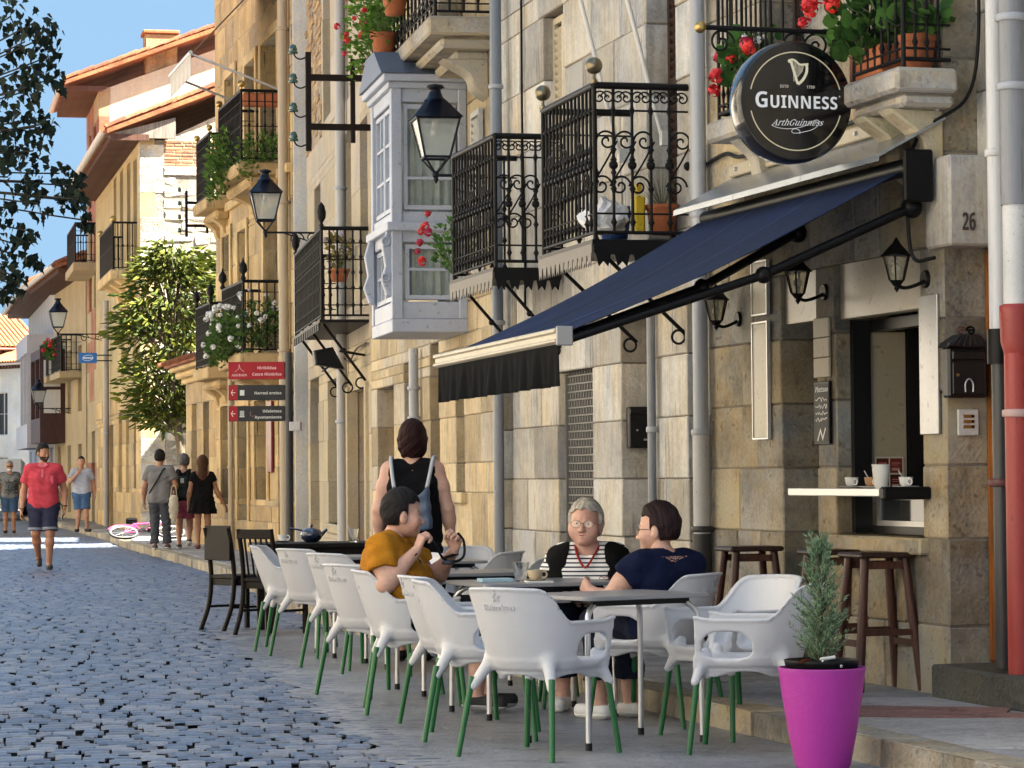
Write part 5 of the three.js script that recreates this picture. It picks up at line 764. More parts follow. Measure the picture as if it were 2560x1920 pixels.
// street lanterns on wrought iron brackets
function lantern(label, pos, rotY, s, arm) {
  const t = thing('street_lantern', label, 'street lamp', pos, rotY, 'old iron street lanterns'), bm = mat([0.005, 0.008, 0.018], 0.35, { specularIntensity: 0.5 }), gm = mat([0.8, 0.84, 0.84], 0.25, { transmission: 0.75, thickness: 0 });
  t.scale.setScalar(s);
  const P = (y, a) => [[-a, -a], [a, -a], [a, a], [-a, a]].map(([x, z]) => V(x, y, z)), lo = P(0.12, 0.115), hi = P(0.47, 0.195);
  const bars = []; for (let i = 0; i < 4; i++) { bars.push(rod(lo[i], hi[i], 0.011, 0.011, 6), rod(lo[i], lo[(i + 1) % 4], 0.012, 0.012, 6), rod(hi[i], hi[(i + 1) % 4], 0.014, 0.014, 6), rod(lo[i], V(0, -0.03, 0), 0.009, 0.012, 6)); }
  mesh('frame', merge(bars), bm, t);
  for (let i = 0; i < 4; i++) { const a = lo[i], b = lo[(i + 1) % 4], c = hi[(i + 1) % 4], d = hi[i], g = new THREE.BufferGeometry(); g.setAttribute('position', new THREE.Float32BufferAttribute([a, b, c, a, c, d].flatMap((v) => [v.x * 0.97, v.y, v.z * 0.97]), 3)); g.setAttribute('uv', new THREE.Float32BufferAttribute(new Array(12).fill(0), 2)); g.computeVertexNormals(); mesh('pane', g, gm, t); }
  mesh('roof', merge([new THREE.CylinderGeometry(0.115, 0.315, 0.17, 4, 1).rotateY(Math.PI / 4).translate(0, 0.56, 0), lathe([[0.11, 0.64], [0.075, 0.67], [0.055, 0.72], [0.05, 0.745], [0.09, 0.76], [0.07, 0.785], [0.03, 0.79], [0.001, 0.80]], 14)]), bm, t);
  mesh('lamp_bulb', merge([rod(V(0, 0.40, 0), V(0, 0.47, 0), 0.03, 0.03, 8), ball(0, 0.35, 0, 0.045, 10)]), mat([0.6, 0.6, 0.56], 0.3), t);
  mesh('bracket', merge([ball(0, -0.035, 0, 0.035, 10), rod(V(0, -0.04, 0), V(0, -0.04, -arm), 0.014, 0.014, 8), lathe([[0.012, 0], [0.03, -0.03], [0.001, -0.07]], 8).translate(0, -0.05, 0), scrollGeo(0.2, 0.010).rotateY(Math.PI / 2).translate(0, -0.13, -arm * 0.55), scrollGeo(0.14, 0.009).rotateY(Math.PI / 2).translate(0, -0.11, -arm * 0.82), rod(V(0, -0.04, -arm * 0.3), V(0, -0.2, -arm * 0.98), 0.009, 0.009, 6)]), bm, t);
  return t;
}
lantern('large iron street lantern in front of the bay window', on(bayHouse, 7.55, 3.98, 0.45), bayHouse.rotation.y, 0.96, 0.46);
lantern('iron street lantern on a long scrolled arm over the tan balconies', on(brickHouse, 2.35, 4.74, 0.76), brickHouse.rotation.y, 1.05, 0.74);
lantern('far iron lantern above the small blue sign', on(gableHouse, 2.0, 5.25, 1.15), gableHouse.rotation.y, 1.15, 1.1); lantern('farthest small iron lantern beside the dark red gallery', on(farA, 5.4, 3.6, 1.0), farA.rotation.y, 1.1, 1.0);
function wallLamp(label, x, y, z) {
  const t = fixed(pub, 'wall_lantern', label, 'wall lamp', x, y, z, 'small black wall lanterns of the bar'), bm = mat([0.006, 0.0055, 0.005], 0.45, { specularIntensity: 0.35 }), gm = mat([0.75, 0.72, 0.6], 0.15, { transmission: 0.8, thickness: 0 });
  mesh('hood', merge([new THREE.CylinderGeometry(0.03, 0.088, 0.06, 6).translate(0, 0.105, 0), lathe([[0.03, 0.13], [0.02, 0.145], [0.012, 0.16], [0.001, 0.175]], 8), new THREE.CylinderGeometry(0.092, 0.092, 0.008, 6).translate(0, 0.072, 0)]), bm, t);
  const f = []; for (let i = 0; i < 6; i++) { const a = i * Math.PI / 3 + Math.PI / 6; f.push(rod(V(Math.cos(a) * 0.042, -0.06, Math.sin(a) * 0.042), V(Math.cos(a) * 0.075, 0.07, Math.sin(a) * 0.075), 0.005, 0.005, 4)); }
  mesh('cage', merge([...f, new THREE.CylinderGeometry(0.045, 0.02, 0.03, 6).translate(0, -0.075, 0), lathe([[0.012, -0.09], [0.016, -0.105], [0.001, -0.125]], 8)]), bm, t);
  mesh('glass', new THREE.CylinderGeometry(0.072, 0.04, 0.125, 6, 1, true).translate(0, 0.005, 0), gm, t); mesh('bulb', merge([ball(0, 0.0, 0, 0.028, 8), rod(V(0, -0.06, 0), V(0, -0.02, 0), 0.014)]), mat([0.7, 0.68, 0.6], 0.3), t);
  mesh('arm', merge([tube([V(0, -0.085, 0), V(0, -0.10, -0.05), V(0, -0.075, -z * 0.75), V(0, -0.05, -z)], 0.011, 14, 6), new THREE.CylinderGeometry(0.045, 0.05, 0.02, 14).rotateX(Math.PI / 2).translate(0, -0.05, -z + 0.014)]), bm, t);
}
wallLamp('black wall lantern left of the serving window', 1.95, 2.42, 0.18); wallLamp('black wall lantern right of the serving window', 3.34, 2.40, 0.18); wallLamp('black wall lantern by the grey drainpipe', 0.55, 2.34, 0.16);
// drainpipes
function pipe(name, label, b, x, z, secs, bends) {
  const t = fixed(b, 'drainpipe', label, 'drainpipe', x, 0, z);
  for (const [y0, y1, r, m, n] of secs) mesh(n ?? 'pipe_length', lathe([[r, y0], [r, y1]], 16), m, t);
  for (const [y, r, m] of bends ?? []) mesh('collar', lathe([[r, y - 0.02], [r * 1.18, y - 0.015], [r * 1.18, y + 0.015], [r, y + 0.02]], 16), m, t);
  return t;
}
const pg = paintMat([0.42, 0.45, 0.50], 0.4), pw = paintMat([0.66, 0.67, 0.70], 0.4), pd = mat([0.02, 0.02, 0.022], 0.5), pt = paintMat([0.50, 0.40, 0.27], 0.6);
pipe('p', 'grey drainpipe between the bar and the grey stone house', pub, 0.03, 0.075, [[1.55, 9, 0.05, pg], [0.9, 1.56, 0.056, paintMat([0.5, 0.5, 0.5], 0.4)], [0.12, 0.92, 0.062, pd, 'cast_foot']], [[1.58, 0.056, pg], [3.0, 0.05, pg], [0.95, 0.062, pd]]);
pipe('p', 'blue-grey drainpipe between the bay window and the iron balconies', greyHouse, 0.42, 0.1, [[2.6, 10, 0.05, paintMat([0.20, 0.24, 0.30], 0.4)], [0.12, 2.6, 0.045, paintMat([0.25, 0.27, 0.31], 0.4)]], [[2.6, 0.055, pg], [4.6, 0.055, pg]]);
pipe('p', 'thin grey pipe on the pier beside the black letterbox', greyHouse, 4.74, 0.05, [[0.12, 2.46, 0.03, paintMat([0.22, 0.24, 0.28], 0.4)]], [[1.62, 0.034, pg]]);
pipe('p', 'grey pipe with a brown foot under the bay window', bayHouse, 3.75, 0.08, [[1.9, 2.6, 0.05, pg], [0.12, 1.9, 0.05, mat([0.045, 0.025, 0.02], 0.5)]], [[2.2, 0.055, pg], [1.9, 0.055, pg]]);
pipe('p', 'tall pale grey pipe on the plastered house', brickHouse, 6.35, 0.08, [[0.12, 8.6, 0.065, paintMat([0.46, 0.45, 0.44], 0.5)]], [[4.9, 0.07, pg], [2.0, 0.07, pg]]);
pipe('p', 'sand coloured pipe at the corner of the tan house', tanHouse, 7.85, 0.1, [[0.12, 9.4, 0.075, pt]], [[8.0, 0.085, pt], [5.4, 0.085, pt], [3.2, 0.085, pt]]);
pipe('p', 'thin pipe down the tan house front between the windows', tanHouse, 2.1, 0.06, [[0.12, 3.0, 0.045, pt]], [[1.5, 0.05, pt]]);
pipe('p', 'thick pipe on the front of the gable house', gableHouse, 5.2, 0.12, [[0.12, 5.9, 0.075, paintMat([0.40, 0.36, 0.33], 0.5)]], [[2.5, 0.085, pg]]);
pipe('p', 'white downpipe left of the red one at the right edge', nextHouse, 0.54, 0.15, [[2.02, 9, 0.052, pw], [1.86, 2.04, 0.066, M.black, 'socket'], [0.3, 1.88, 0.045, mat([0.03, 0.03, 0.032], 0.4)]], [[2.95, 0.056, pw], [1.25, 0.06, mat([0.1, 0.03, 0.03], 0.5)]]);
{
  const t = pipe('p', 'downpipe with a red iron lower half at the right edge', nextHouse, 0.84, 0.21, [[2.65, 9, 0.068, paintMat([0.24, 0.25, 0.28], 0.4)], [2.14, 2.65, 0.06, paintMat([0.68, 0.68, 0.68], 0.5)], [0.25, 2.12, 0.062, paintMat([0.36, 0.035, 0.028], 0.42), 'red_pipe']], [[3.6, 0.072, pg], [3.25, 0.072, pg], [1.6, 0.064, mat([0.45, 0.30, 0.28], 0.5)]]);
  mesh('socket', lathe([[0.062, 1.9], [0.078, 1.96], [0.082, 2.10], [0.082, 2.14], [0.06, 2.15]], 18), paintMat([0.34, 0.035, 0.028], 0.42), t); mesh('foot', lathe([[0.05, 0.13], [0.056, 0.2], [0.066, 0.26]], 16), paintMat([0.14, 0.34, 0.42], 0.5), t);
}
{ // black letterbox and entry panel on the end wall of the bar
  const pos = on(pub, 3.555, 1.70, -0.09), t = thing('letterbox', 'black ornate letterbox on the bar\'s end wall', 'letterbox', pos, pub.rotation.y + Math.PI / 2), bm = mat([0.008, 0.008, 0.009], 0.4, { bumpMap: T.fine, bumpScale: 0.001 });
  mesh('body', cbx(-0.115, 0.115, 0, 0.27, 0, 0.085, 0.012), bm, t); mesh('door', cbx(-0.095, 0.095, 0.015, 0.19, 0.085, 0.094, 0.006), bm, t); mesh('flap', cbx(-0.095, 0.095, 0.20, 0.25, 0.085, 0.098, 0.006), bm, t);
  mesh('hood', poly([[-0.135, 0.265], [0.135, 0.265], [0.125, 0.29], [0.05, 0.335], [-0.05, 0.335], [-0.125, 0.29]], 0.12, 0.008).translate(0, 0, -0.005), bm, t);
  for (let i = 0; i < 7; i++) mesh('roof_rib', rod(V(-0.11 + i * 0.037, 0.275, 0.115), V((-0.11 + i * 0.037) * 0.5, 0.33, 0.112), 0.005, 0.004, 5), bm, t);
  mesh('crest', merge([scrollGeo(0.05, 0.006).translate(-0.03, 0.355, 0.06), scrollGeo(0.05, 0.006).scale(-1, 1, 1).translate(0.03, 0.355, 0.06), ball(0, 0.378, 0.06, 0.009, 6)]), mat([0.10, 0.045, 0.03], 0.5), t);
  mesh('horn', tube([V(-0.022, 0.03, 0.096), V(-0.022, 0.075, 0.096), V(0, 0.10, 0.096), V(0.022, 0.075, 0.096), V(0.022, 0.03, 0.096)], 0.005, 20, 6), M.steel, t); mesh('lock', rod(V(-0.065, 0.12, 0.09), V(-0.065, 0.12, 0.1), 0.009, 0.008, 10), M.brass, t);
  const ip = thing('intercom', 'white door entry panel with three buttons', 'intercom', on(pub, 3.556, 1.50, -0.12), pub.rotation.y + Math.PI / 2); mesh('plate', cbx(-0.06, 0.06, 0, 0.14, 0, 0.018, 0.004), M.white, ip); for (let i = 0; i < 3; i++) { const k = mesh('name_plate', bx(-0.03, 0.034, 0.038 + i * 0.028, 0.056 + i * 0.028, 0.018, 0.022), M.brass, ip); mesh('button', bx(0.016, 0.03, 0.041 + i * 0.028, 0.053 + i * 0.028, 0.022, 0.025), M.iron, k); }
  const lb = thing('letterbox', 'plain black letterbox on the grey stone house', 'letterbox', on(greyHouse, 3.826, 1.50, -0.12), greyHouse.rotation.y + Math.PI / 2); mesh('body', cbx(-0.09, 0.10, 0, 0.30, 0, 0.08, 0.008), bm, lb); mesh('flap', cbx(-0.085, 0.095, 0.24, 0.285, 0.08, 0.09, 0.005), bm, lb); mesh('slot', bx(0.02, 0.07, 0.055, 0.068, 0.08, 0.084), M.alu, lb); mesh('lock', rod(V(-0.03, 0.13, 0.08), V(-0.03, 0.13, 0.087), 0.008), M.alu, lb);
}
{ // serving shelf and crockery
  const t = fixed(pub, 'serving_shelf', 'metal serving shelf outside the bar window', 'shelf', 0, 0, 0);
  mesh('board', cbx(2.02, 3.30, 1.185, 1.215, -0.15, 0.27, 0.008), mat([0.62, 0.58, 0.5], 0.3, { metalness: 0.4 }), t); mesh('edge_trim', merge([cbx(2.02, 3.30, 1.178, 1.222, 0.272, 0.285, 0.004)]), M.alu, t); mesh('bracket', cbx(3.30, 3.36, 1.16, 1.23, 0.0, 0.28, 0.01), M.black, t);
  const china = mat([0.72, 0.70, 0.65], 0.25, { clearcoat: 0.5 }), cupG = lathe([[0.001, 0.006], [0.022, 0.006], [0.034, 0.03], [0.040, 0.065], [0.037, 0.065], [0.03, 0.03], [0.001, 0.012]], 20), sauc = lathe([[0.001, 0], [0.035, 0], [0.074, 0.012], [0.074, 0.016], [0.035, 0.006], [0.001, 0.006]], 20);
  [[2.52, 0.10, 'white coffee cup at the left of the serving shelf'], [2.68, 0.02, 'white coffee cup second from the left on the serving shelf'], [2.84, 0.12, 'brown-stained coffee cup in the middle of the serving shelf'], [3.12, 0.04, 'white cup with a spoon at the right of the serving shelf']].forEach(([x, z, l], i) => { const c = fixed(pub, 'coffee_cup', l, 'cup', x, 1.217, z); mesh('saucer', sauc, china, c); mesh('bowl', cupG, i === 2 ? mat([0.40, 0.22, 0.10], 0.3) : china, c); mesh('handle', torus(0.017, 0.005, 14, 6).rotateY(0.4).translate(0.05, 0.04, 0), china, c); if (i > 1) mesh('spoon', rod(V(0, 0.03, 0), V(-0.05, 0.10, 0.02), 0.003), M.steel, c); });
  const gj = fixed(pub, 'cup_stack', 'stack of two tall white cups on the serving shelf', 'cup', 2.97, 1.217, 0.12); mesh('cup', lathe([[0.001, 0], [0.035, 0], [0.05, 0.11], [0.047, 0.11], [0.001, 0.01]], 20), china, gj); mesh('cup', lathe([[0.045, 0.10], [0.052, 0.135], [0.049, 0.135], [0.043, 0.1]], 20), china, gj);
  // posters and boards of the bar
  const poster = fixed(pub, 'menu_card', 'red and brown printed menu cards inside the serving window', 'poster', 2.106, 1.30, -0.32), pt2 = canvasTex(256, 256, (c, w, h) => { c.fillStyle = '#d9d2c0'; c.fillRect(0, 0, w, h); for (let i = 0; i < 2; i++) for (let j = 0; j < 2; j++) { c.fillStyle = ['#5a1f16', '#3d1710', '#7a2a1c', '#4a1812'][i * 2 + j]; c.fillRect(12 + i * 122, 12 + j * 122, 110, 110); c.fillStyle = '#c77'; c.fillRect(28 + i * 122, 44 + j * 122, 78, 8); c.fillRect(28 + i * 122, 60 + j * 122, 60, 6); c.fillStyle = '#b98'; c.fillRect(28 + i * 122, 84 + j * 122, 70, 20); } });
  mesh('cards', ...printed(0.18, 0.2, pt2), poster).rotation.y = Math.PI / 2;
  const cb = fixed(pub, 'chalkboard', 'black chalkboard with white handwriting beside the bar door', 'chalkboard', 1.92, 1.66, 0.01), ct = canvasTex(256, 512, (c, w, h) => { c.fillStyle = '#0c0c0d'; c.fillRect(0, 0, w, h); c.strokeStyle = '#e8e6df'; c.lineWidth = 7; c.lineCap = 'round'; const r = rng(8); c.font = 'italic bold 62px serif'; c.fillStyle = '#eee'; c.fillText('Pintxos', 14, 74); for (let j = 0; j < 4; j++) { c.beginPath(); let x = 24; c.moveTo(x, 140 + j * 58); while (x < 226) { x += 8 + r() * 12; c.lineTo(x, 140 + j * 58 + (r() - 0.5) * 38); } c.stroke(); } c.lineWidth = 16; c.beginPath(); c.moveTo(60, 490); c.lineTo(110, 400); c.lineTo(150, 480); c.lineTo(200, 390); c.stroke(); });
  mesh('board', cbx(-0.115, 0.115, -0.185, 0.185, 0, 0.016, 0.004), M.black, cb); const cf = mesh('writing', ...printed(0.21, 0.35, ct), cb); cf.position.z = 0.0175;
  const tl = fixed(pub, 'tile_panel', 'cream tile panel above the chalkboard', 'panel', 1.92, 2.04, 0.01); for (let i = 0; i < 3; i++) mesh('tile', cbx(-0.115, 0.115, -0.17 + i * 0.118, -0.056 + i * 0.118, 0, 0.016, 0.004), M.cream, tl);
  for (const [l, y0, y1] of [['narrow cream notice board left of the bar door', 1.53, 2.24], ['short cream notice board above the long one', 2.30, 2.62]]) { const nb = fixed(pub, 'notice_board', l, 'notice board', 0.96, 0, 0.01); mesh('board', cbx(-0.12, 0.12, y0, y1, 0, 0.018, 0.004), paintMat([0.62, 0.55, 0.40], 0.4), nb); mesh('frame', merge([bx(-0.13, -0.12, y0, y1, 0, 0.024), bx(0.12, 0.13, y0, y1, 0, 0.024), bx(-0.13, 0.13, y1, y1 + 0.01, 0, 0.024), bx(-0.13, 0.13, y0 - 0.01, y0, 0, 0.024)]), M.alu, nb); }
}
{ // finger signpost
  const t = thing('signpost', 'dark signpost with one red and two black direction blades', 'signpost', W3(-3.19, 40, 0.12), 0.10), pm = mat([0.03, 0.03, 0.032], 0.45);
  mesh('post', rod(V(0, 0, 0), V(0, 2.98, 0), 0.06, 0.06, 16), pm, t);
  const blade = (y, h, red, draw, lab) => { const m = mesh('blade', cbx(-0.86, -0.06, y, y + h, -0.014, 0.014, 0.004), mat(red ? [0.30, 0.008, 0.014] : [0.03, 0.032, 0.034], 0.4), t); m.userData.label = lab; const f = mesh('print', ...printed(0.79, h - 0.012, canvasTex(1024, Math.round(1024 * (h - 0.012) / 0.79), draw), 0.45), m); f.position.set(-0.46, y + h / 2, 0.0155); };
  blade(2.60, 0.25, true, (c, w, h) => { c.fillStyle = '#a30d1e'; c.fillRect(0, 0, w, h); c.fillStyle = '#e9c9cc'; c.textAlign = 'right'; c.font = 'bold 74px sans-serif'; c.fillText('Hiribildua', w * 0.86, h * 0.42); c.fillText('Casco Histórico', w * 0.955, h * 0.80); c.textAlign = 'center'; c.font = 'bold 58px serif'; c.fillText('AGURAIN', w * 0.19, h * 0.84); c.strokeStyle = '#e9c9cc'; c.lineWidth = 7; c.beginPath(); c.moveTo(w * 0.11, h * 0.58); c.lineTo(w * 0.18, h * 0.4); c.lineTo(w * 0.19, h * 0.15); c.lineTo(w * 0.21, h * 0.4); c.lineTo(w * 0.28, h * 0.58); c.stroke(); }, 'red heading blade');
  const dark = (lines, icon) => (c, w, h) => { c.fillStyle = '#26282a'; c.fillRect(0, 0, w, h); c.fillStyle = '#a30d1e'; c.fillRect(0, 0, w * 0.16, h); c.strokeStyle = '#f0e8e8'; c.lineWidth = 12; c.beginPath(); c.moveTo(w * 0.12, h / 2); c.lineTo(w * 0.045, h / 2); c.moveTo(w * 0.075, h * 0.3); c.lineTo(w * 0.045, h / 2); c.lineTo(w * 0.075, h * 0.7); c.stroke(); c.fillStyle = '#dcdcd8'; c.textAlign = 'right'; c.font = 'bold 72px sans-serif'; lines.forEach((s, i) => c.fillText(s, w * 0.95, h * (lines.length > 1 ? 0.42 + i * 0.42 : 0.62))); icon(c, w, h); };
  blade(2.30, 0.22, false, dark(['Harresi eretoa'], (c, w, h) => { c.fillRect(w * 0.2, h * 0.32, w * 0.08, h * 0.38); }), 'upper black blade'); blade(2.0, 0.22, false, dark(['Udaletxea', 'Ayuntamiento'], (c, w, h) => { for (let i = 0; i < 4; i++) c.fillRect(w * (0.2 + i * 0.02), h * 0.3, w * 0.013, h * 0.42); c.fillRect(w * 0.19, h * 0.68, w * 0.09, h * 0.06); c.strokeStyle = '#c88'; c.lineWidth = 6; c.beginPath(); c.arc(w * 0.43, h * 0.5, h * 0.18, 0.5, 4); c.stroke(); }), 'lower black blade');
  for (const y of [2.72, 2.41, 2.11]) mesh('clamp', lathe([[0.066, y - 0.03], [0.066, y + 0.03]], 14), pm, t);
  const sb = thing('small_sign_box', 'small white and red sign box on the signpost', 'sign', W3(-3.10, 39.93, 1.98), 0.1); mesh('box', cbx(-0.08, 0.08, 0, 0.13, -0.03, 0.03, 0.008), M.white, sb); mesh('stripe', bx(0.081, 0.095, 0, 0.13, -0.03, 0.03), mat([0.3, 0.02, 0.03], 0.5), sb);
}
{ // floodlight under the long balcony
  const t = fixed(brickHouse, 'floodlight', 'black floodlight under the long iron balcony', 'floodlight', 8.5, 2.68, 0.35); t.rotation.z = 0; mesh('housing', metreUV(poly([[0, 0], [0.34, 0.06], [0.36, 0.22], [0.14, 0.26]], 0.3, 0.02).rotateY(-Math.PI / 2).translate(0.15, -0.12, -0.1)), M.black, t); mesh('lens', cbx(-0.13, 0.13, -0.02, 0.0, 0.0, 0.2, 0.004), M.glass, t).rotation.x = 0.7; mesh('stirrup', rod(V(0, 0.1, -0.05), V(0, 0.05, -0.35), 0.015), M.iron2, t);
}
// old wire racks with insulators
function rack(label, b, x, y, s) {
  const t = fixed(b, 'wire_rack', label, 'wire rack', x, y, 0, 'old iron wire racks'); t.scale.set(1, s, s); s = 1; const im = mat([0.012, 0.008, 0.007], 0.7, { specularIntensity: 0.3 }), gm = mat([0.015, 0.07, 0.055], 0.2, { clearcoat: 0.6 });
  mesh('frame', merge([bx(-0.035, 0.035, 0, 1.12 * s, 0.70, 0.76), bx(-0.035, 0.035, 0.1, 1.05 * s, 0.2, 0.25), bx(-0.03, 0.03, 0.24, 0.31, 0, 0.7), bx(-0.03, 0.03, 0.80 * s, 0.80 * s + 0.07, 0, 0.7)]), im, t);
  for (let i = 0; i < 4; i++) { const y2 = 0.08 + i * 0.33 * s, m = mesh('hook', tube([V(0, y2, 0.74), V(0, y2 - 0.03, 0.82), V(0, y2 + 0.0, 0.88), V(0, y2 + 0.07, 0.9)], 0.009, 12, 5), im, t); mesh('insulator', lathe([[0.012, 0], [0.055, 0.0], [0.05, 0.03], [0.03, 0.035], [0.05, 0.045], [0.04, 0.075], [0.03, 0.1], [0.001, 0.11]], 10).translate(0, y2 + 0.03, 0.9), gm, m); }
}
rack('black iron wire rack with glass insulators left of the bay window', bayHouse, 0.25, 5.0, 1.0); rack('black iron wire rack on the corner of the tan house', tanHouse, 0.1, 5.55, 0.72);
// cables
const cable = (label, b, pts, r = 0.012) => tag(mesh('cable', tube(pts.map((p) => on(b, ...p)), r, 60, 5), M.black), label, 'cable', 'black cables along the fronts');
cable('black cable swagging under the round sign above the awning', pub, [[-0.1, 3.32, 0.02], [0.4, 3.36, 0.03], [0.7, 3.31, 0.03], [1.4, 3.36, 0.03], [2.2, 3.31, 0.03], [2.6, 3.32, 0.03], [3.0, 3.31, 0.04], [3.3, 3.22, 0.05], [3.57, 3.16, 0.03]], 0.014);
cable('black cable rising to the right of the geranium balcony', nextHouse, [[0.02, 3.17, 0.26], [0.1, 3.30, 0.1], [0.14, 3.6, 0.05], [0.14, 4.2, 0.05], [0.12, 5, 0.05]], 0.01);
cable('thin black cable down the grey stone house by the blind arms', greyHouse, [[1.05, 2.7, 0.02], [1.06, 3.4, 0.02], [1.0, 4.2, 0.02], [1.0, 5.2, 0.02], [1.0, 6, 0.02]], 0.011);
cable('thin black cable beside the drainpipe of the bar', pub, [[-0.25, 0.3, 0.02], [-0.25, 2, 0.02], [-0.22, 3.4, 0.02], [-0.22, 5, 0.02]], 0.008);
cable('loose cable looping under the long iron balcony', brickHouse, [[4.9, 2.75, 0.04], [6, 2.82, 0.05], [7, 2.72, 0.05], [8, 2.83, 0.05], [9, 2.85, 0.04]], 0.012);
cable('black cable hanging down behind the awning end bracket', nextHouse, [[-0.06, 3.18, 0.28], [-0.02, 2.96, 0.385], [-0.06, 2.7, 0.38], [-0.02, 2.45, 0.37], [0.1, 2.44, 0.3]], 0.011);
{ // blind on the top balcony of the tan house
  const t = fixed(tanHouse, 'balcony_blind', 'small beige fabric blind over the top balcony', 'awning', 0, 0, 0), bm = mat([0.36, 0.24, 0.15], 0.85, { map: T.cloth, side: THREE.DoubleSide });
  mesh('fabric', merge([bx(4.7, 7.15, -0.008, 0, 0, 1.95)].map((g) => g.rotateX(0.82).translate(0, 9.12, 0.05))), bm, t); mesh('valance', bx(4.7, 7.15, 7.36, 7.72, 1.37, 1.38), mat([0.62, 0.58, 0.5], 0.9, { map: T.cloth }), t); mesh('front_bar', rod(V(4.68, 7.72, 1.38), V(7.17, 7.72, 1.38), 0.03, 0.03, 8), M.alu, t);
  for (const x of [4.75, 7.1]) mesh('arm', rod(V(x, 7.2, 0.03), V(x, 7.7, 1.36), 0.02), M.alu, t);
}
{ // antenna on the roof
  const t = fixed(gableHouse, 'antenna', 'thin television antenna mast on the tiled roof', 'antenna', 13.2, 10.6, -3.2); mesh('mast', rod(V(0, -0.6, 0), V(-0.2, 4.2, 0), 0.03, 0.02, 6), M.alu, t); for (let i = 0; i < 3; i++) mesh('crossbar', rod(V(-0.3, 0.9 + i * 1.1, -0.25), V(0.2, 0.9 + i * 1.1, 0.25), 0.014), M.alu, t);
}
{ // small blue sign down the street
  const t = thing('blue_sign', 'small blue projecting sign on the gable house front', 'sign', on(gableHouse, 5.6, 4.28, 0.6), gableHouse.rotation.y + Math.PI / 2), tx = canvasTex(256, 128, (c, w, h) => { c.fillStyle = '#1f66b4'; c.fillRect(0, 0, w, h); c.strokeStyle = '#e6eef6'; c.lineWidth = 5; c.beginPath(); c.ellipse(w / 2, h / 2, 78, 36, -0.1, 0, 7); c.stroke(); c.fillStyle = '#fff'; c.font = 'italic bold 40px sans-serif'; c.textAlign = 'center'; c.fillText('Hamira', w / 2, h / 2 + 14); });
  mesh('panel', cbx(-0.24, 0.22, 0, 0.26, -0.02, 0.02, 0.004), mat([0.02, 0.13, 0.40], 0.4), t); const f = mesh('print', ...printed(0.44, 0.25, tx), t); f.position.set(-0.01, 0.13, 0.022); mesh('bracket', merge([rod(V(0.2, 0.06, 0), V(0.6, 0.06, 0), 0.015), rod(V(0.2, 0.2, 0), V(0.6, 0.2, 0), 0.015)]), M.iron, t);
}
{ // things kept on the nearer ornate balcony
  const P = (name, lab, cat, x, z) => fixed(greyHouse, name, lab, cat, x, 2.925, z);
  let t = P('spray_bottle', 'yellow spray bottle on the nearer iron balcony', 'bottle', 5.3, 0.30); mesh('bottle', cbx(-0.05, 0.05, 0, 0.26, -0.04, 0.04, 0.015), paintMat([0.75, 0.52, 0.02], 0.4), t); mesh('label', bx(-0.04, 0.04, 0.16, 0.24, 0.041, 0.044), M.white, t); mesh('nozzle', cbx(-0.025, 0.03, 0.27, 0.34, -0.02, 0.02, 0.006), paintMat([0.75, 0.5, 0.02]), t);
  t = P('plastic_bag', 'crumpled white plastic bag on the nearer iron balcony', 'bag', 5.25, 0.52); { const r = rng(3), g = new THREE.IcosahedronGeometry(0.15, 4), p = g.attributes.position; for (let i = 0; i < p.count; i++) { const x = p.getX(i), y = p.getY(i), z = p.getZ(i), k = 1 + 0.18 * Math.sin(x * 40 + y * 22) * Math.sin(z * 33 - y * 15) + 0.1 * Math.sin(x * 70 - z * 61); p.setXYZ(i, x * k, Math.max(0.0, (y * 0.75 + 0.1) * k), z * k); } g.computeVertexNormals(); mesh('bag', g, mat([0.7, 0.7, 0.72], 0.45), t); }
  t = P('flower_pot', 'terracotta pot with a dry twig plant on the nearer iron balcony', 'flower pot', 5.3, 0.13); mesh('pot', lathe([[0.001, 0], [0.075, 0], [0.105, 0.17], [0.118, 0.17], [0.118, 0.2], [0.10, 0.2], [0.09, 0.17], [0.001, 0.17]], 20), M.terracotta, t); const tw = []; const r = rng(6); for (let i = 0; i < 26; i++) tw.push(rod(V(0, 0.17, 0), V((r() - 0.5) * 0.3, 0.25 + r() * 0.22, (r() - 0.5) * 0.3), 0.003, 0.001, 4)); mesh('twigs', merge(tw), mat([0.10, 0.12, 0.05], 0.9), t);
  t = P('watering_can', 'blue bucket on the nearer iron balcony', 'bucket', 4.9, 0.35); mesh('pail', lathe([[0.001, 0], [0.09, 0], [0.12, 0.22], [0.113, 0.22], [0.085, 0.01], [0.001, 0.01]], 18), paintMat([0.04, 0.10, 0.35], 0.35), t);
}
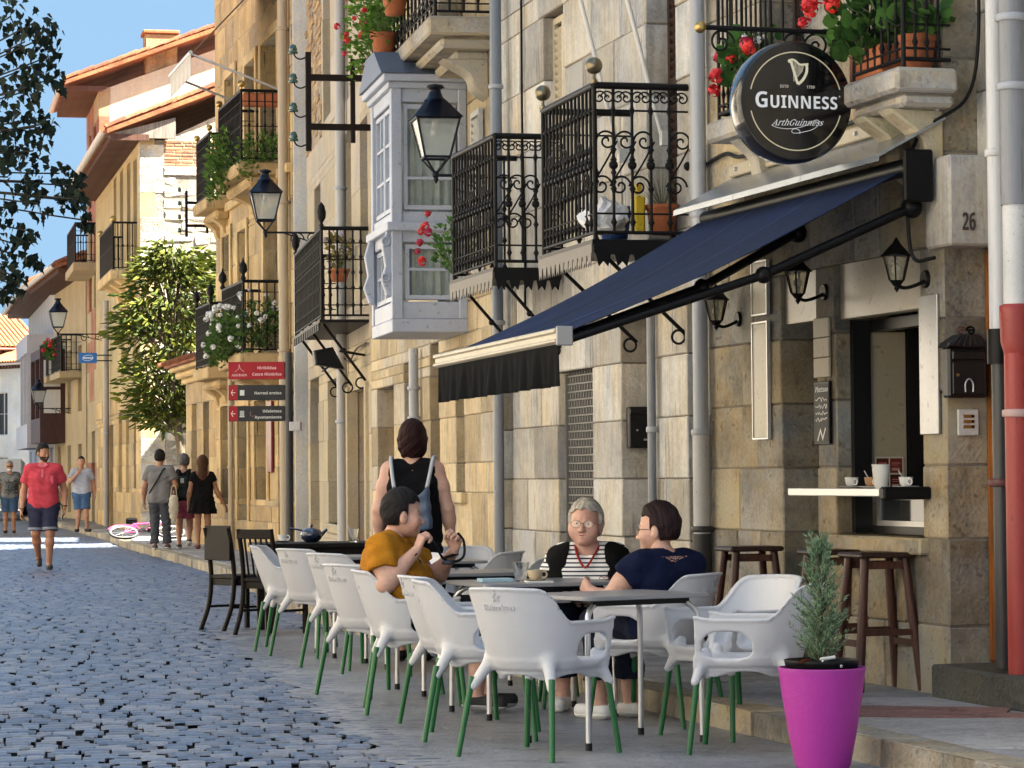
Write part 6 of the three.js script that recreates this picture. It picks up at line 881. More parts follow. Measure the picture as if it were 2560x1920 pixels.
// ---------------------------------------------------------------- plants
const leafGeo = (pts, fold, curl = 0.15) => { // outline of half a leaf (x >= 0), stem at the origin, tip at +y
  const pos = []; for (const s of [1, -1]) for (let i = 0; i < pts.length - 1; i++) { const [x0, y0] = pts[i], [x1, y1] = pts[i + 1], P = (x, y) => [s * x, y, -fold * x - curl * y * y]; const a = P(0, y0), b = P(x0, y0), c = P(x1, y1), d = P(0, y1); if (s > 0) pos.push(...a, ...b, ...c, ...a, ...c, ...d); else pos.push(...a, ...c, ...b, ...a, ...d, ...c); }
  const g = new THREE.BufferGeometry(); g.setAttribute('position', new THREE.Float32BufferAttribute(pos, 3)); g.computeVertexNormals(); g.setAttribute('uv', new THREE.Float32BufferAttribute(new Float32Array(pos.length / 3 * 2), 2)); return g;
};
const LEAF = { broad: leafGeo([[0, -0.05], [0.30, 0.08], [0.42, 0.28], [0.34, 0.55], [0.17, 0.8], [0, 1]], 0.25), lance: leafGeo([[0, 0], [0.10, 0.15], [0.15, 0.4], [0.10, 0.75], [0, 1]], 0.3), round: leafGeo([[0, -0.12], [0.34, -0.06], [0.5, 0.25], [0.46, 0.55], [0.28, 0.78], [0, 0.82]], 0.22, 0.1), needle: leafGeo([[0, 0], [0.09, 0.3], [0.05, 0.8], [0, 1]], 0.2), ivy: leafGeo([[0, 0], [0.42, 0.1], [0.28, 0.35], [0.3, 0.5], [0.12, 0.62], [0, 1]], 0.2) };
const leafMat = mat([1, 1, 1], 0.85, { transmission: 0.22, thickness: 0, specularIntensity: 0.35 }), leafMat2 = mat([1, 1, 1], 0.6, { specularIntensity: 0.3 });
const _d = new THREE.Object3D();
// leaves: list of {p, s, dir, roll, c}
function leaves(parent, name, geo, list, material = leafMat) {
  const im = new THREE.InstancedMesh(geo, material, list.length), up = V(0, 1, 0), q = new THREE.Quaternion();
  list.forEach((l, i) => { _d.position.copy(l.p); _d.quaternion.setFromUnitVectors(up, l.dir.clone().normalize()); _d.quaternion.multiply(q.setFromAxisAngle(up, l.roll)); _d.scale.setScalar(l.s); _d.updateMatrix(); im.setMatrixAt(i, _d.matrix); im.setColorAt(i, new THREE.Color().setRGB(...l.c)); });
  im.name = name; im.castShadow = im.receiveShadow = true; im.userData.kind = 'stuff'; parent.add(im); return im;
}
const mix = (a, b, t) => a.map((x, i) => lerp(x, b[i], t));
const sph = (r) => { const u = r() * 2 - 1, a = r() * 6.283, s = Math.sqrt(1 - u * u); return V(Math.cos(a) * s, u, Math.sin(a) * s); };
{ // street tree reaching in from the left
  const t = thing('street_tree', 'dark leafy street tree reaching in at the left edge', 'tree', W3(-5.6, 20.4)), r = rng(17), bark = stoneMat([0.10, 0.08, 0.06]), L = [];
  const br = [rod(V(0, 0, 0), V(0.1, 2.2, 0), 0.17, 0.12, 10), tube([V(0.1, 2.1, 0), V(0.5, 3.0, 0.1), V(0.7, 4.2, 0.2), V(0.8, 6.0, 0.1)], 0.08, 16, 7)];
  // clumps: X offset from trunk, height, depth, radius
  const cl = [];
  for (let i = 0; i < 60; i++) cl.push([0.6 + (r() - 0.5) * 2.2, 3.0 + r() * 3.6, (r() - 0.5) * 2.6, 0.34]);
  const px = (x, y) => [(x - 1280) / 343 + 5.6, (1196 - y) / 343 + 1.3];
  for (const [x, y, q] of [[20, 20, 60], [60, 90, 60], [100, 60, 46], [125, 75, 30], [40, 160, 60], [110, 130, 44], [130, 175, 26], [60, 230, 56], [100, 215, 36], [20, 290, 60], [80, 300, 44], [30, 370, 56], [85, 370, 34], [120, 300, 20], [30, 440, 60], [90, 450, 36], [140, 420, 38], [185, 450, 34], [215, 500, 24], [165, 490, 32], [110, 510, 36], [205, 540, 20], [40, 520, 50], [30, 600, 44], [75, 575, 30], [20, 660, 34], [50, 690, 22], [10, 720, 24], [70, 640, 20], [40, 710, 14]]) { const [a, b] = px(x, y); cl.push([a, b, (r() - 0.5) * 0.5, q / 343]); }
  cl.forEach(([a, b, c, R]) => { if (R < 0.3 || r() < 0.4) br.push(tube([V(0.45 + a * 0.1, 3 + (b - 3) * 0.3, 0), V(lerp(0.5, a, 0.5), lerp(3.2, b, 0.6) + 0.12, c * 0.6), V(a, b, c)], 0.006, 8, 4)); const n = Math.round(14 + R * R * 620); for (let i = 0; i < n; i++) { const v = sph(r).multiplyScalar(R * Math.cbrt(r()) * 1.1); L.push({ p: V(a + v.x, b + v.y, c + v.z * 1.4), s: 0.055 + r() * 0.05, dir: V((r() - 0.5) * 1.4, -0.5 - r() * 0.7, (r() - 0.5) * 1.4), roll: r() * 6.28, c: mix([0.005, 0.011, 0.009], [0.014, 0.026, 0.016], r()) }); } });
  mesh('trunk', br[0], bark, t); mesh('branches', merge(br.slice(1)), bark, t); leaves(t, 'crown', LEAF.ivy, L, leafMat2);
}
{ // sunlit tree in the gap
  const t = thing('courtyard_tree', 'yellow-green sunlit tree in the gap before the white gable', 'tree', W3(-7.0, 57.6, 0.1)), r = rng(23), L = [], bark = stoneMat([0.14, 0.11, 0.08]);
  mesh('trunk', tube([V(0.3, 0, 0), V(0.25, 1.2, 0), V(0.1, 2.4, 0), V(0.05, 3.6, 0)], 0.09, 12, 7), bark, t); const br = [];
  for (let i = 0; i < 210; i++) {
    const h = 2.35 + Math.pow(r(), 0.95) * 3.5, k = Math.sin(clamp((h - 2.2) / 3.9, 0.06, 1) * Math.PI) ** 0.6 * 1.0 + 0.1, a = r() * 6.283, q = Math.sqrt(r()), p = V(0.02 + Math.cos(a) * k * q - (h < 3.2 ? 0.1 : 0), h, Math.sin(a) * k * q);
    br.push(tube([V(0.06, h * 0.62 + 0.6, 0), V(p.x * 0.5, h - 0.2, p.z * 0.5), p], 0.012, 6, 4)); const up = V(Math.cos(a) * 0.8, 0.5, Math.sin(a) * 0.8);
    for (let j = 0; j < 26; j++) { const v = sph(r).multiplyScalar(0.34 * Math.cbrt(r())); L.push({ p: p.clone().add(v), s: 0.15 + r() * 0.12, dir: V(v.x * 2 + up.x * 0.6, 0.2 - r() * 0.7, v.z * 2 + up.z * 0.6), roll: r() * 6.28, c: mix([0.03, 0.055, 0.009], [0.15, 0.16, 0.016], Math.pow(r(), 1.4)) }); }
  }
  mesh('branches', merge(br), bark, t); leaves(t, 'crown', LEAF.lance, L);
}
{ // little conifer in the planter
  const t = thing('conifer', 'small blue-green conifer in the magenta planter', 'conifer', W3(1.36, 12.42, 0.45)), r = rng(5), L = [], tw = [];
  mesh('trunk', tube([V(0, -0.02, 0), V(0.0, 0.2, 0), V(-0.01, 0.5, 0)], 0.008, 10, 6), woodMat([0.10, 0.06, 0.03]), t);
  for (let i = 0; i < 190; i++) {
    const h = Math.pow(r(), 1.25) * 0.52, a = r() * 6.283, R = (0.135 * Math.pow(1 - h / 0.58, 0.7) + 0.012) * (0.4 + 0.85 * r() * r() + 0.1), tip = V(Math.cos(a) * R - 0.01 * h, h + 0.06 + R * 0.35, Math.sin(a) * R), base = V(0, h, 0);
    tw.push(rod(base, tip, 0.002, 0.001, 3)); const dir = V().subVectors(tip, base);
    for (let j = 0; j < 34; j++) { const k = 0.25 + 0.8 * r(); L.push({ p: base.clone().lerp(tip, k).add(sph(r).multiplyScalar(0.008)), s: 0.013 + r() * 0.017, dir: dir.clone().normalize().add(sph(r).multiplyScalar(0.85)).add(V(0, 0.25, 0)), roll: r() * 6.28, c: r() < 0.04 ? [0.20, 0.12, 0.05] : mix([0.07, 0.14, 0.09], [0.32, 0.44, 0.26], Math.pow(r(), 1.1)) }); }
  }
  mesh('twigs', merge(tw), woodMat([0.07, 0.06, 0.03]), t); leaves(t, 'needles', LEAF.needle, L);
  const rp = thing('cord', 'black and white braided cord with a white toggle on the planter', 'cord', W3(1.36, 12.3, 0.487)); mesh('rope', tube([V(-0.02, 0.0, 0.02), V(0.01, -0.015, 0.03), V(0.06, -0.018, 0.02), V(0.07, -0.028, 0.035)], 0.006, 24, 6), mat(0xffffff, 0.8, { map: canvasTex(64, 16, (c) => { c.fillStyle = '#ddd'; c.fillRect(0, 0, 64, 16); c.fillStyle = '#111'; for (let i = 0; i < 8; i++) c.fillRect(i * 8, 0, 4, 16); }) }), rp); mesh('toggle', rod(V(-0.02, 0.004, 0.02), V(0.045, 0.012, 0.0), 0.008, 0.008, 10), M.white, rp);
  const lf = thing('fallen_leaf', 'brown curled dry leaf on the planter soil', 'leaf', W3(1.29, 12.30, 0.478)); const lm = mesh('blade', LEAF.round, mat([0.22, 0.07, 0.025], 0.7, { side: THREE.DoubleSide }), lf); lm.scale.setScalar(0.07); lm.rotation.set(1.2, 0.3, 1.3);
}
const petalG = (() => { const r = rng(2), l = []; for (let i = 0; i < 46; i++) { const d = sph(r); l.push(LEAF.round.clone().scale(0.34, 0.34, 0.34).applyQuaternion(new THREE.Quaternion().setFromUnitVectors(V(0, 0, 1), d)).rotateZ(r()).translate(d.x * 0.6, d.y * 0.5, d.z * 0.6)); } return merge(l); })();
const potGeo = (R, h) => lathe([[0.001, 0], [R * 0.68, 0], [R * 0.92, h * 0.8], [R, h * 0.8], [R, h], [R * 0.9, h], [R * 0.86, h * 0.85], [0.001, h * 0.85]], 20);
function flowers(b, label, x, y, z, o) { // plant filling a box w x h x d above (x,y,z) in a building's frame
  const { w, h, d, n, s = 0.06, geo = LEAF.round, cols = [[0.03, 0.09, 0.02], [0.09, 0.20, 0.04]], heads = [], fc = [0.50, 0.012, 0.018], fs = 0.045, pot, droop = 0, seed = 1, name = 'geranium' } = o, r = rng(seed * 31 + 7), L = [], st = [];
  const t = fixed(b, name, label, 'plant', x, y, z, o.group);
  for (let i = 0; i < n; i++) { const u = sph(r), k = Math.cbrt(r()), p = V(u.x * w / 2 * k, h / 2 + u.y * h / 2 * k, u.z * d / 2 * k); if (droop) p.y -= droop * (p.z / d + 0.5) * r(); L.push({ p, s: s * (0.6 + 0.7 * r()), dir: V(u.x + (r() - 0.5), 0.35 + (r() - 0.5) * 0.8, u.z + (r() - 0.5) + 0.3), roll: r() * 6.28, c: mix(cols[0], cols[1], r()) }); if (i % 6 === 0) st.push(tube([V(p.x * 0.15, 0, p.z * 0.15), V(p.x * 0.6, p.y * 0.6, p.z * 0.6), p], 0.0035, 6, 4)); }
  leaves(t, 'foliage', geo, L); mesh('stems', merge(st), mat([0.06, 0.10, 0.03], 0.8), t);
  const fm = Array.isArray(fc[0]) ? fc.map((c) => mat(c, 0.6, { side: THREE.DoubleSide })) : [mat(fc, 0.6, { side: THREE.DoubleSide })];
  const hs = typeof heads === 'number' ? Array.from({ length: heads }, () => { const u = sph(r); return [u.x * w / 2, h / 2 + Math.abs(u.y) * h * 0.6 - (r() < 0.4 ? h * 0.4 : 0), u.z * d / 2 + d * 0.1]; }) : heads;
  hs.forEach(([a, c, e], i) => { const m = mesh('flower_head', petalG, fm[i % fm.length], t); m.position.set(a, c, e); m.scale.setScalar(fs * (0.75 + 0.5 * r())); m.rotation.set(r(), r() * 6, r()); });
  if (pot) mesh('pot', potGeo(pot[0], pot[1]), M.terracotta, t).position.set(0, -pot[1] * 0.9, 0);
  return t;
}
const RED = [[0.55, 0.010, 0.022], [0.42, 0.006, 0.05], [0.60, 0.015, 0.010]];
flowers(pub, 'red geranium in a terracotta pot at the corner of the near balcony', 3.50, 3.62, 0.12, { w: 0.36, h: 0.28, d: 0.3, n: 70, s: 0.085, heads: [[-0.08, 0.22, 0.12], [0.1, 0.26, 0.1]], fc: RED, fs: 0.06, pot: [0.11, 0.2], seed: 3 });
flowers(pub, 'red geranium spilling left over the near balcony rail', 3.10, 3.54, 0.26, { w: 0.55, h: 0.42, d: 0.42, n: 150, s: 0.085, heads: [[-0.2, 0.36, 0.22], [-0.12, 0.44, 0.18], [-0.1, 0.3, 0.26], [0.02, 0.36, 0.24], [-0.16, 0.42, 0.2], [0.1, 0.3, 0.22], [-0.24, 0.26, 0.24], [0.15, 0.42, 0.1], [0.22, 0.4, 0.12], [0.05, 0.46, 0.14]], fc: RED, fs: 0.072, seed: 4 });
{ const t = fixed(pub, 'flower_trough', 'terracotta trough behind the near balcony bars', 'flower pot', 3.14, 3.45, 0.17); mesh('trough', cbx(-0.2, 0.22, 0, 0.17, -0.09, 0.1, 0.012), M.terracotta, t); }
flowers(pub, 'red geranium behind the round sign', 1.28, 3.66, 0.2, { w: 0.7, h: 0.34, d: 0.3, n: 110, s: 0.08, heads: [[-0.2, 0.1, 0.14], [-0.1, 0.2, 0.16], [0.08, 0.16, 0.15], [-0.3, 0.02, 0.12], [0.2, 0.24, 0.1], [0.3, 0.2, 0.12]], fc: RED, fs: 0.065, seed: 5 });
flowers(pub, 'white petunia behind the round sign', 1.5, 3.86, 0.2, { w: 0.2, h: 0.16, d: 0.2, n: 14, s: 0.05, heads: 4, fc: [0.72, 0.71, 0.74], fs: 0.035, seed: 6, name: 'petunia' });
for (const [i, [x, y, z, l]] of [[4.9, 5.25, 0.62, 'lowest hanging geranium pot on the stone balcony'], [5.55, 5.48, 0.62, 'second hanging geranium pot on the stone balcony'], [6.3, 5.75, 0.62, 'third hanging geranium pot on the stone balcony'], [6.95, 6.0, 0.62, 'topmost hanging geranium pot on the stone balcony']].entries()) flowers(bayHouse, l, x, y, z, { w: 0.7, h: 0.5, d: 0.5, n: 260, s: 0.06, geo: LEAF.ivy, cols: [[0.04, 0.12, 0.015], [0.16, 0.30, 0.04]], heads: i < 2 ? 9 : 4, fc: i % 2 ? [[0.7, 0.7, 0.66], RED[0]] : RED, fs: 0.055, pot: [0.13, 0.22], droop: 0.35, seed: 10 + i });
flowers(bayHouse, 'large trailing geranium with red and white flowers on the stone balcony', 4.35, 5.6, 0.55, { w: 0.9, h: 0.9, d: 0.6, n: 520, s: 0.06, geo: LEAF.ivy, cols: [[0.05, 0.13, 0.015], [0.18, 0.32, 0.04]], heads: 22, fc: [RED[0], [0.72, 0.72, 0.68], RED[2], RED[1]], fs: 0.055, droop: 0.5, seed: 20 });
flowers(greyHouse, 'red geranium hanging between the bay window and the iron balcony', 0.55, 3.0, 0.5, { w: 0.5, h: 0.5, d: 0.4, n: 190, s: 0.055, geo: LEAF.ivy, cols: [[0.03, 0.10, 0.015], [0.13, 0.26, 0.04]], heads: [[-0.2, 0.42, 0.2], [-0.25, 0.28, 0.24], [-0.1, 0.36, 0.26], [-0.28, 0.12, 0.22], [-0.16, 0.2, 0.28], [0.0, 0.12, 0.28], [-0.2, 0.52, 0.18], [0.06, 0.34, 0.24]], fc: RED, fs: 0.055, seed: 21 });
flowers(tanHouse, 'mass of white flowers along the first floor balcony', 6.05, 3.16, 0.72, { w: 2.3, h: 0.75, d: 0.5, n: 900, s: 0.085, geo: LEAF.ivy, cols: [[0.03, 0.075, 0.015], [0.10, 0.17, 0.035]], heads: 46, fc: [0.74, 0.74, 0.72], fs: 0.075, droop: 0.3, seed: 22, name: 'white_flower_plant' });
flowers(tanHouse, 'trailing white flowers at the corner of the first floor balcony', 7.1, 3.3, 0.35, { w: 0.5, h: 0.8, d: 0.75, n: 380, s: 0.085, geo: LEAF.ivy, cols: [[0.03, 0.075, 0.015], [0.10, 0.17, 0.035]], heads: 20, fc: [0.74, 0.74, 0.72], fs: 0.07, droop: 0.35, seed: 23, name: 'white_flower_plant' });
flowers(tanHouse, 'green trailing ivy spilling over the upper balcony', 5.5, 5.95, 0.66, { w: 1.9, h: 0.9, d: 0.5, n: 800, s: 0.085, geo: LEAF.ivy, cols: [[0.04, 0.10, 0.015], [0.13, 0.22, 0.04]], heads: 0, droop: 0.6, seed: 24, name: 'ivy' });
flowers(tanHouse, 'green trailing ivy on the near side of the upper balcony', 7.05, 6.05, 0.35, { w: 0.4, h: 0.6, d: 0.7, n: 360, s: 0.08, geo: LEAF.ivy, cols: [[0.04, 0.10, 0.015], [0.13, 0.22, 0.04]], heads: 0, droop: 0.5, seed: 25, name: 'ivy' });
{ const t = fixed(tanHouse, 'flower_trough', 'terracotta trough hung on the upper balcony rail', 'flower pot', 7.0, 6.95, 0.3); mesh('trough', cbx(-0.12, 0.05, 0, 0.2, -0.28, 0.26, 0.015), M.terracotta, t); }
flowers(brickHouse, 'faded lilac flowers in a hanging pot on the long balcony', 7.4, 3.8, 0.2, { w: 0.4, h: 0.5, d: 0.3, n: 120, s: 0.07, geo: LEAF.ivy, cols: [[0.13, 0.10, 0.02], [0.25, 0.20, 0.05]], heads: 6, fc: [0.5, 0.42, 0.55], fs: 0.05, pot: [0.13, 0.15], seed: 26, name: 'lilac_flower_plant' });
flowers(farA, 'red flowers on the far balcony of the lower street house', 6.6, 5.0, 0.7, { w: 1.2, h: 0.6, d: 0.5, n: 150, s: 0.12, heads: 14, fc: RED, fs: 0.11, seed: 27 });
// ---------------------------------------------------------------- people: implicit bodies meshed as one surface, clothes and hair over them
const capD = (p, x, y, z) => { const dx = p[4] - p[0], dy = p[5] - p[1], dz = p[6] - p[2], L = dx * dx + dy * dy + dz * dz || 1e-9, t = clamp(((x - p[0]) * dx + (y - p[1]) * dy + (z - p[2]) * dz) / L, 0, 1); return Math.hypot(x - p[0] - dx * t, y - p[1] - dy * t, z - p[2] - dz * t) - (p[3] + (p[7] - p[3]) * t); };
const cap = (a, ra, b, rb) => [a.x, a.y, a.z, ra, b.x, b.y, b.z, rb];
const unionField = (prims, k) => (x, y, z) => { let d = 1e3; for (const p of prims) { const c = p.fn ? p.fn(x, y, z) : capD(p, x, y, z); if (c < d + k) d = smin(d, c, p.k ?? k); } return d; };
const boundsOf = (prims, m) => { const a = [9, 9, 9], b = [-9, -9, -9]; for (const p of prims) { if (p.fn) { for (let k = 0; k < 3; k++) { a[k] = Math.min(a[k], p.lo[k]); b[k] = Math.max(b[k], p.hi[k]); } continue; } for (const o of [0, 4]) for (let k = 0; k < 3; k++) { a[k] = Math.min(a[k], p[o + k] - p[o + 3] - m); b[k] = Math.max(b[k], p[o + k] + p[o + 3] + m); } } return [a, b]; };
const skinMesh = (prims, cell, k = 0.03, wrap) => { const f = unionField(prims, k), [a, b] = boundsOf(prims, cell * 2.5 + 0.012); return nets(wrap ? (x, y, z) => wrap(f(x, y, z), x, y, z) : f, a, b, cell); };
const MIDP = (a, b, t) => a.clone().lerp(b, t);
function handPrims(w, d, n, thumb, curl, s = 1) { // wrist, finger direction, palm normal, thumb side vector, curl angle per joint
  d = d.clone().normalize(); n = n.clone().normalize(); const sd = thumb.clone().normalize(), P = [], at = (a, b, c) => w.clone().addScaledVector(d, a * s).addScaledVector(sd, b * s).addScaledVector(n, c * s);
  for (let i = 0; i < 4; i++) P.push(cap(at(0.0, 0.012 - i * 0.008, 0), 0.017 * s, at(0.085 - i * 0.004 - (i === 0 ? 0.002 : 0), 0.032 - i * 0.0205, 0), 0.0125 * s));
  const len = [[0.042, 0.026, 0.02], [0.046, 0.029, 0.021], [0.042, 0.027, 0.02], [0.033, 0.02, 0.018]];
  for (let i = 0; i < 4; i++) { let p = at(0.085 - i * 0.004, 0.032 - i * 0.0205, 0), a = 0; for (let j = 0; j < 3; j++) { a += curl * (j === 0 ? 0.8 : 1.05) * (1 + i * 0.07); const q = p.clone().addScaledVector(d, Math.cos(a) * len[i][j] * s).addScaledVector(n, Math.sin(a) * len[i][j] * s); const c = cap(p, (0.0098 - j * 0.001) * s, q, (0.0092 - j * 0.001) * s); c.k = 0.006; P.push(c); p = q; } }
  { let p = at(0.025, 0.03, 0.006); const q = at(0.06, 0.052, 0.018 + curl * 0.012), e = at(0.085, 0.05 - curl * 0.012, 0.028 + curl * 0.02); P.push(cap(p, 0.015 * s, q, 0.0115 * s)); const c = cap(q, 0.011 * s, e, 0.009 * s); c.k = 0.006; P.push(c); }
  return P;
}
const ell = (x, y, z, rx, ry, rz) => (Math.hypot(x / rx, y / ry, z / rz) - 1) * Math.min(rx, ry, rz);
function headField(o) { // head frame: centre at eye level, +z face
  const j = o.jaw ?? 1, f = o.fat ?? 0;
  return (x, y, z) => {
    const ax = Math.abs(x); let d = ell(x, y - 0.028, z + 0.012, 0.078, 0.104, 0.098);
    d = smin(d, ell(x, y + 0.052, z - 0.022, 0.056 * j + f * 0.3, 0.062, 0.062), 0.04); d = smin(d, ell(x, y + 0.092, z - 0.062, 0.026, 0.022, 0.024), 0.03); d = smin(d, ell(ax - 0.042, y + 0.03, z - 0.055, 0.028 + f * 0.5, 0.03 + f * 0.4, 0.026), 0.03);
    d = smin(d, capD([0, 0.002, 0.08, 0.009, 0, -0.036, 0.104, 0.0125], x, y, z), 0.014); d = smin(d, ell(ax - 0.012, y + 0.040, z - 0.094, 0.0085, 0.008, 0.012), 0.008);
    d = smin(d, capD([0.014, 0.02, 0.077, 0.009, 0.045, 0.019, 0.058, 0.008], ax, y, z), 0.015);
    d = smin(d, capD([0, -0.062, 0.084, 0.008, 0.02, -0.063, 0.074, 0.005], ax, y, z), 0.008); d = smin(d, capD([0, -0.0745, 0.082, 0.0085, 0.018, -0.0735, 0.073, 0.005], ax, y, z), 0.008);
    d = Math.max(d, -ell(ax - 0.031, y - 0.002, z - 0.092, 0.018, 0.011, 0.014)); // sockets
    d = Math.max(d, -(ell(x, y + 0.068, z - 0.094, 0.024, 0.0022, 0.008)));
    const ear = Math.max(ell(ax - 0.083, y + 0.012, z + 0.012, 0.013, 0.034, 0.021), -ell(ax - 0.097, y + 0.008, z - 0.004, 0.009, 0.022, 0.012)); return smin(d, ear, 0.008);
  };
}
function hairField(style) {
  return (x, y, z) => {
    const ax = Math.abs(x), nz = 0.0012 * Math.sin(x * 173 + y * 60 + z * 90) * Math.sin(z * 151 - y * 110) + 0.0028 * Math.sin(x * 61 + z * 50 + y * 30) * Math.sin(y * 55 - z * 35), sk = (g) => ell(x, y - 0.03, z + 0.014, 0.078 + g, 0.104 + g, 0.098 + g) + nz;
    let d;
    if (style === 'short' || style === 'crop' || style === 'curls') {
      const g = (style === 'crop' ? 0.009 : style === 'curls' ? 0.021 : 0.017) * (1 - 0.55 * sstep(0.0, 0.07, z) * sstep(0.13, 0.06, y)); d = sk(g);
      const face = Math.max(y - (0.082 - ax * 0.2 + 0.006 * Math.sin(x * 120)), 0.024 + (ax > 0.06 ? -0.01 : 0) - z); d = Math.max(d, -face); // face opening
      const below = Math.max(-y - 0.0 - (z < -0.03 ? 0.055 : ax > 0.05 ? 0.012 : 0), -1); d = Math.max(d, below); d = Math.max(d, -ell(ax - 0.09, y + 0.015, z + 0.008, 0.03, 0.04, 0.026));
    } else {
      const long = style === 'long'; d = sk(0.022);
      const fall = long ? Math.max(ell(x, y + 0.13, z + 0.06, 0.088, 0.26, 0.075), -1) + nz : Math.max(ell(x, y + 0.03, z + 0.02, 0.105, 0.125, 0.105), -y - 0.125) + nz * 2;
      d = smin(d, fall, 0.03); const face = Math.max(y - 0.07 + ax * 0.2, 0.03 - z, ax - 0.085); d = Math.max(d, -face); d = Math.max(d, -(long ? 0.36 : 0.13) - y);
      d = Math.max(d, -capD([0, -0.02, 0.03, 0.05, 0, -0.2, 0.06, 0.07], x, y, z));
    }
    return d;
  };
}
const skinM = (c) => mat(c, 0.5, { map: T.skin, bumpMap: T.fine, bumpScale: 0.0006 });
const clothM = (c, o = {}) => mat(c, 0.9, { map: T.cloth, bumpMap: T.clothB, bumpScale: 0.006, specularIntensity: 0.3, ...o });
function person(o) {
  const t = thing('person', o.label, 'person', o.pos, o.rot, o.group), J = o.J, c = o.cell ?? 0.014, b = o.bulk ?? 1, s = o.scale ?? 1; t.scale.setScalar(s);
  const skin = skinM(o.skin), hc = o.hc ?? 0.005;
  // --- body
  const X_ = (p, dx, dz = 0) => p.clone().add(V(dx, 0, dz)), bl = o.belly ?? 0;
  const tors = (e) => { const w1 = MIDP(J.pel, J.chest, 0.15), w2 = MIDP(J.pel, J.chest, 0.55), L = []; const add = (p, w, r, dz = 0) => L.push(cap(X_(p, -w * b, dz), r * b + e, X_(p, w * b, dz), r * b + e));
    L.push(cap(J.hipL, 0.098 * b + e, J.hipR, 0.098 * b + e)); add(w1, 0.058, 0.104, bl * 0.6); add(w2, 0.052, 0.103, bl); add(J.chest, 0.072, 0.104, 0); for (const S of ['L', 'R']) L.push(cap(MIDP(J.chest, J['sh' + S], 0.35), 0.088 * b + e, MIDP(J.chest, J['sh' + S], 0.86), 0.062 * b + e * 0.7)); L.push(cap(MIDP(J.shL, J.shR, 0.1), 0.05 * b + e * 0.6, MIDP(J.shL, J.shR, 0.9), 0.05 * b + e * 0.6), cap(MIDP(J.shL, J.neck, 0.45), 0.046 * b + e * 0.6, MIDP(J.shR, J.neck, 0.45), 0.046 * b + e * 0.6));
    if (o.bust) L.push(cap(J.chest.clone().add(V(0.075, -0.02, 0.06)), 0.062 * b + e, J.chest.clone().add(V(-0.075, -0.02, 0.06)), 0.062 * b + e)); return L; };
  const armS = (S, e, r = 1) => [cap(J['sh' + S], (0.054 * b + e) * r, MIDP(J['sh' + S], J['el' + S], 0.45), (0.050 * b + e) * r), cap(MIDP(J['sh' + S], J['el' + S], 0.45), (0.05 * b + e) * r, J['el' + S], (0.041 * b + e) * r)];
  const foreS = (S) => [cap(J['el' + S], 0.041 * b, MIDP(J['el' + S], J['wr' + S], 0.3), 0.042 * b), cap(MIDP(J['el' + S], J['wr' + S], 0.3), 0.042 * b, J['wr' + S], 0.0265 * Math.sqrt(b))];
  const thigh = (S, e) => [cap(J['hip' + S], 0.088 * b + e, J['kn' + S], 0.056 * b + e)], shin = (S, e) => { const m = MIDP(J['kn' + S], J['an' + S], 0.3), bk = V().subVectors(J['kn' + S], J['an' + S]).cross(V(1, 0, 0)).normalize().multiplyScalar(-0.012); return [cap(J['kn' + S], 0.054 * b + e, m.clone().add(bk), 0.055 * b + e), cap(m.add(bk), 0.055 * b + e, J['an' + S], 0.036 * Math.sqrt(b) + e)]; };
  const neck = [cap(J.neck.clone().add(V(0, -0.03, 0)), 0.056 * Math.sqrt(b), J.head.clone().addScaledVector(V().subVectors(J.head, J.neck).normalize(), -0.06), 0.05 * Math.sqrt(b))];
  const foot = (S, e) => [cap(J['an' + S].clone().add(V(0, -0.035, 0)), 0.034 + e, J['to' + S].clone().addScaledVector(V().subVectors(J['to' + S], J['an' + S]).normalize(), -0.04), 0.033 + e), cap(J['an' + S].clone().add(V(0, -0.03, 0)).addScaledVector(V().subVectors(J['to' + S], J['an' + S]).setY(0).normalize(), -0.045), 0.032 + e, J['an' + S].clone().add(V(0, -0.02, 0)), 0.034 + e)];
  const P = [...tors(0), ...neck]; for (const S of ['L', 'R']) P.push(...armS(S, 0), ...foreS(S), ...thigh(S, 0), ...shin(S, 0), ...foot(S, -0.006));
  const geos = [skinMesh(P, c, 0.035)];
  // --- head
  const hq = new THREE.Quaternion().setFromEuler(new THREE.Euler(o.head?.[1] ?? 0, o.head?.[0] ?? 0, o.head?.[2] ?? 0, 'YXZ')), H = new THREE.Matrix4().compose(J.head, hq, V(1, 1, 1).multiplyScalar(o.headS ?? 1));
  geos.push(nets(headField(o.face ?? {}), [-0.115, -0.14, -0.13], [0.115, 0.15, 0.135], hc).applyMatrix4(H));
  for (const S of ['L', 'R']) { const h = o['hand' + S] ?? {}, d = h.d ?? V().subVectors(J['wr' + S], J['el' + S]), n = h.n ?? V(S === 'L' ? -1 : 1, 0, 0.2), th = h.t ?? V(0, 0, 1); const hd = d.clone().normalize(), nn = n.clone().addScaledVector(hd, -n.dot(hd)).normalize(), tt = th.clone().addScaledVector(hd, -th.dot(hd)).addScaledVector(nn, -th.dot(nn)).normalize(); geos.push(skinMesh(handPrims(J['wr' + S], hd, nn, tt, h.curl ?? 0.35, h.s ?? 0.98), o.handCell ?? 0.006, 0.012)); }
  mesh('body', merge(geos.map((g) => plain(g))), skin, t);
  const hm = mat(o.hair.c, 0.7, { map: T.wood, bumpMap: T.wood, bumpScale: 0.004, specularIntensity: 0.4 }), hs = o.hair.style; if (hs) { const hg = nets(hairField(hs), [-0.14, hs === 'long' ? -0.42 : -0.17, -0.18], [0.14, 0.17, 0.14], hc).applyMatrix4(H); mesh('hair', hg, hm, t); }
  const inHead = (name, g, m) => mesh(name, g.applyMatrix4(H), m, t);
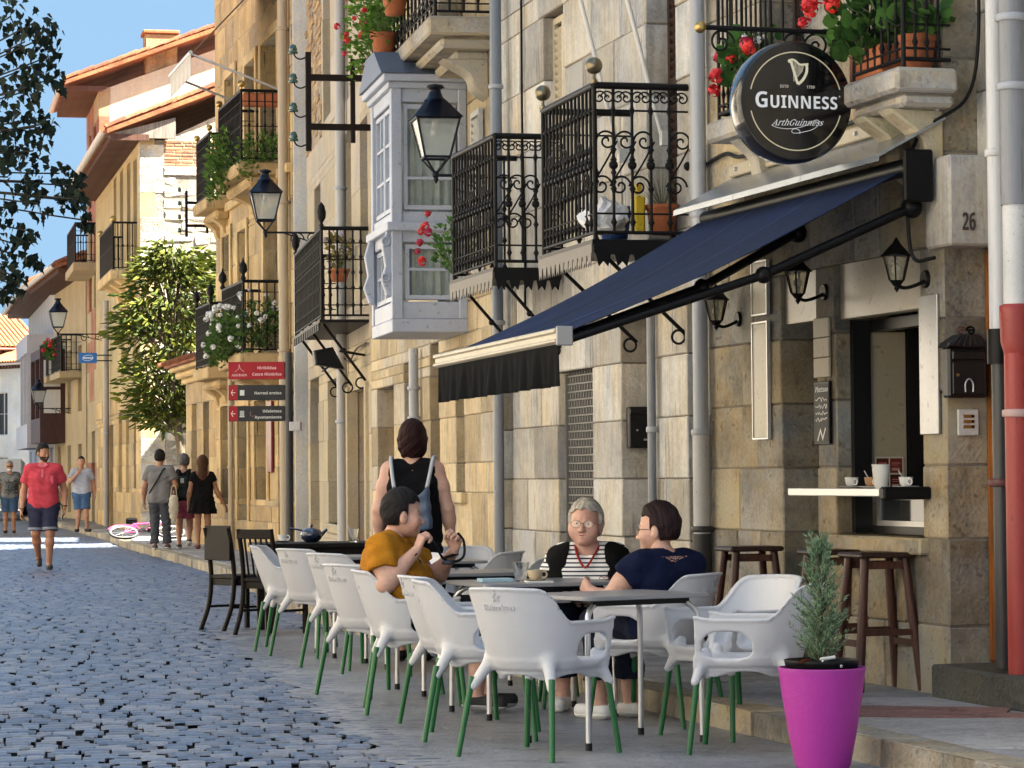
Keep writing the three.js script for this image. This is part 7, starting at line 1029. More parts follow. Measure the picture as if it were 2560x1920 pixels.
  if (o.eyes !== false) for (const x of [-0.031, 0.031]) { const e = inHead('eye', ball(x, 0.001, 0.0735, 0.0108, 10).scale(1, 0.8, 1), mat([0.42, 0.40, 0.38], 0.2)); mesh('iris', ball(x * 1.0, 0.001, 0.0805, 0.0056, 8).applyMatrix4(H), mat([0.03, 0.02, 0.012], 0.2), e); inHead('eyebrow', tube([V(x - 0.017, 0.021, 0.083), V(x, 0.026, 0.087), V(x + 0.017, 0.021, 0.082)].map((v) => V(v.x, v.y, v.z - Math.abs(v.x) * 0.28)), 0.0036, 8, 5), o.brow ?? hm); }
  if (o.lips !== false) { const k = o.smile ? 1 : 0, e = k * 0.008, w = 0.023 + k * 0.008; inHead('lips', merge([tube([V(-w, -0.067 + e, 0.074 - k * 0.006), V(-0.009, -0.063, 0.0885), V(0.009, -0.063, 0.0885), V(w, -0.067 + e, 0.074 - k * 0.006)], 0.0036, 10, 5), tube([V(-w, -0.068 + e, 0.074 - k * 0.006), V(0, -0.0765 - k * 0.004, 0.088), V(w, -0.068 + e, 0.074 - k * 0.006)], 0.0044, 10, 5)]), mat(o.lip ?? mix(o.skin, [0.4, 0.09, 0.08], 0.45), 0.4)); }
  if (o.glasses) { const gm = o.glasses === 'sun' ? M.black : mat([0.05, 0.04, 0.04], 0.3), g = []; for (const x of [-0.034, 0.034]) g.push(tube(Array.from({ length: 12 }, (_, i) => { const a = i / 12 * 6.283; return V(x + Math.cos(a) * 0.026, -0.004 + Math.sin(a) * 0.02, 0.100 - Math.abs(x) * 0.1); }), 0.0011, 28, 5, true), rod(V(x * 1.75, 0.004, 0.093), V(x * 2.45, 0.004, -0.01), 0.0016, 0.0016, 5)); g.push(rod(V(-0.009, 0, 0.104), V(0.009, 0, 0.104), 0.0016, 0.0016, 5)); const gl = inHead('glasses', merge(g), gm); for (const x of [-0.034, 0.034]) mesh('lens', new THREE.CircleGeometry(0.025, 18).scale(1, 0.78, 1).translate(x, -0.004, 0.0966).applyMatrix4(H), o.glasses === 'sun' ? M.black : M.pane, gl); }
  // --- clothes
  const wr = (amp, f = 1) => (d, x, y, z) => d + amp * (Math.sin(x * 41 * f + y * 33 * f + z * 17) * Math.sin(z * 37 * f - y * 23 * f) + 0.6 * Math.sin(y * 70 * f + x * 25 - z * 31) + 0.9 * Math.sin(y * 19 + x * 27 * f + z * 22) * Math.sin(x * 15 - y * 11 + z * 9));
  const cutA = (p, dir) => (x, y, z) => (x - p.x) * dir.x + (y - p.y) * dir.y + (z - p.z) * dir.z;
  const limb = (prims, end, dir, flare = 0) => { const f = unionField(prims, 0.03), cu = cutA(end, dir), [lo, hi] = boundsOf(prims, 0.03); return { fn: (x, y, z) => Math.max(f(x, y, z) - flare * clamp(1 + cu(x, y, z) * 8, 0, 1), cu(x, y, z)), lo, hi, k: 0.03 }; };
  const T_ = o.top; if (T_) {
    const e = T_.ease ?? 0.016, pr = tors(e); if (!T_.fit) for (const q of [-1, 1]) pr.push(cap(X_(J.chest, q * 0.075 * b), 0.098 * b + e, X_(J.pel, q * 0.068 * b, bl * 0.5), 0.108 * b + e)); if (T_.sleeve) for (const S of ['L', 'R']) { const a = J['sh' + S], q = J['el' + S], w = J['wr' + S]; const long = T_.sleeve > 1, end = long ? MIDP(q, w, T_.sleeve - 1) : MIDP(a, q, T_.sleeve), dir = V().subVectors(long ? w : q, long ? q : a).normalize(); pr.push(limb([...armS(S, e * 0.75 + 0.002), ...(long ? [cap(q, 0.047 * b + e, w, 0.036 + e)] : [])], end, dir, T_.flare ?? 0.012)); }
    const hem = T_.hem, nk = T_.neck ?? 0.062, nc = J.neck.clone().add(V(0, T_.neckY ?? 0.03, T_.neckZ ?? 0.02)); const W_ = wr(T_.wr ?? 0.0035);
    const dirT = V().subVectors(J.chest, J.pel).normalize(), hp = J.pel.clone().addScaledVector(dirT, hem ?? -0.12), cu = cutA(hp, dirT.clone().negate());
    const g = skinMesh(pr, o.clothCell ?? c * 0.8, 0.035, (d, x, y, z) => { let v = W_(d, x, y, z); v = Math.max(v, cu(x, y, z)); v = Math.max(v, -(capD([nc.x, nc.y, nc.z, nk, nc.x, nc.y + 0.2, nc.z + (T_.neckLean ?? 0.0), nk * 1.3], x, y, z))); if (T_.arm) for (const S of ['L', 'R']) v = Math.max(v, -(capD([J['sh' + S].x * 1.16, J['sh' + S].y + 0.02, J['sh' + S].z, T_.arm, J['el' + S].x * 1.1, J['el' + S].y, J['el' + S].z, T_.arm], x, y, z))); if (T_.cut) v = Math.max(v, T_.cut(x, y, z)); return v; });
    mesh(T_.name ?? 'shirt', g, T_.mat, t);
  }
  const B_ = o.legs; if (B_) {
    const e = B_.ease ?? 0.016, pr = [cap(J.hipL, 0.1 * b + e, J.hipR, 0.1 * b + e), cap(MIDP(J.pel, J.chest, 0.18).add(V(-0.05 * b, 0, 0)), 0.1 * b + e * 0.5, MIDP(J.pel, J.chest, 0.18).add(V(0.05 * b, 0, 0)), 0.1 * b + e * 0.5)];
    for (const S of ['L', 'R']) { const a = J['hip' + S], q = J['kn' + S], w = J['an' + S], L = B_.len, long = L > 1, end = long ? MIDP(q, w, L - 1) : MIDP(a, q, L), dir = V().subVectors(long ? w : q, long ? q : a).normalize(); pr.push(limb([...thigh(S, e + 0.004), ...(long ? [cap(q, 0.06 * b + e, w, (B_.cuff ?? 0.05) + e)] : [cap(q, 0.056 * b + e + 0.004, MIDP(q, w, 0.3), 0.06 * b + e)])], end, dir, B_.flare ?? 0.01)); }
    const top = MIDP(J.pel, J.chest, 0.32), W_ = wr(B_.wr ?? 0.004); mesh(B_.name ?? 'trousers', skinMesh(pr, o.clothCell ?? c * 0.8, 0.03, (d, x, y, z) => Math.max(W_(d, x, y, z), y - top.y - (o.seated ? 0.1 : 0))), B_.mat, t);
    if (B_.cuffMat) for (const S of ['L', 'R']) { const a = J['hip' + S], q = J['kn' + S], e1 = MIDP(a, q, B_.len), e0 = MIDP(a, q, B_.len - 0.11), rr = 0.066 * b + e + 0.012; const g = skinMesh([limb([cap(e0, rr + 0.004, e1.clone().lerp(q, 0.3), rr)], e1, V().subVectors(q, a).normalize())], c * 0.8, 0.01, (d, x, y, z) => Math.max(d, -((x - e0.x) * (q.x - a.x) + (y - e0.y) * (q.y - a.y) + (z - e0.z) * (q.z - a.z)))); mesh('cuff', g, B_.cuffMat, t); }
  }
  if (o.skirt) { const K = o.skirt, y0 = K.y0, y1 = K.y1, W_ = wr(0.004); mesh('skirt', nets((x, y, z) => { const k = clamp((y0 - y) / (y0 - y1), 0, 1), R = lerp(K.r0, K.r1, k ** 0.8), a = Math.atan2(x, z); return Math.max(W_((Math.hypot(x / 1.22, (z - J.pel.z)) - R - 0.012 * k * Math.sin(a * 9)) * 0.8, x, y, z), y - y0, y1 - y + 0.008 * Math.sin(a * 5)); }, [-0.36, y1 - 0.05, J.pel.z - 0.3], [0.36, y0 + 0.05, J.pel.z + 0.3], 0.012), K.mat, t); }
  if (o.shoes) for (const S of ['L', 'R']) { const fd = V().subVectors(J['to' + S], J['an' + S]).setY(0).normalize(), g = skinMesh(foot(S, 0.008), 0.008, 0.03, (d, x, y, z) => Math.max(d, y - J['an' + S].y - (o.shoes.high ?? 0.0))); const sh = mesh('shoe', g, o.shoes.mat, t); if (o.shoes.sole) { const pr = foot(S, 0.012); const lo = Math.min(J['to' + S].y, J['an' + S].y - 0.06); mesh('sole', skinMesh(pr, 0.008, 0.03, (d, x, y, z) => { const u = ((x - J['an' + S].x) * fd.x + (z - J['an' + S].z) * fd.z), base = lerp(J['an' + S].y - 0.068, J['to' + S].y - 0.033, clamp(u / 0.17, -0.2, 1)); return Math.max(d, y - base - 0.024); }), o.shoes.sole, sh); } }
  return { t, J, H, inHead };
}
// joints of a standing figure facing +z; o overrides single joints
function stand(h, o = {}, w = 1) {
  const J = { pel: V(0, 0.53 * h, 0), chest: V(0, 0.725 * h, 0.0), neck: V(0, 0.835 * h, -0.012), head: V(0, 0.935 * h, 0.012) };
  for (const [S, q] of [['L', 1], ['R', -1]]) { J['sh' + S] = V(q * 0.103 * h * w, 0.81 * h, -0.01); J['el' + S] = V(q * 0.135 * h * w, 0.63 * h, -0.03); J['wr' + S] = V(q * 0.145 * h * w, 0.48 * h, 0.04); J['hip' + S] = V(q * 0.05 * h * w, 0.51 * h, 0); J['kn' + S] = V(q * 0.055 * h, 0.285 * h, 0.015); J['an' + S] = V(q * 0.055 * h, 0.075, -0.02); J['to' + S] = V(q * 0.07 * h, 0.035, 0.16); }
  for (const k in o) J[k] = V(...o[k]); return J;
}
const SK = [0.52, 0.30, 0.20], SK2 = [0.40, 0.20, 0.115], SK3 = [0.60, 0.37, 0.28], DENIM = clothM([0.055, 0.105, 0.19]), whiteSole = mat([0.7, 0.7, 0.68], 0.6);
// --- man in the pink polo shirt
{
  const J = stand(1.82, { wrL: [0.32, 0.90, 0.12], elL: [0.30, 1.16, -0.07], wrR: [-0.31, 0.86, 0.04], elR: [-0.29, 1.14, -0.06], knL: [0.10, 0.53, 0.06], anL: [0.085, 0.075, 0.05], toL: [0.12, 0.035, 0.22], knR: [-0.11, 0.53, 0.02], anR: [-0.09, 0.16, -0.26], toR: [-0.07, 0.05, -0.12] }, 1.08);
  const m = clothM([0.52, 0.06, 0.085]), p = person({ label: 'man in a pink polo shirt and navy shorts walking towards us', pos: W3(-6.87, 41.0), rot: 0.08, J, skin: SK2, bulk: 1.12, belly: 0.02, hair: { c: [0.012, 0.010, 0.009], style: 'short' }, face: { jaw: 1.08 }, head: [0.75, 0.12, 0], top: { sleeve: 0.62, mat: m, hem: -0.12, ease: 0.022, wr: 0.005, neck: 0.07 }, legs: { len: 0.90, mat: clothM([0.035, 0.038, 0.075]), ease: 0.03, name: 'shorts', cuffMat: clothM([0.25, 0.26, 0.32]) }, shoes: { mat: mat([0.015, 0.015, 0.016], 0.6), sole: mat([0.05, 0.05, 0.05], 0.7) }, handR: { curl: 0.35 }, handL: { curl: 0.35 } });
  mesh('collar', merge([cbx(-0.085, -0.01, -0.03, 0.03, 0.0, 0.012, 0.004).rotateZ(-0.6).rotateX(-0.4).translate(0.01, 1.50, 0.11), cbx(0.01, 0.085, -0.03, 0.03, 0.0, 0.012, 0.004).rotateZ(0.6).rotateX(-0.4).translate(-0.01, 1.50, 0.11)]), clothM([0.62, 0.14, 0.19]), p.t);
  mesh('placket', cbx(-0.016, 0.016, 1.34, 1.47, 0.142, 0.152, 0.003), clothM([0.55, 0.16, 0.22]), p.t); mesh('pocket', cbx(0.05, 0.16, 1.25, 1.37, 0.130, 0.142, 0.004), clothM([0.58, 0.10, 0.16]), p.t);
  for (const S of ['L', 'R']) mesh('wristband', torus(0.036, 0.008, 18, 6).rotateX(Math.PI / 2).translate(J['wr' + S].x, J['wr' + S].y + 0.03, J['wr' + S].z - 0.01), M.black, p.t);
  p.inHead('beard', nets((x, y, z) => Math.max(headField({ jaw: 1.08 })(x, y, z) - 0.003, y + 0.045, -z + 0.0, -(Math.hypot(x, (y + 0.068) * 2) - 0.024)), [-0.09, -0.13, -0.02], [0.09, -0.03, 0.12], 0.005), mat([0.03, 0.02, 0.016], 0.9));
}
// --- man with sunglasses at the left
{
  const J = stand(1.78, { elR: [-0.27, 1.1, -0.02], wrR: [-0.26, 0.84, 0.08] }, 1.05), pt = canvasTex(256, 256, (c) => { c.fillStyle = '#6e6f6e'; c.fillRect(0, 0, 256, 256); c.strokeStyle = '#2c2d2d'; c.lineWidth = 5; const r = rng(5); for (let i = 0; i < 40; i++) { c.beginPath(); c.moveTo(r() * 256, r() * 256); c.quadraticCurveTo(r() * 256, r() * 256, r() * 256, r() * 256); c.stroke(); } });
  pt.wrapS = pt.wrapT = THREE.RepeatWrapping; pt.repeat.set(2.2, 2.2);
  const p = person({ label: 'man in a dark patterned tee with sunglasses and lowered white mask', pos: W3(-12.5, 69.6), rot: 0.12, J, cell: 0.018, hc: 0.007, skin: SK2, bulk: 1.1, belly: 0.03, hair: { c: [0.22, 0.21, 0.2], style: 'crop' }, glasses: 'sun', top: { sleeve: 0.65, mat: mat(0xffffff, 0.9, { map: pt }), hem: -0.1, ease: 0.022 }, legs: { len: 0.94, mat: DENIM, ease: 0.03, name: 'shorts' }, shoes: { mat: mat([0.03, 0.02, 0.015], 0.7) }, handCell: 0.008 });
  p.inHead('face_mask', nets((x, y, z) => Math.max(Math.abs(headField({})(x, y, z) - 0.006) - 0.004, Math.abs(y + 0.098) - 0.03, -z + 0.01), [-0.1, -0.15, 0], [0.1, -0.05, 0.13], 0.006), mat([0.7, 0.72, 0.74], 0.8));
  const bg = thing('bag', 'black bag held by the man with sunglasses', 'bag', W3(-12.85, 69.5, 0.42)); mesh('body', cbx(-0.14, 0.12, 0, 0.3, -0.05, 0.05, 0.03), M.black, bg); mesh('strap', tube([V(-0.08, 0.3, 0), V(0, 0.42, 0), V(0.07, 0.3, 0)], 0.01, 12), M.black, bg);
}
// --- man with his hand at his chin
{
  const J = stand(1.70, { elR: [-0.27, 1.13, 0.13], wrR: [-0.075, 1.33, 0.20], elL: [0.27, 1.08, -0.05], wrL: [0.30, 0.84, 0.0], knL: [0.11, 0.49, 0.1], anL: [0.13, 0.08, 0.04], toL: [0.22, 0.035, 0.17], knR: [-0.06, 0.49, 0.03] }, 1.02);
  person({ label: 'man in a light grey tee and denim shorts holding his chin', pos: W3(-9.84, 63.9, 0.12), rot: 0.1, J, cell: 0.018, hc: 0.007, skin: SK2, bulk: 1.04, hair: { c: [0.02, 0.016, 0.013], style: 'crop' }, top: { sleeve: 0.62, mat: clothM([0.36, 0.36, 0.39]), hem: -0.1, ease: 0.022 }, legs: { len: 0.92, mat: DENIM, ease: 0.03, name: 'shorts' }, shoes: { mat: mat([0.02, 0.016, 0.014], 0.7) }, handCell: 0.008, handR: { d: V(0.3, 0.9, -0.1), n: V(0.2, 0, -1), t: V(1, 0, 0), curl: 0.7 } });
}
// --- the three walking away
{
  person({ label: 'man in a grey tee and jeans walking away with a crossbody strap', pos: W3(-5.97, 47.4, 0.12), rot: Math.PI - 0.1, J: (() => { const q = stand(1.66, { elL: [0.26, 1.06, -0.02], wrL: [0.29, 0.82, 0.05], elR: [-0.27, 1.08, -0.02], wrR: [-0.22, 1.0, 0.18], knL: [0.10, 0.47, 0.05], knR: [-0.10, 0.47, 0.02], anR: [-0.12, 0.08, 0.02] }, 1.06); return q; })(), skin: SK2, cell: 0.016, hc: 0.006, bulk: 1.06, hair: { c: [0.02, 0.017, 0.015], style: 'short' }, top: { sleeve: 0.65, mat: clothM([0.21, 0.205, 0.205]), hem: -0.1, ease: 0.022 }, legs: { len: 1.93, mat: clothM([0.075, 0.08, 0.095]), ease: 0.016, cuff: 0.05 }, shoes: { mat: mat([0.07, 0.07, 0.08], 0.7), sole: whiteSole }, eyes: false, lips: false, handCell: 0.007 });
  const st = thing('crossbody_strap', 'dark strap across the grey tee of the walking man', 'strap', W3(-5.97, 47.4, 0.12), Math.PI - 0.1); mesh('strap', tube([V(-0.12, 1.37, -0.04), V(-0.08, 1.34, -0.13), V(0.02, 1.16, -0.155), V(0.14, 0.98, -0.13), V(0.19, 0.9, -0.02)], 0.012, 20, 5), M.black, st);
  const bag = thing('tote_bag', 'cream cloth tote bag hanging from the walking man\'s arm', 'bag', W3(-5.72, 47.25, 0.12), 0.3); mesh('body', nets((x, y, z) => Math.max(ell(x, y - 0.72, z, 0.085, 0.26, 0.06), y - 0.92) + 0.004 * Math.sin(y * 60 + x * 40), [-0.12, 0.42, -0.09], [0.12, 0.96, 0.09], 0.014), clothM([0.60, 0.55, 0.42]), bag); mesh('handle', tube([V(-0.05, 0.9, 0), V(-0.03, 1.06, 0.02), V(0.03, 1.06, 0.02), V(0.05, 0.9, 0)], 0.009, 14), clothM([0.6, 0.55, 0.42]), bag);
  const J2 = stand(1.58, { knR: [-0.08, 0.45, 0.1], anR: [-0.10, 0.16, -0.16], toR: [-0.09, 0.06, -0.02] }, 0.98);
  const p2 = person({ label: 'grey-haired walker in a black tank top and pink shorts seen from behind', pos: W3(-5.62, 47.9, 0.12), rot: Math.PI, J: J2, skin: SK, cell: 0.016, hc: 0.006, bulk: 1.04, hair: { c: [0.16, 0.15, 0.15], style: 'curls' }, top: { sleeve: 0, arm: 0.075, mat: clothM([0.010, 0.009, 0.011]), hem: -0.1, name: 'tank_top', neck: 0.08 }, legs: { len: 0.78, mat: clothM([0.42, 0.10, 0.16]), ease: 0.025, name: 'shorts' }, shoes: { mat: mat([0.05, 0.05, 0.055], 0.7), sole: whiteSole }, eyes: false, lips: false, handCell: 0.007 });
  const bp = thing('backpack', 'dark green backpack on the grey-haired walker', 'backpack', W3(-5.62, 47.9, 0.12), Math.PI); mesh('body', cbx(-0.12, 0.12, 0.86, 1.24, -0.27, -0.14, 0.05), clothM([0.035, 0.05, 0.04]), bp); mesh('pocket', cbx(-0.09, 0.09, 0.88, 1.04, -0.29, -0.265, 0.02), clothM([0.03, 0.04, 0.035]), bp); mesh('patch', cbx(-0.03, 0.03, 1.12, 1.2, -0.276, -0.268, 0.003), M.white, bp);
  for (const x of [-0.08, 0.08]) mesh('strap', tube([V(x, 1.2, -0.15), V(x, 1.31, -0.09), V(x, 1.33, 0.0)], 0.014, 10), M.black, bp);
  const dm = clothM([0.006, 0.0055, 0.006]);
  person({ label: 'woman in a short black dress with long brown hair walking away', pos: W3(-5.27, 47.6, 0.12), rot: Math.PI + 0.1, J: (() => { const q = stand(1.54, { elR: [-0.24, 0.97, 0], wrR: [-0.36, 0.76, 0.02], elL: [0.22, 0.97, -0.02], wrL: [0.24, 0.74, 0.04] }, 0.92); return q; })(), skin: SK2, cell: 0.016, hc: 0.006, bulk: 0.92, hair: { c: [0.09, 0.04, 0.02], style: 'long' }, top: { sleeve: 0.4, mat: dm, hem: -0.1, name: 'dress', neck: 0.11, neckY: 0.02, neckZ: -0.03 }, skirt: { y0: 0.98, y1: 0.6, r0: 0.13, r1: 0.20, mat: dm }, shoes: { mat: mat([0.14, 0.04, 0.03], 0.7) }, eyes: false, lips: false, handCell: 0.007 });
}
// --- woman standing with the blue-grey bag on her back
{
  const J = stand(1.67, { elL: [0.24, 1.07, -0.03], wrL: [0.25, 0.82, 0.06], elR: [-0.25, 1.07, -0.03], wrR: [-0.27, 0.83, 0.05] }, 0.98);
  person({ label: 'auburn-haired woman in black standing with her back to us', pos: W3(-0.71, 19.9, 0.006), rot: Math.PI - 0.05, J, skin: SK3, cell: 0.013, hc: 0.005, bulk: 1.08, hair: { c: [0.024, 0.005, 0.005], style: 'bob' }, top: { sleeve: 0, arm: 0.07, mat: clothM([0.005, 0.005, 0.007]), hem: -0.06, name: 'sleeveless_top', neck: 0.056, neckY: 0.06, ease: 0.014 }, skirt: { y0: 1.0, y1: 0.5, r0: 0.15, r1: 0.19, mat: clothM([0.006, 0.006, 0.008]) }, shoes: { mat: M.black }, eyes: false, lips: false, handCell: 0.005 });
  const b = thing('rucksack', 'blue-grey leather rucksack with pale straps on the standing woman', 'rucksack', W3(-0.71, 19.9, 0.006), Math.PI - 0.05), bm = mat([0.055, 0.085, 0.15], 0.45, { bumpMap: T.clothB, bumpScale: 0.004 });
  mesh('body', nets((x, y, z) => { const k = clamp((y - 0.92) / 0.36, 0, 1), w = lerp(0.155, 0.125, k), top = 1.25 - 0.10 * (1 - (x / 0.13) ** 2) * (Math.abs(x) < 0.13 ? 1 : 0); return Math.max(Math.hypot(Math.max(Math.abs(x) - w + 0.03, 0), Math.max(Math.abs(z + 0.185) - 0.035, 0)) - 0.03 + 0.003 * Math.sin(y * 60 + x * 30), y - top, 0.93 - y - 0.02 * Math.cos(x * 12)); }, [-0.2, 0.88, -0.28], [0.2, 1.32, -0.1], 0.01), bm, b);
  for (const s of [-1, 1]) mesh('strap', tube([V(s * 0.115, 1.22, -0.19), V(s * 0.135, 1.33, -0.14), V(s * 0.15, 1.43, -0.06), V(s * 0.15, 1.42, 0.04), V(s * 0.14, 1.3, 0.11)], 0.014, 18, 6), mat([0.40, 0.42, 0.45], 0.6), b);
  mesh('badge', cbx(-0.04, -0.01, 1.09, 1.105, -0.254, -0.25, 0.002), M.alu, b);
}
// joints of a seated figure facing +z, seat at height sh
function sit(o = {}, w = 1) {
  const J = { pel: V(0, 0.54, -0.06), chest: V(0, 0.86, -0.10), neck: V(0, 1.03, -0.10), head: V(0, 1.165, -0.07) };
  for (const [S, q] of [['L', 1], ['R', -1]]) { J['sh' + S] = V(q * 0.175 * w, 0.985, -0.11); J['el' + S] = V(q * 0.25 * w, 0.74, -0.02); J['wr' + S] = V(q * 0.17, 0.76, 0.22); J['hip' + S] = V(q * 0.085 * w, 0.53, -0.04); J['kn' + S] = V(q * 0.11, 0.52, 0.38); J['an' + S] = V(q * 0.11, 0.08, 0.36); J['to' + S] = V(q * 0.12, 0.035, 0.54); }
  for (const k in o) J[k] = V(...o[k]); return J;
}
const faceRot = (deg) => Math.PI - deg * Math.PI / 180;
// --- man in the mustard tee
{
  const J = sit({ pel: [0, 0.54, -0.03], chest: [0, 0.80, -0.15], neck: [0, 0.955, -0.15], head: [0, 1.075, -0.08], shL: [0.20, 0.90, -0.15], shR: [-0.20, 0.90, -0.15], elR: [-0.26, 0.70, -0.11], wrR: [-0.15, 0.885, 0.04], elL: [0.24, 0.70, 0.02], wrL: [0.08, 0.875, 0.19] }, 1.1);
  const m = clothM([0.40, 0.165, 0.012]), tm = person({ label: 'man in a mustard tee sitting sideways holding a dark strap', pos: W3(-0.535, 15.66, 0.015), rot: faceRot(104), headS: 1.05, J, skin: SK3, cell: 0.011, hc: 0.0042, handCell: 0.0045, bulk: 1.2, belly: 0.035, seated: true, hair: { c: [0.014, 0.011, 0.012], style: 'short' }, face: { jaw: 1.06, fat: 0.008 }, head: [0.42, 0.04, 0], top: { sleeve: 0.62, mat: m, hem: -0.06, ease: 0.02, wr: 0.005, neck: 0.066, name: 'tee_shirt' }, legs: { len: 1.55, mat: clothM([0.016, 0.016, 0.02]), ease: 0.02, name: 'trousers' }, shoes: { mat: mat([0.02, 0.02, 0.022], 0.8), sole: mat([0.35, 0.35, 0.36], 0.7) }, handR: { d: V(0.25, 0.9, 0.3), n: V(0.6, -0.1, 0.6), t: V(0.4, 0.3, -0.6), curl: 1.0 }, handL: { d: V(-0.2, 0.9, 0.25), n: V(-0.7, 0, -0.3), t: V(0, 0.2, -1), curl: 0.95 } });
  mesh('shirt_print', new THREE.CircleGeometry(0.085, 24).scale(1, 1.2, 1).rotateX(-0.34).translate(0.0, 0.76, 0.03), mat(0xffffff, 0.9, { map: canvasTex(128, 128, (c) => { c.fillStyle = '#b8842a'; c.fillRect(0, 0, 128, 128); const r = rng(4); for (let i = 0; i < 26; i++) { c.fillStyle = i % 2 ? '#1a1b22' : '#e9e7e0'; c.beginPath(); c.ellipse(30 + r() * 70, 20 + r() * 90, 5 + r() * 14, 4 + r() * 9, r() * 3, 0, 7); c.fill(); } }) }), tm.t);
  mesh('wrist_band', torus(0.036, 0.007, 18, 6).rotateX(0.9).rotateY(0.4).translate(J.wrR.x - 0.005, J.wrR.y - 0.03, J.wrR.z - 0.02), M.black, tm.t); mesh('watch', torus(0.036, 0.009, 18, 6).rotateX(1.3).translate(J.wrL.x + 0.01, J.wrL.y - 0.03, J.wrL.z - 0.02), M.black, tm.t);
  const st = thing('dark_strap', 'dark looped strap held up by the man in mustard', 'strap', W3(-0.535, 15.66, 0.015), faceRot(104)); mesh('loop', tube([V(-0.09, 0.965, 0.08), V(-0.065, 0.895, 0.13), V(-0.04, 0.835, 0.16), V(0.01, 0.815, 0.21), V(0.06, 0.845, 0.25), V(0.065, 0.925, 0.25), V(0.05, 0.975, 0.22)], 0.008, 40, 6), M.black, st); mesh('pouch', cbx(-0.05, 0.03, 0.80, 0.823, 0.15, 0.21, 0.008), mat([0.02, 0.025, 0.045], 0.6), st);
}
// --- elderly woman in stripes
{
  const J = sit({ pel: [0, 0.52, -0.04], chest: [0, 0.76, -0.05], neck: [0, 0.905, -0.05], head: [-0.01, 1.02, 0.0], shL: [0.165, 0.835, -0.07], shR: [-0.165, 0.835, -0.07], elL: [0.22, 0.63, 0.0], wrL: [0.12, 0.60, 0.20], elR: [-0.22, 0.63, 0.0], wrR: [-0.12, 0.60, 0.20] }, 1.04);
  const st = canvasTex(64, 256, (c) => { c.fillStyle = '#f1f0ee'; c.fillRect(0, 0, 64, 256); c.fillStyle = '#1c2340'; for (let i = 0; i < 8; i++) c.fillRect(0, i * 32 + 4, 64, 11); }); st.wrapS = st.wrapT = THREE.RepeatWrapping; st.repeat.set(4, 5.2);
  const p = person({ label: 'smiling white-haired woman in a striped tee and black cardigan', pos: W3(0.42, 15.95, 0.0), rot: faceRot(187), headS: 1.06, smile: true, J, skin: [0.62, 0.37, 0.29], cell: 0.011, hc: 0.004, handCell: 0.005, bulk: 1.16, bust: true, belly: 0.03, seated: true, hair: { c: [0.52, 0.49, 0.44], style: 'curls' }, face: { jaw: 1.14, fat: 0.016 }, head: [-0.08, -0.13, -0.03], glasses: true, lip: [0.36, 0.07, 0.07], brow: mat([0.25, 0.2, 0.17], 0.9), top: { sleeve: 0.5, mat: mat(0xffffff, 0.9, { map: st, bumpMap: T.clothB, bumpScale: 0.004 }), hem: -0.06, name: 'striped_tee', neck: 0.07, neckZ: 0.055, neckY: 0.0 }, legs: { len: 1.75, mat: clothM([0.014, 0.018, 0.035]), ease: 0.016 }, shoes: { mat: mat([0.68, 0.68, 0.68], 0.6), sole: whiteSole } });
  // open cardigan over it
  const J_ = J, cd = []; for (const S of ['L', 'R']) { const q = S === 'L' ? 1 : -1; cd.push(cap(MIDP(J_['sh' + S], J_.neck, 0.25), 0.066, J_['sh' + S], 0.064), cap(J_['sh' + S], 0.066, J_['el' + S], 0.066), cap(J_['el' + S], 0.066, J_['wr' + S], 0.046), cap(V(q * 0.12, 0.80, -0.03), 0.115, V(q * 0.13, 0.56, -0.01), 0.135)); }
  cd.push(cap(V(-0.09, 0.79, -0.1), 0.10, V(0.09, 0.79, -0.1), 0.10), cap(V(-0.1, 0.58, -0.1), 0.12, V(0.1, 0.58, -0.1), 0.12));
  mesh('cardigan', skinMesh(cd, 0.011, 0.04, (d, x, y, z) => { let v = d + 0.003 * Math.sin(y * 45 + x * 30) * Math.sin(z * 38); v = Math.max(v, -(Math.hypot(Math.max(Math.abs(x) - 0.02, 0), Math.max(0.0 - z, 0)) - (0.075 + 0.045 * clamp((0.93 - y) / 0.35, 0, 1)))); v = Math.max(v, -capD([0, 0.90, -0.04, 0.072, 0, 1.15, -0.04, 0.09], x, y, z)); v = Math.max(v, 0.5 - y); return v; }), clothM([0.005, 0.005, 0.0055]), p.t);
  mesh('red_neckline', tube([V(0.068, 0.90, 0.0), V(0.046, 0.85, 0.085), V(0.0, 0.785, 0.13), V(-0.046, 0.85, 0.085), V(-0.068, 0.90, 0.0)], 0.007, 24, 6), clothM([0.45, 0.03, 0.035]), p.t);
  mesh('heart_print', merge([0, 1].map((k) => tube(Array.from({ length: 14 }, (_, i) => { const a = i / 14 * 6.283; return V(0.075 + k * 0.035 + 0.028 * Math.sin(a) ** 3, 0.68 + k * 0.03 + 0.0022 * (13 * Math.cos(a) - 5 * Math.cos(2 * a) - 2 * Math.cos(3 * a)), 0.158); }), 0.0016, 40, 4, true))), mat([0.35, 0.05, 0.06], 0.6), p.t);
  p.inHead('teeth', cbx(-0.018, 0.018, -0.0735, -0.065, 0.078, 0.0875, 0.002), mat([0.7, 0.66, 0.58], 0.3));
}
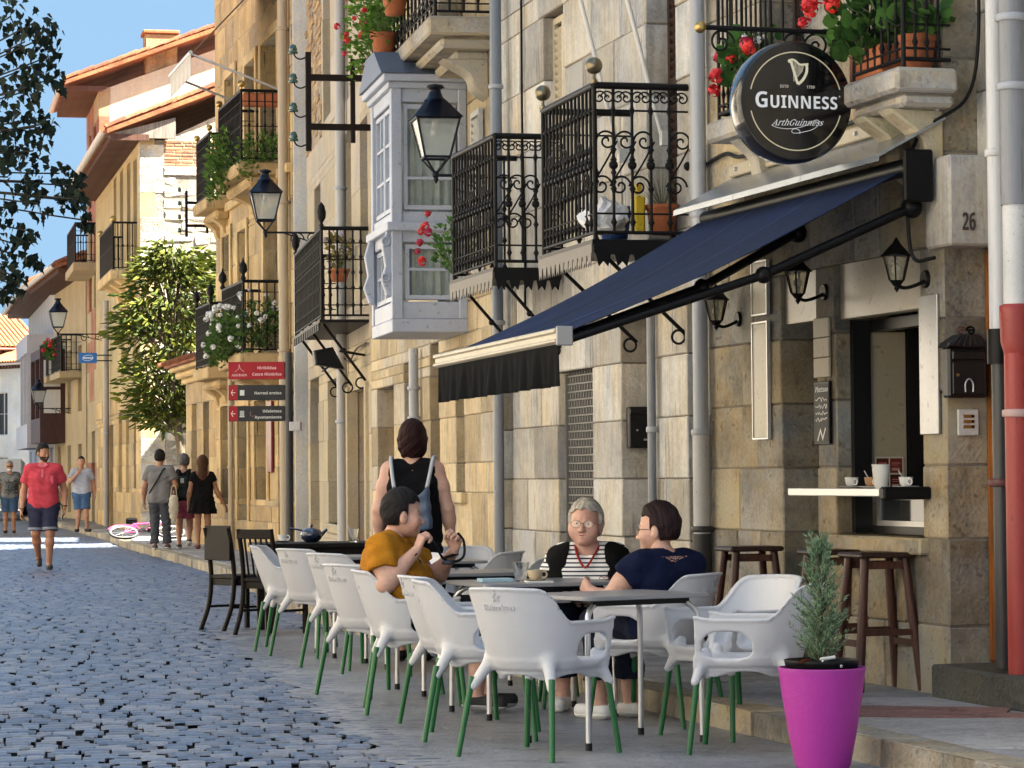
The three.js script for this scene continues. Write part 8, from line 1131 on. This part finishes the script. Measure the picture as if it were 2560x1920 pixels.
// --- woman in navy seen from behind
{
  const J = sit({ pel: [0, 0.53, -0.06], chest: [0, 0.75, -0.05], neck: [0, 0.885, -0.04], head: [0.0, 1.015, 0.0], shL: [0.18, 0.83, -0.06], shR: [-0.18, 0.83, -0.06], elL: [0.28, 0.64, 0.10], wrL: [0.22, 0.70, 0.30], elR: [-0.25, 0.63, 0.06], wrR: [-0.15, 0.70, 0.26] }, 1.08);
  const p = person({ label: 'short-haired woman in a navy top seen from behind at the table', pos: W3(0.76, 14.78, 0.0), rot: faceRot(-38), headS: 1.04, J, skin: SK3, cell: 0.011, hc: 0.0042, handCell: 0.006, bulk: 1.12, bust: true, seated: true, hair: { c: [0.022, 0.010, 0.012], style: 'short' }, head: [0.55, 0.03, 0], glasses: true, top: { sleeve: 0.32, mat: clothM([0.005, 0.009, 0.036]), hem: -0.06, ease: 0.018, name: 'navy_top', neck: 0.068, flare: 0.02 }, legs: { len: 1.7, mat: clothM([0.015, 0.02, 0.04]), ease: 0.016 }, shoes: { mat: mat([0.68, 0.68, 0.68], 0.6), sole: whiteSole } });
  const lace = canvasTex(128, 128, (c) => { c.fillStyle = '#0d1233'; c.fillRect(0, 0, 128, 128); c.strokeStyle = '#b98d74'; c.lineWidth = 4; for (let k = 0; k < 3; k++) { for (let i = 0; i < 9; i++) { c.beginPath(); const a = 0.5 + i * 0.27; c.arc(64 + Math.cos(a) * (60 - k * 14), 18 + Math.sin(a) * (88 - k * 18), 5, 0, 5.5); c.stroke(); } } });
  mesh('lace', new THREE.CircleGeometry(0.085, 24, Math.PI, Math.PI).scale(1.15, 1.1, 1).rotateY(Math.PI).rotateX(0.36).translate(0, 0.878, -0.135), mat(0xffffff, 0.9, { map: lace }), p.t);
}
// ---------------------------------------------------------------- bicycles and van
function bicycle(label, pos, rotY, rotX, colr, s) { // wheels in the xy plane, front at +x
  const t = thing('bicycle', label, 'bicycle', pos, rotY), fm = paintMat(colr, 0.35), wm = paintMat([0.7, 0.68, 0.7], 0.4), rub = mat([0.02, 0.02, 0.02], 0.8); t.rotation.order = 'YXZ'; t.rotation.x = rotX; t.scale.setScalar(s);
  for (const x of [-0.4, 0.4]) { const w = mesh('wheel', merge(Array.from({ length: 10 }, (_, i) => { const a = i * 0.628; return rod(V(x, 0.26, 0), V(x + Math.cos(a) * 0.22, 0.26 + Math.sin(a) * 0.22, 0), 0.002, 0.002, 4); })), M.alu, t); mesh('rim', torus(0.225, 0.012, 32, 6).translate(x, 0.26, 0), wm, w); mesh('tyre', torus(0.245, 0.02, 32, 8).translate(x, 0.26, 0), rub, w); }
  const a = V(-0.4, 0.26, 0), b = V(-0.08, 0.27, 0), c = V(-0.2, 0.58, 0), d = V(0.27, 0.62, 0), e = V(0.4, 0.26, 0);
  mesh('frame', merge([rod(b, c, 0.017), rod(c, d, 0.018), rod(b, d, 0.02), rod(a, b, 0.012), rod(a, c, 0.011)]), fm, t); mesh('fork', merge([rod(d, V(0.39, 0.27, 0.03), 0.012), rod(d, V(0.39, 0.27, -0.03), 0.012), rod(d, V(0.25, 0.74, 0), 0.014)]), wm, t);
  mesh('handlebar', tube([V(0.18, 0.78, 0.26), V(0.25, 0.77, 0.16), V(0.26, 0.74, 0), V(0.25, 0.77, -0.16), V(0.18, 0.78, -0.26)], 0.012, 18), M.alu, t); mesh('saddle', merge([cbx(-0.32, -0.12, 0.68, 0.73, -0.06, 0.06, 0.02), rod(c, V(-0.22, 0.7, 0), 0.013)]), M.black, t);
  mesh('crank', merge([new THREE.CylinderGeometry(0.07, 0.07, 0.01, 18).rotateX(Math.PI / 2).translate(-0.08, 0.27, 0.03), rod(V(-0.08, 0.27, 0.04), V(0.0, 0.18, 0.05), 0.009), bx(-0.02, 0.06, 0.16, 0.185, 0.04, 0.11)]), M.iron2, t); mesh('mudguard', new THREE.TorusGeometry(0.275, 0.02, 4, 20, Math.PI * 0.7).rotateZ(0.6).translate(-0.4, 0.26, 0), fm, t);
  return t;
}
bicycle('pink and white child\'s bicycle lying on the pavement', W3(-7.05, 54.3, 0.16), 0.25, -1.15, [0.55, 0.06, 0.20], 1.15);
{
  bicycle('small yellow bicycle ridden far down the street', W3(-13.95, 85, 0.0), 1.35, 0, [0.40, 0.30, 0.05], 1.2);
  const J = sit({ pel: [0, 0.82, -0.1], chest: [0, 1.05, 0], neck: [0, 1.18, 0.03], head: [0, 1.29, 0.07], shL: [0.13, 1.13, 0.02], shR: [-0.13, 1.13, 0.02], elL: [0.2, 0.98, 0.16], elR: [-0.2, 0.98, 0.16], wrL: [0.2, 0.94, 0.33], wrR: [-0.2, 0.94, 0.33], hipL: [0.07, 0.82, -0.08], hipR: [-0.07, 0.82, -0.08], knL: [0.09, 0.68, 0.22], knR: [-0.09, 0.62, 0.18], anL: [0.1, 0.36, 0.1], anR: [-0.1, 0.26, 0.08], toL: [0.1, 0.3, 0.24], toR: [-0.1, 0.2, 0.22] }, 0.8);
  person({ label: 'child in a pale tee riding the far bicycle', pos: W3(-13.95, 85.1, 0), rot: 0.2, J, cell: 0.02, hc: 0.008, skin: SK2, bulk: 0.8, seated: true, hair: { c: [0.03, 0.02, 0.015], style: 'short' }, headS: 0.9, top: { sleeve: 0.6, mat: clothM([0.5, 0.55, 0.6]), hem: -0.05 }, legs: { len: 0.9, mat: DENIM, name: 'shorts' }, shoes: { mat: M.black }, handCell: 0.01 });
}
{ // white van at the street end
  const t = thing('white_van', 'white van parked at the far left of the street', 'van', W3(-17.6, 96, 0.02), 0.15), vm = paintMat([0.62, 0.63, 0.66], 0.3), body = [[-0.0, 0.35], [0, 1.05], [0.55, 1.2], [1.1, 1.95], [4.4, 2.0], [4.5, 0.35]];
  mesh('body', metreUV(poly(body.map(([a, b]) => [-a, b]), 1.8, 0.06).rotateY(Math.PI / 2).translate(-0.9, 0, 0)).rotateY(Math.PI), vm, t); t.children[0].geometry.rotateY(Math.PI); 
  mesh('windscreen', new THREE.PlaneGeometry(1.5, 0.85).rotateX(-0.63).translate(0, 1.6, -0.78), M.glass, t); mesh('bumper', cbx(-0.9, 0.9, 0.32, 0.6, -0.06, 0.1, 0.03), M.iron2, t);
  for (const x of [-0.65, 0.65]) mesh('headlight', cbx(x - 0.16, x + 0.16, 0.75, 0.95, -0.03, 0.035, 0.02), mat([0.7, 0.7, 0.7], 0.1), t); mesh('number_plate', bx(-0.26, 0.26, 0.45, 0.56, 0.1, 0.112), M.white, t);
  for (const x of [-0.95, 0.78]) for (const z of [-0.9, -3.6]) mesh('wheel', new THREE.CylinderGeometry(0.33, 0.33, 0.2, 20).rotateZ(Math.PI / 2).translate(x + 0.09, 0.33, z), M.black, t);
  for (const s of [-1, 1]) mesh('mirror', cbx(s * 1.02 - 0.09, s * 1.02 + 0.09, 1.25, 1.5, -0.75, -0.65, 0.03), M.black, t);
}
renderer.render(scene, camera);
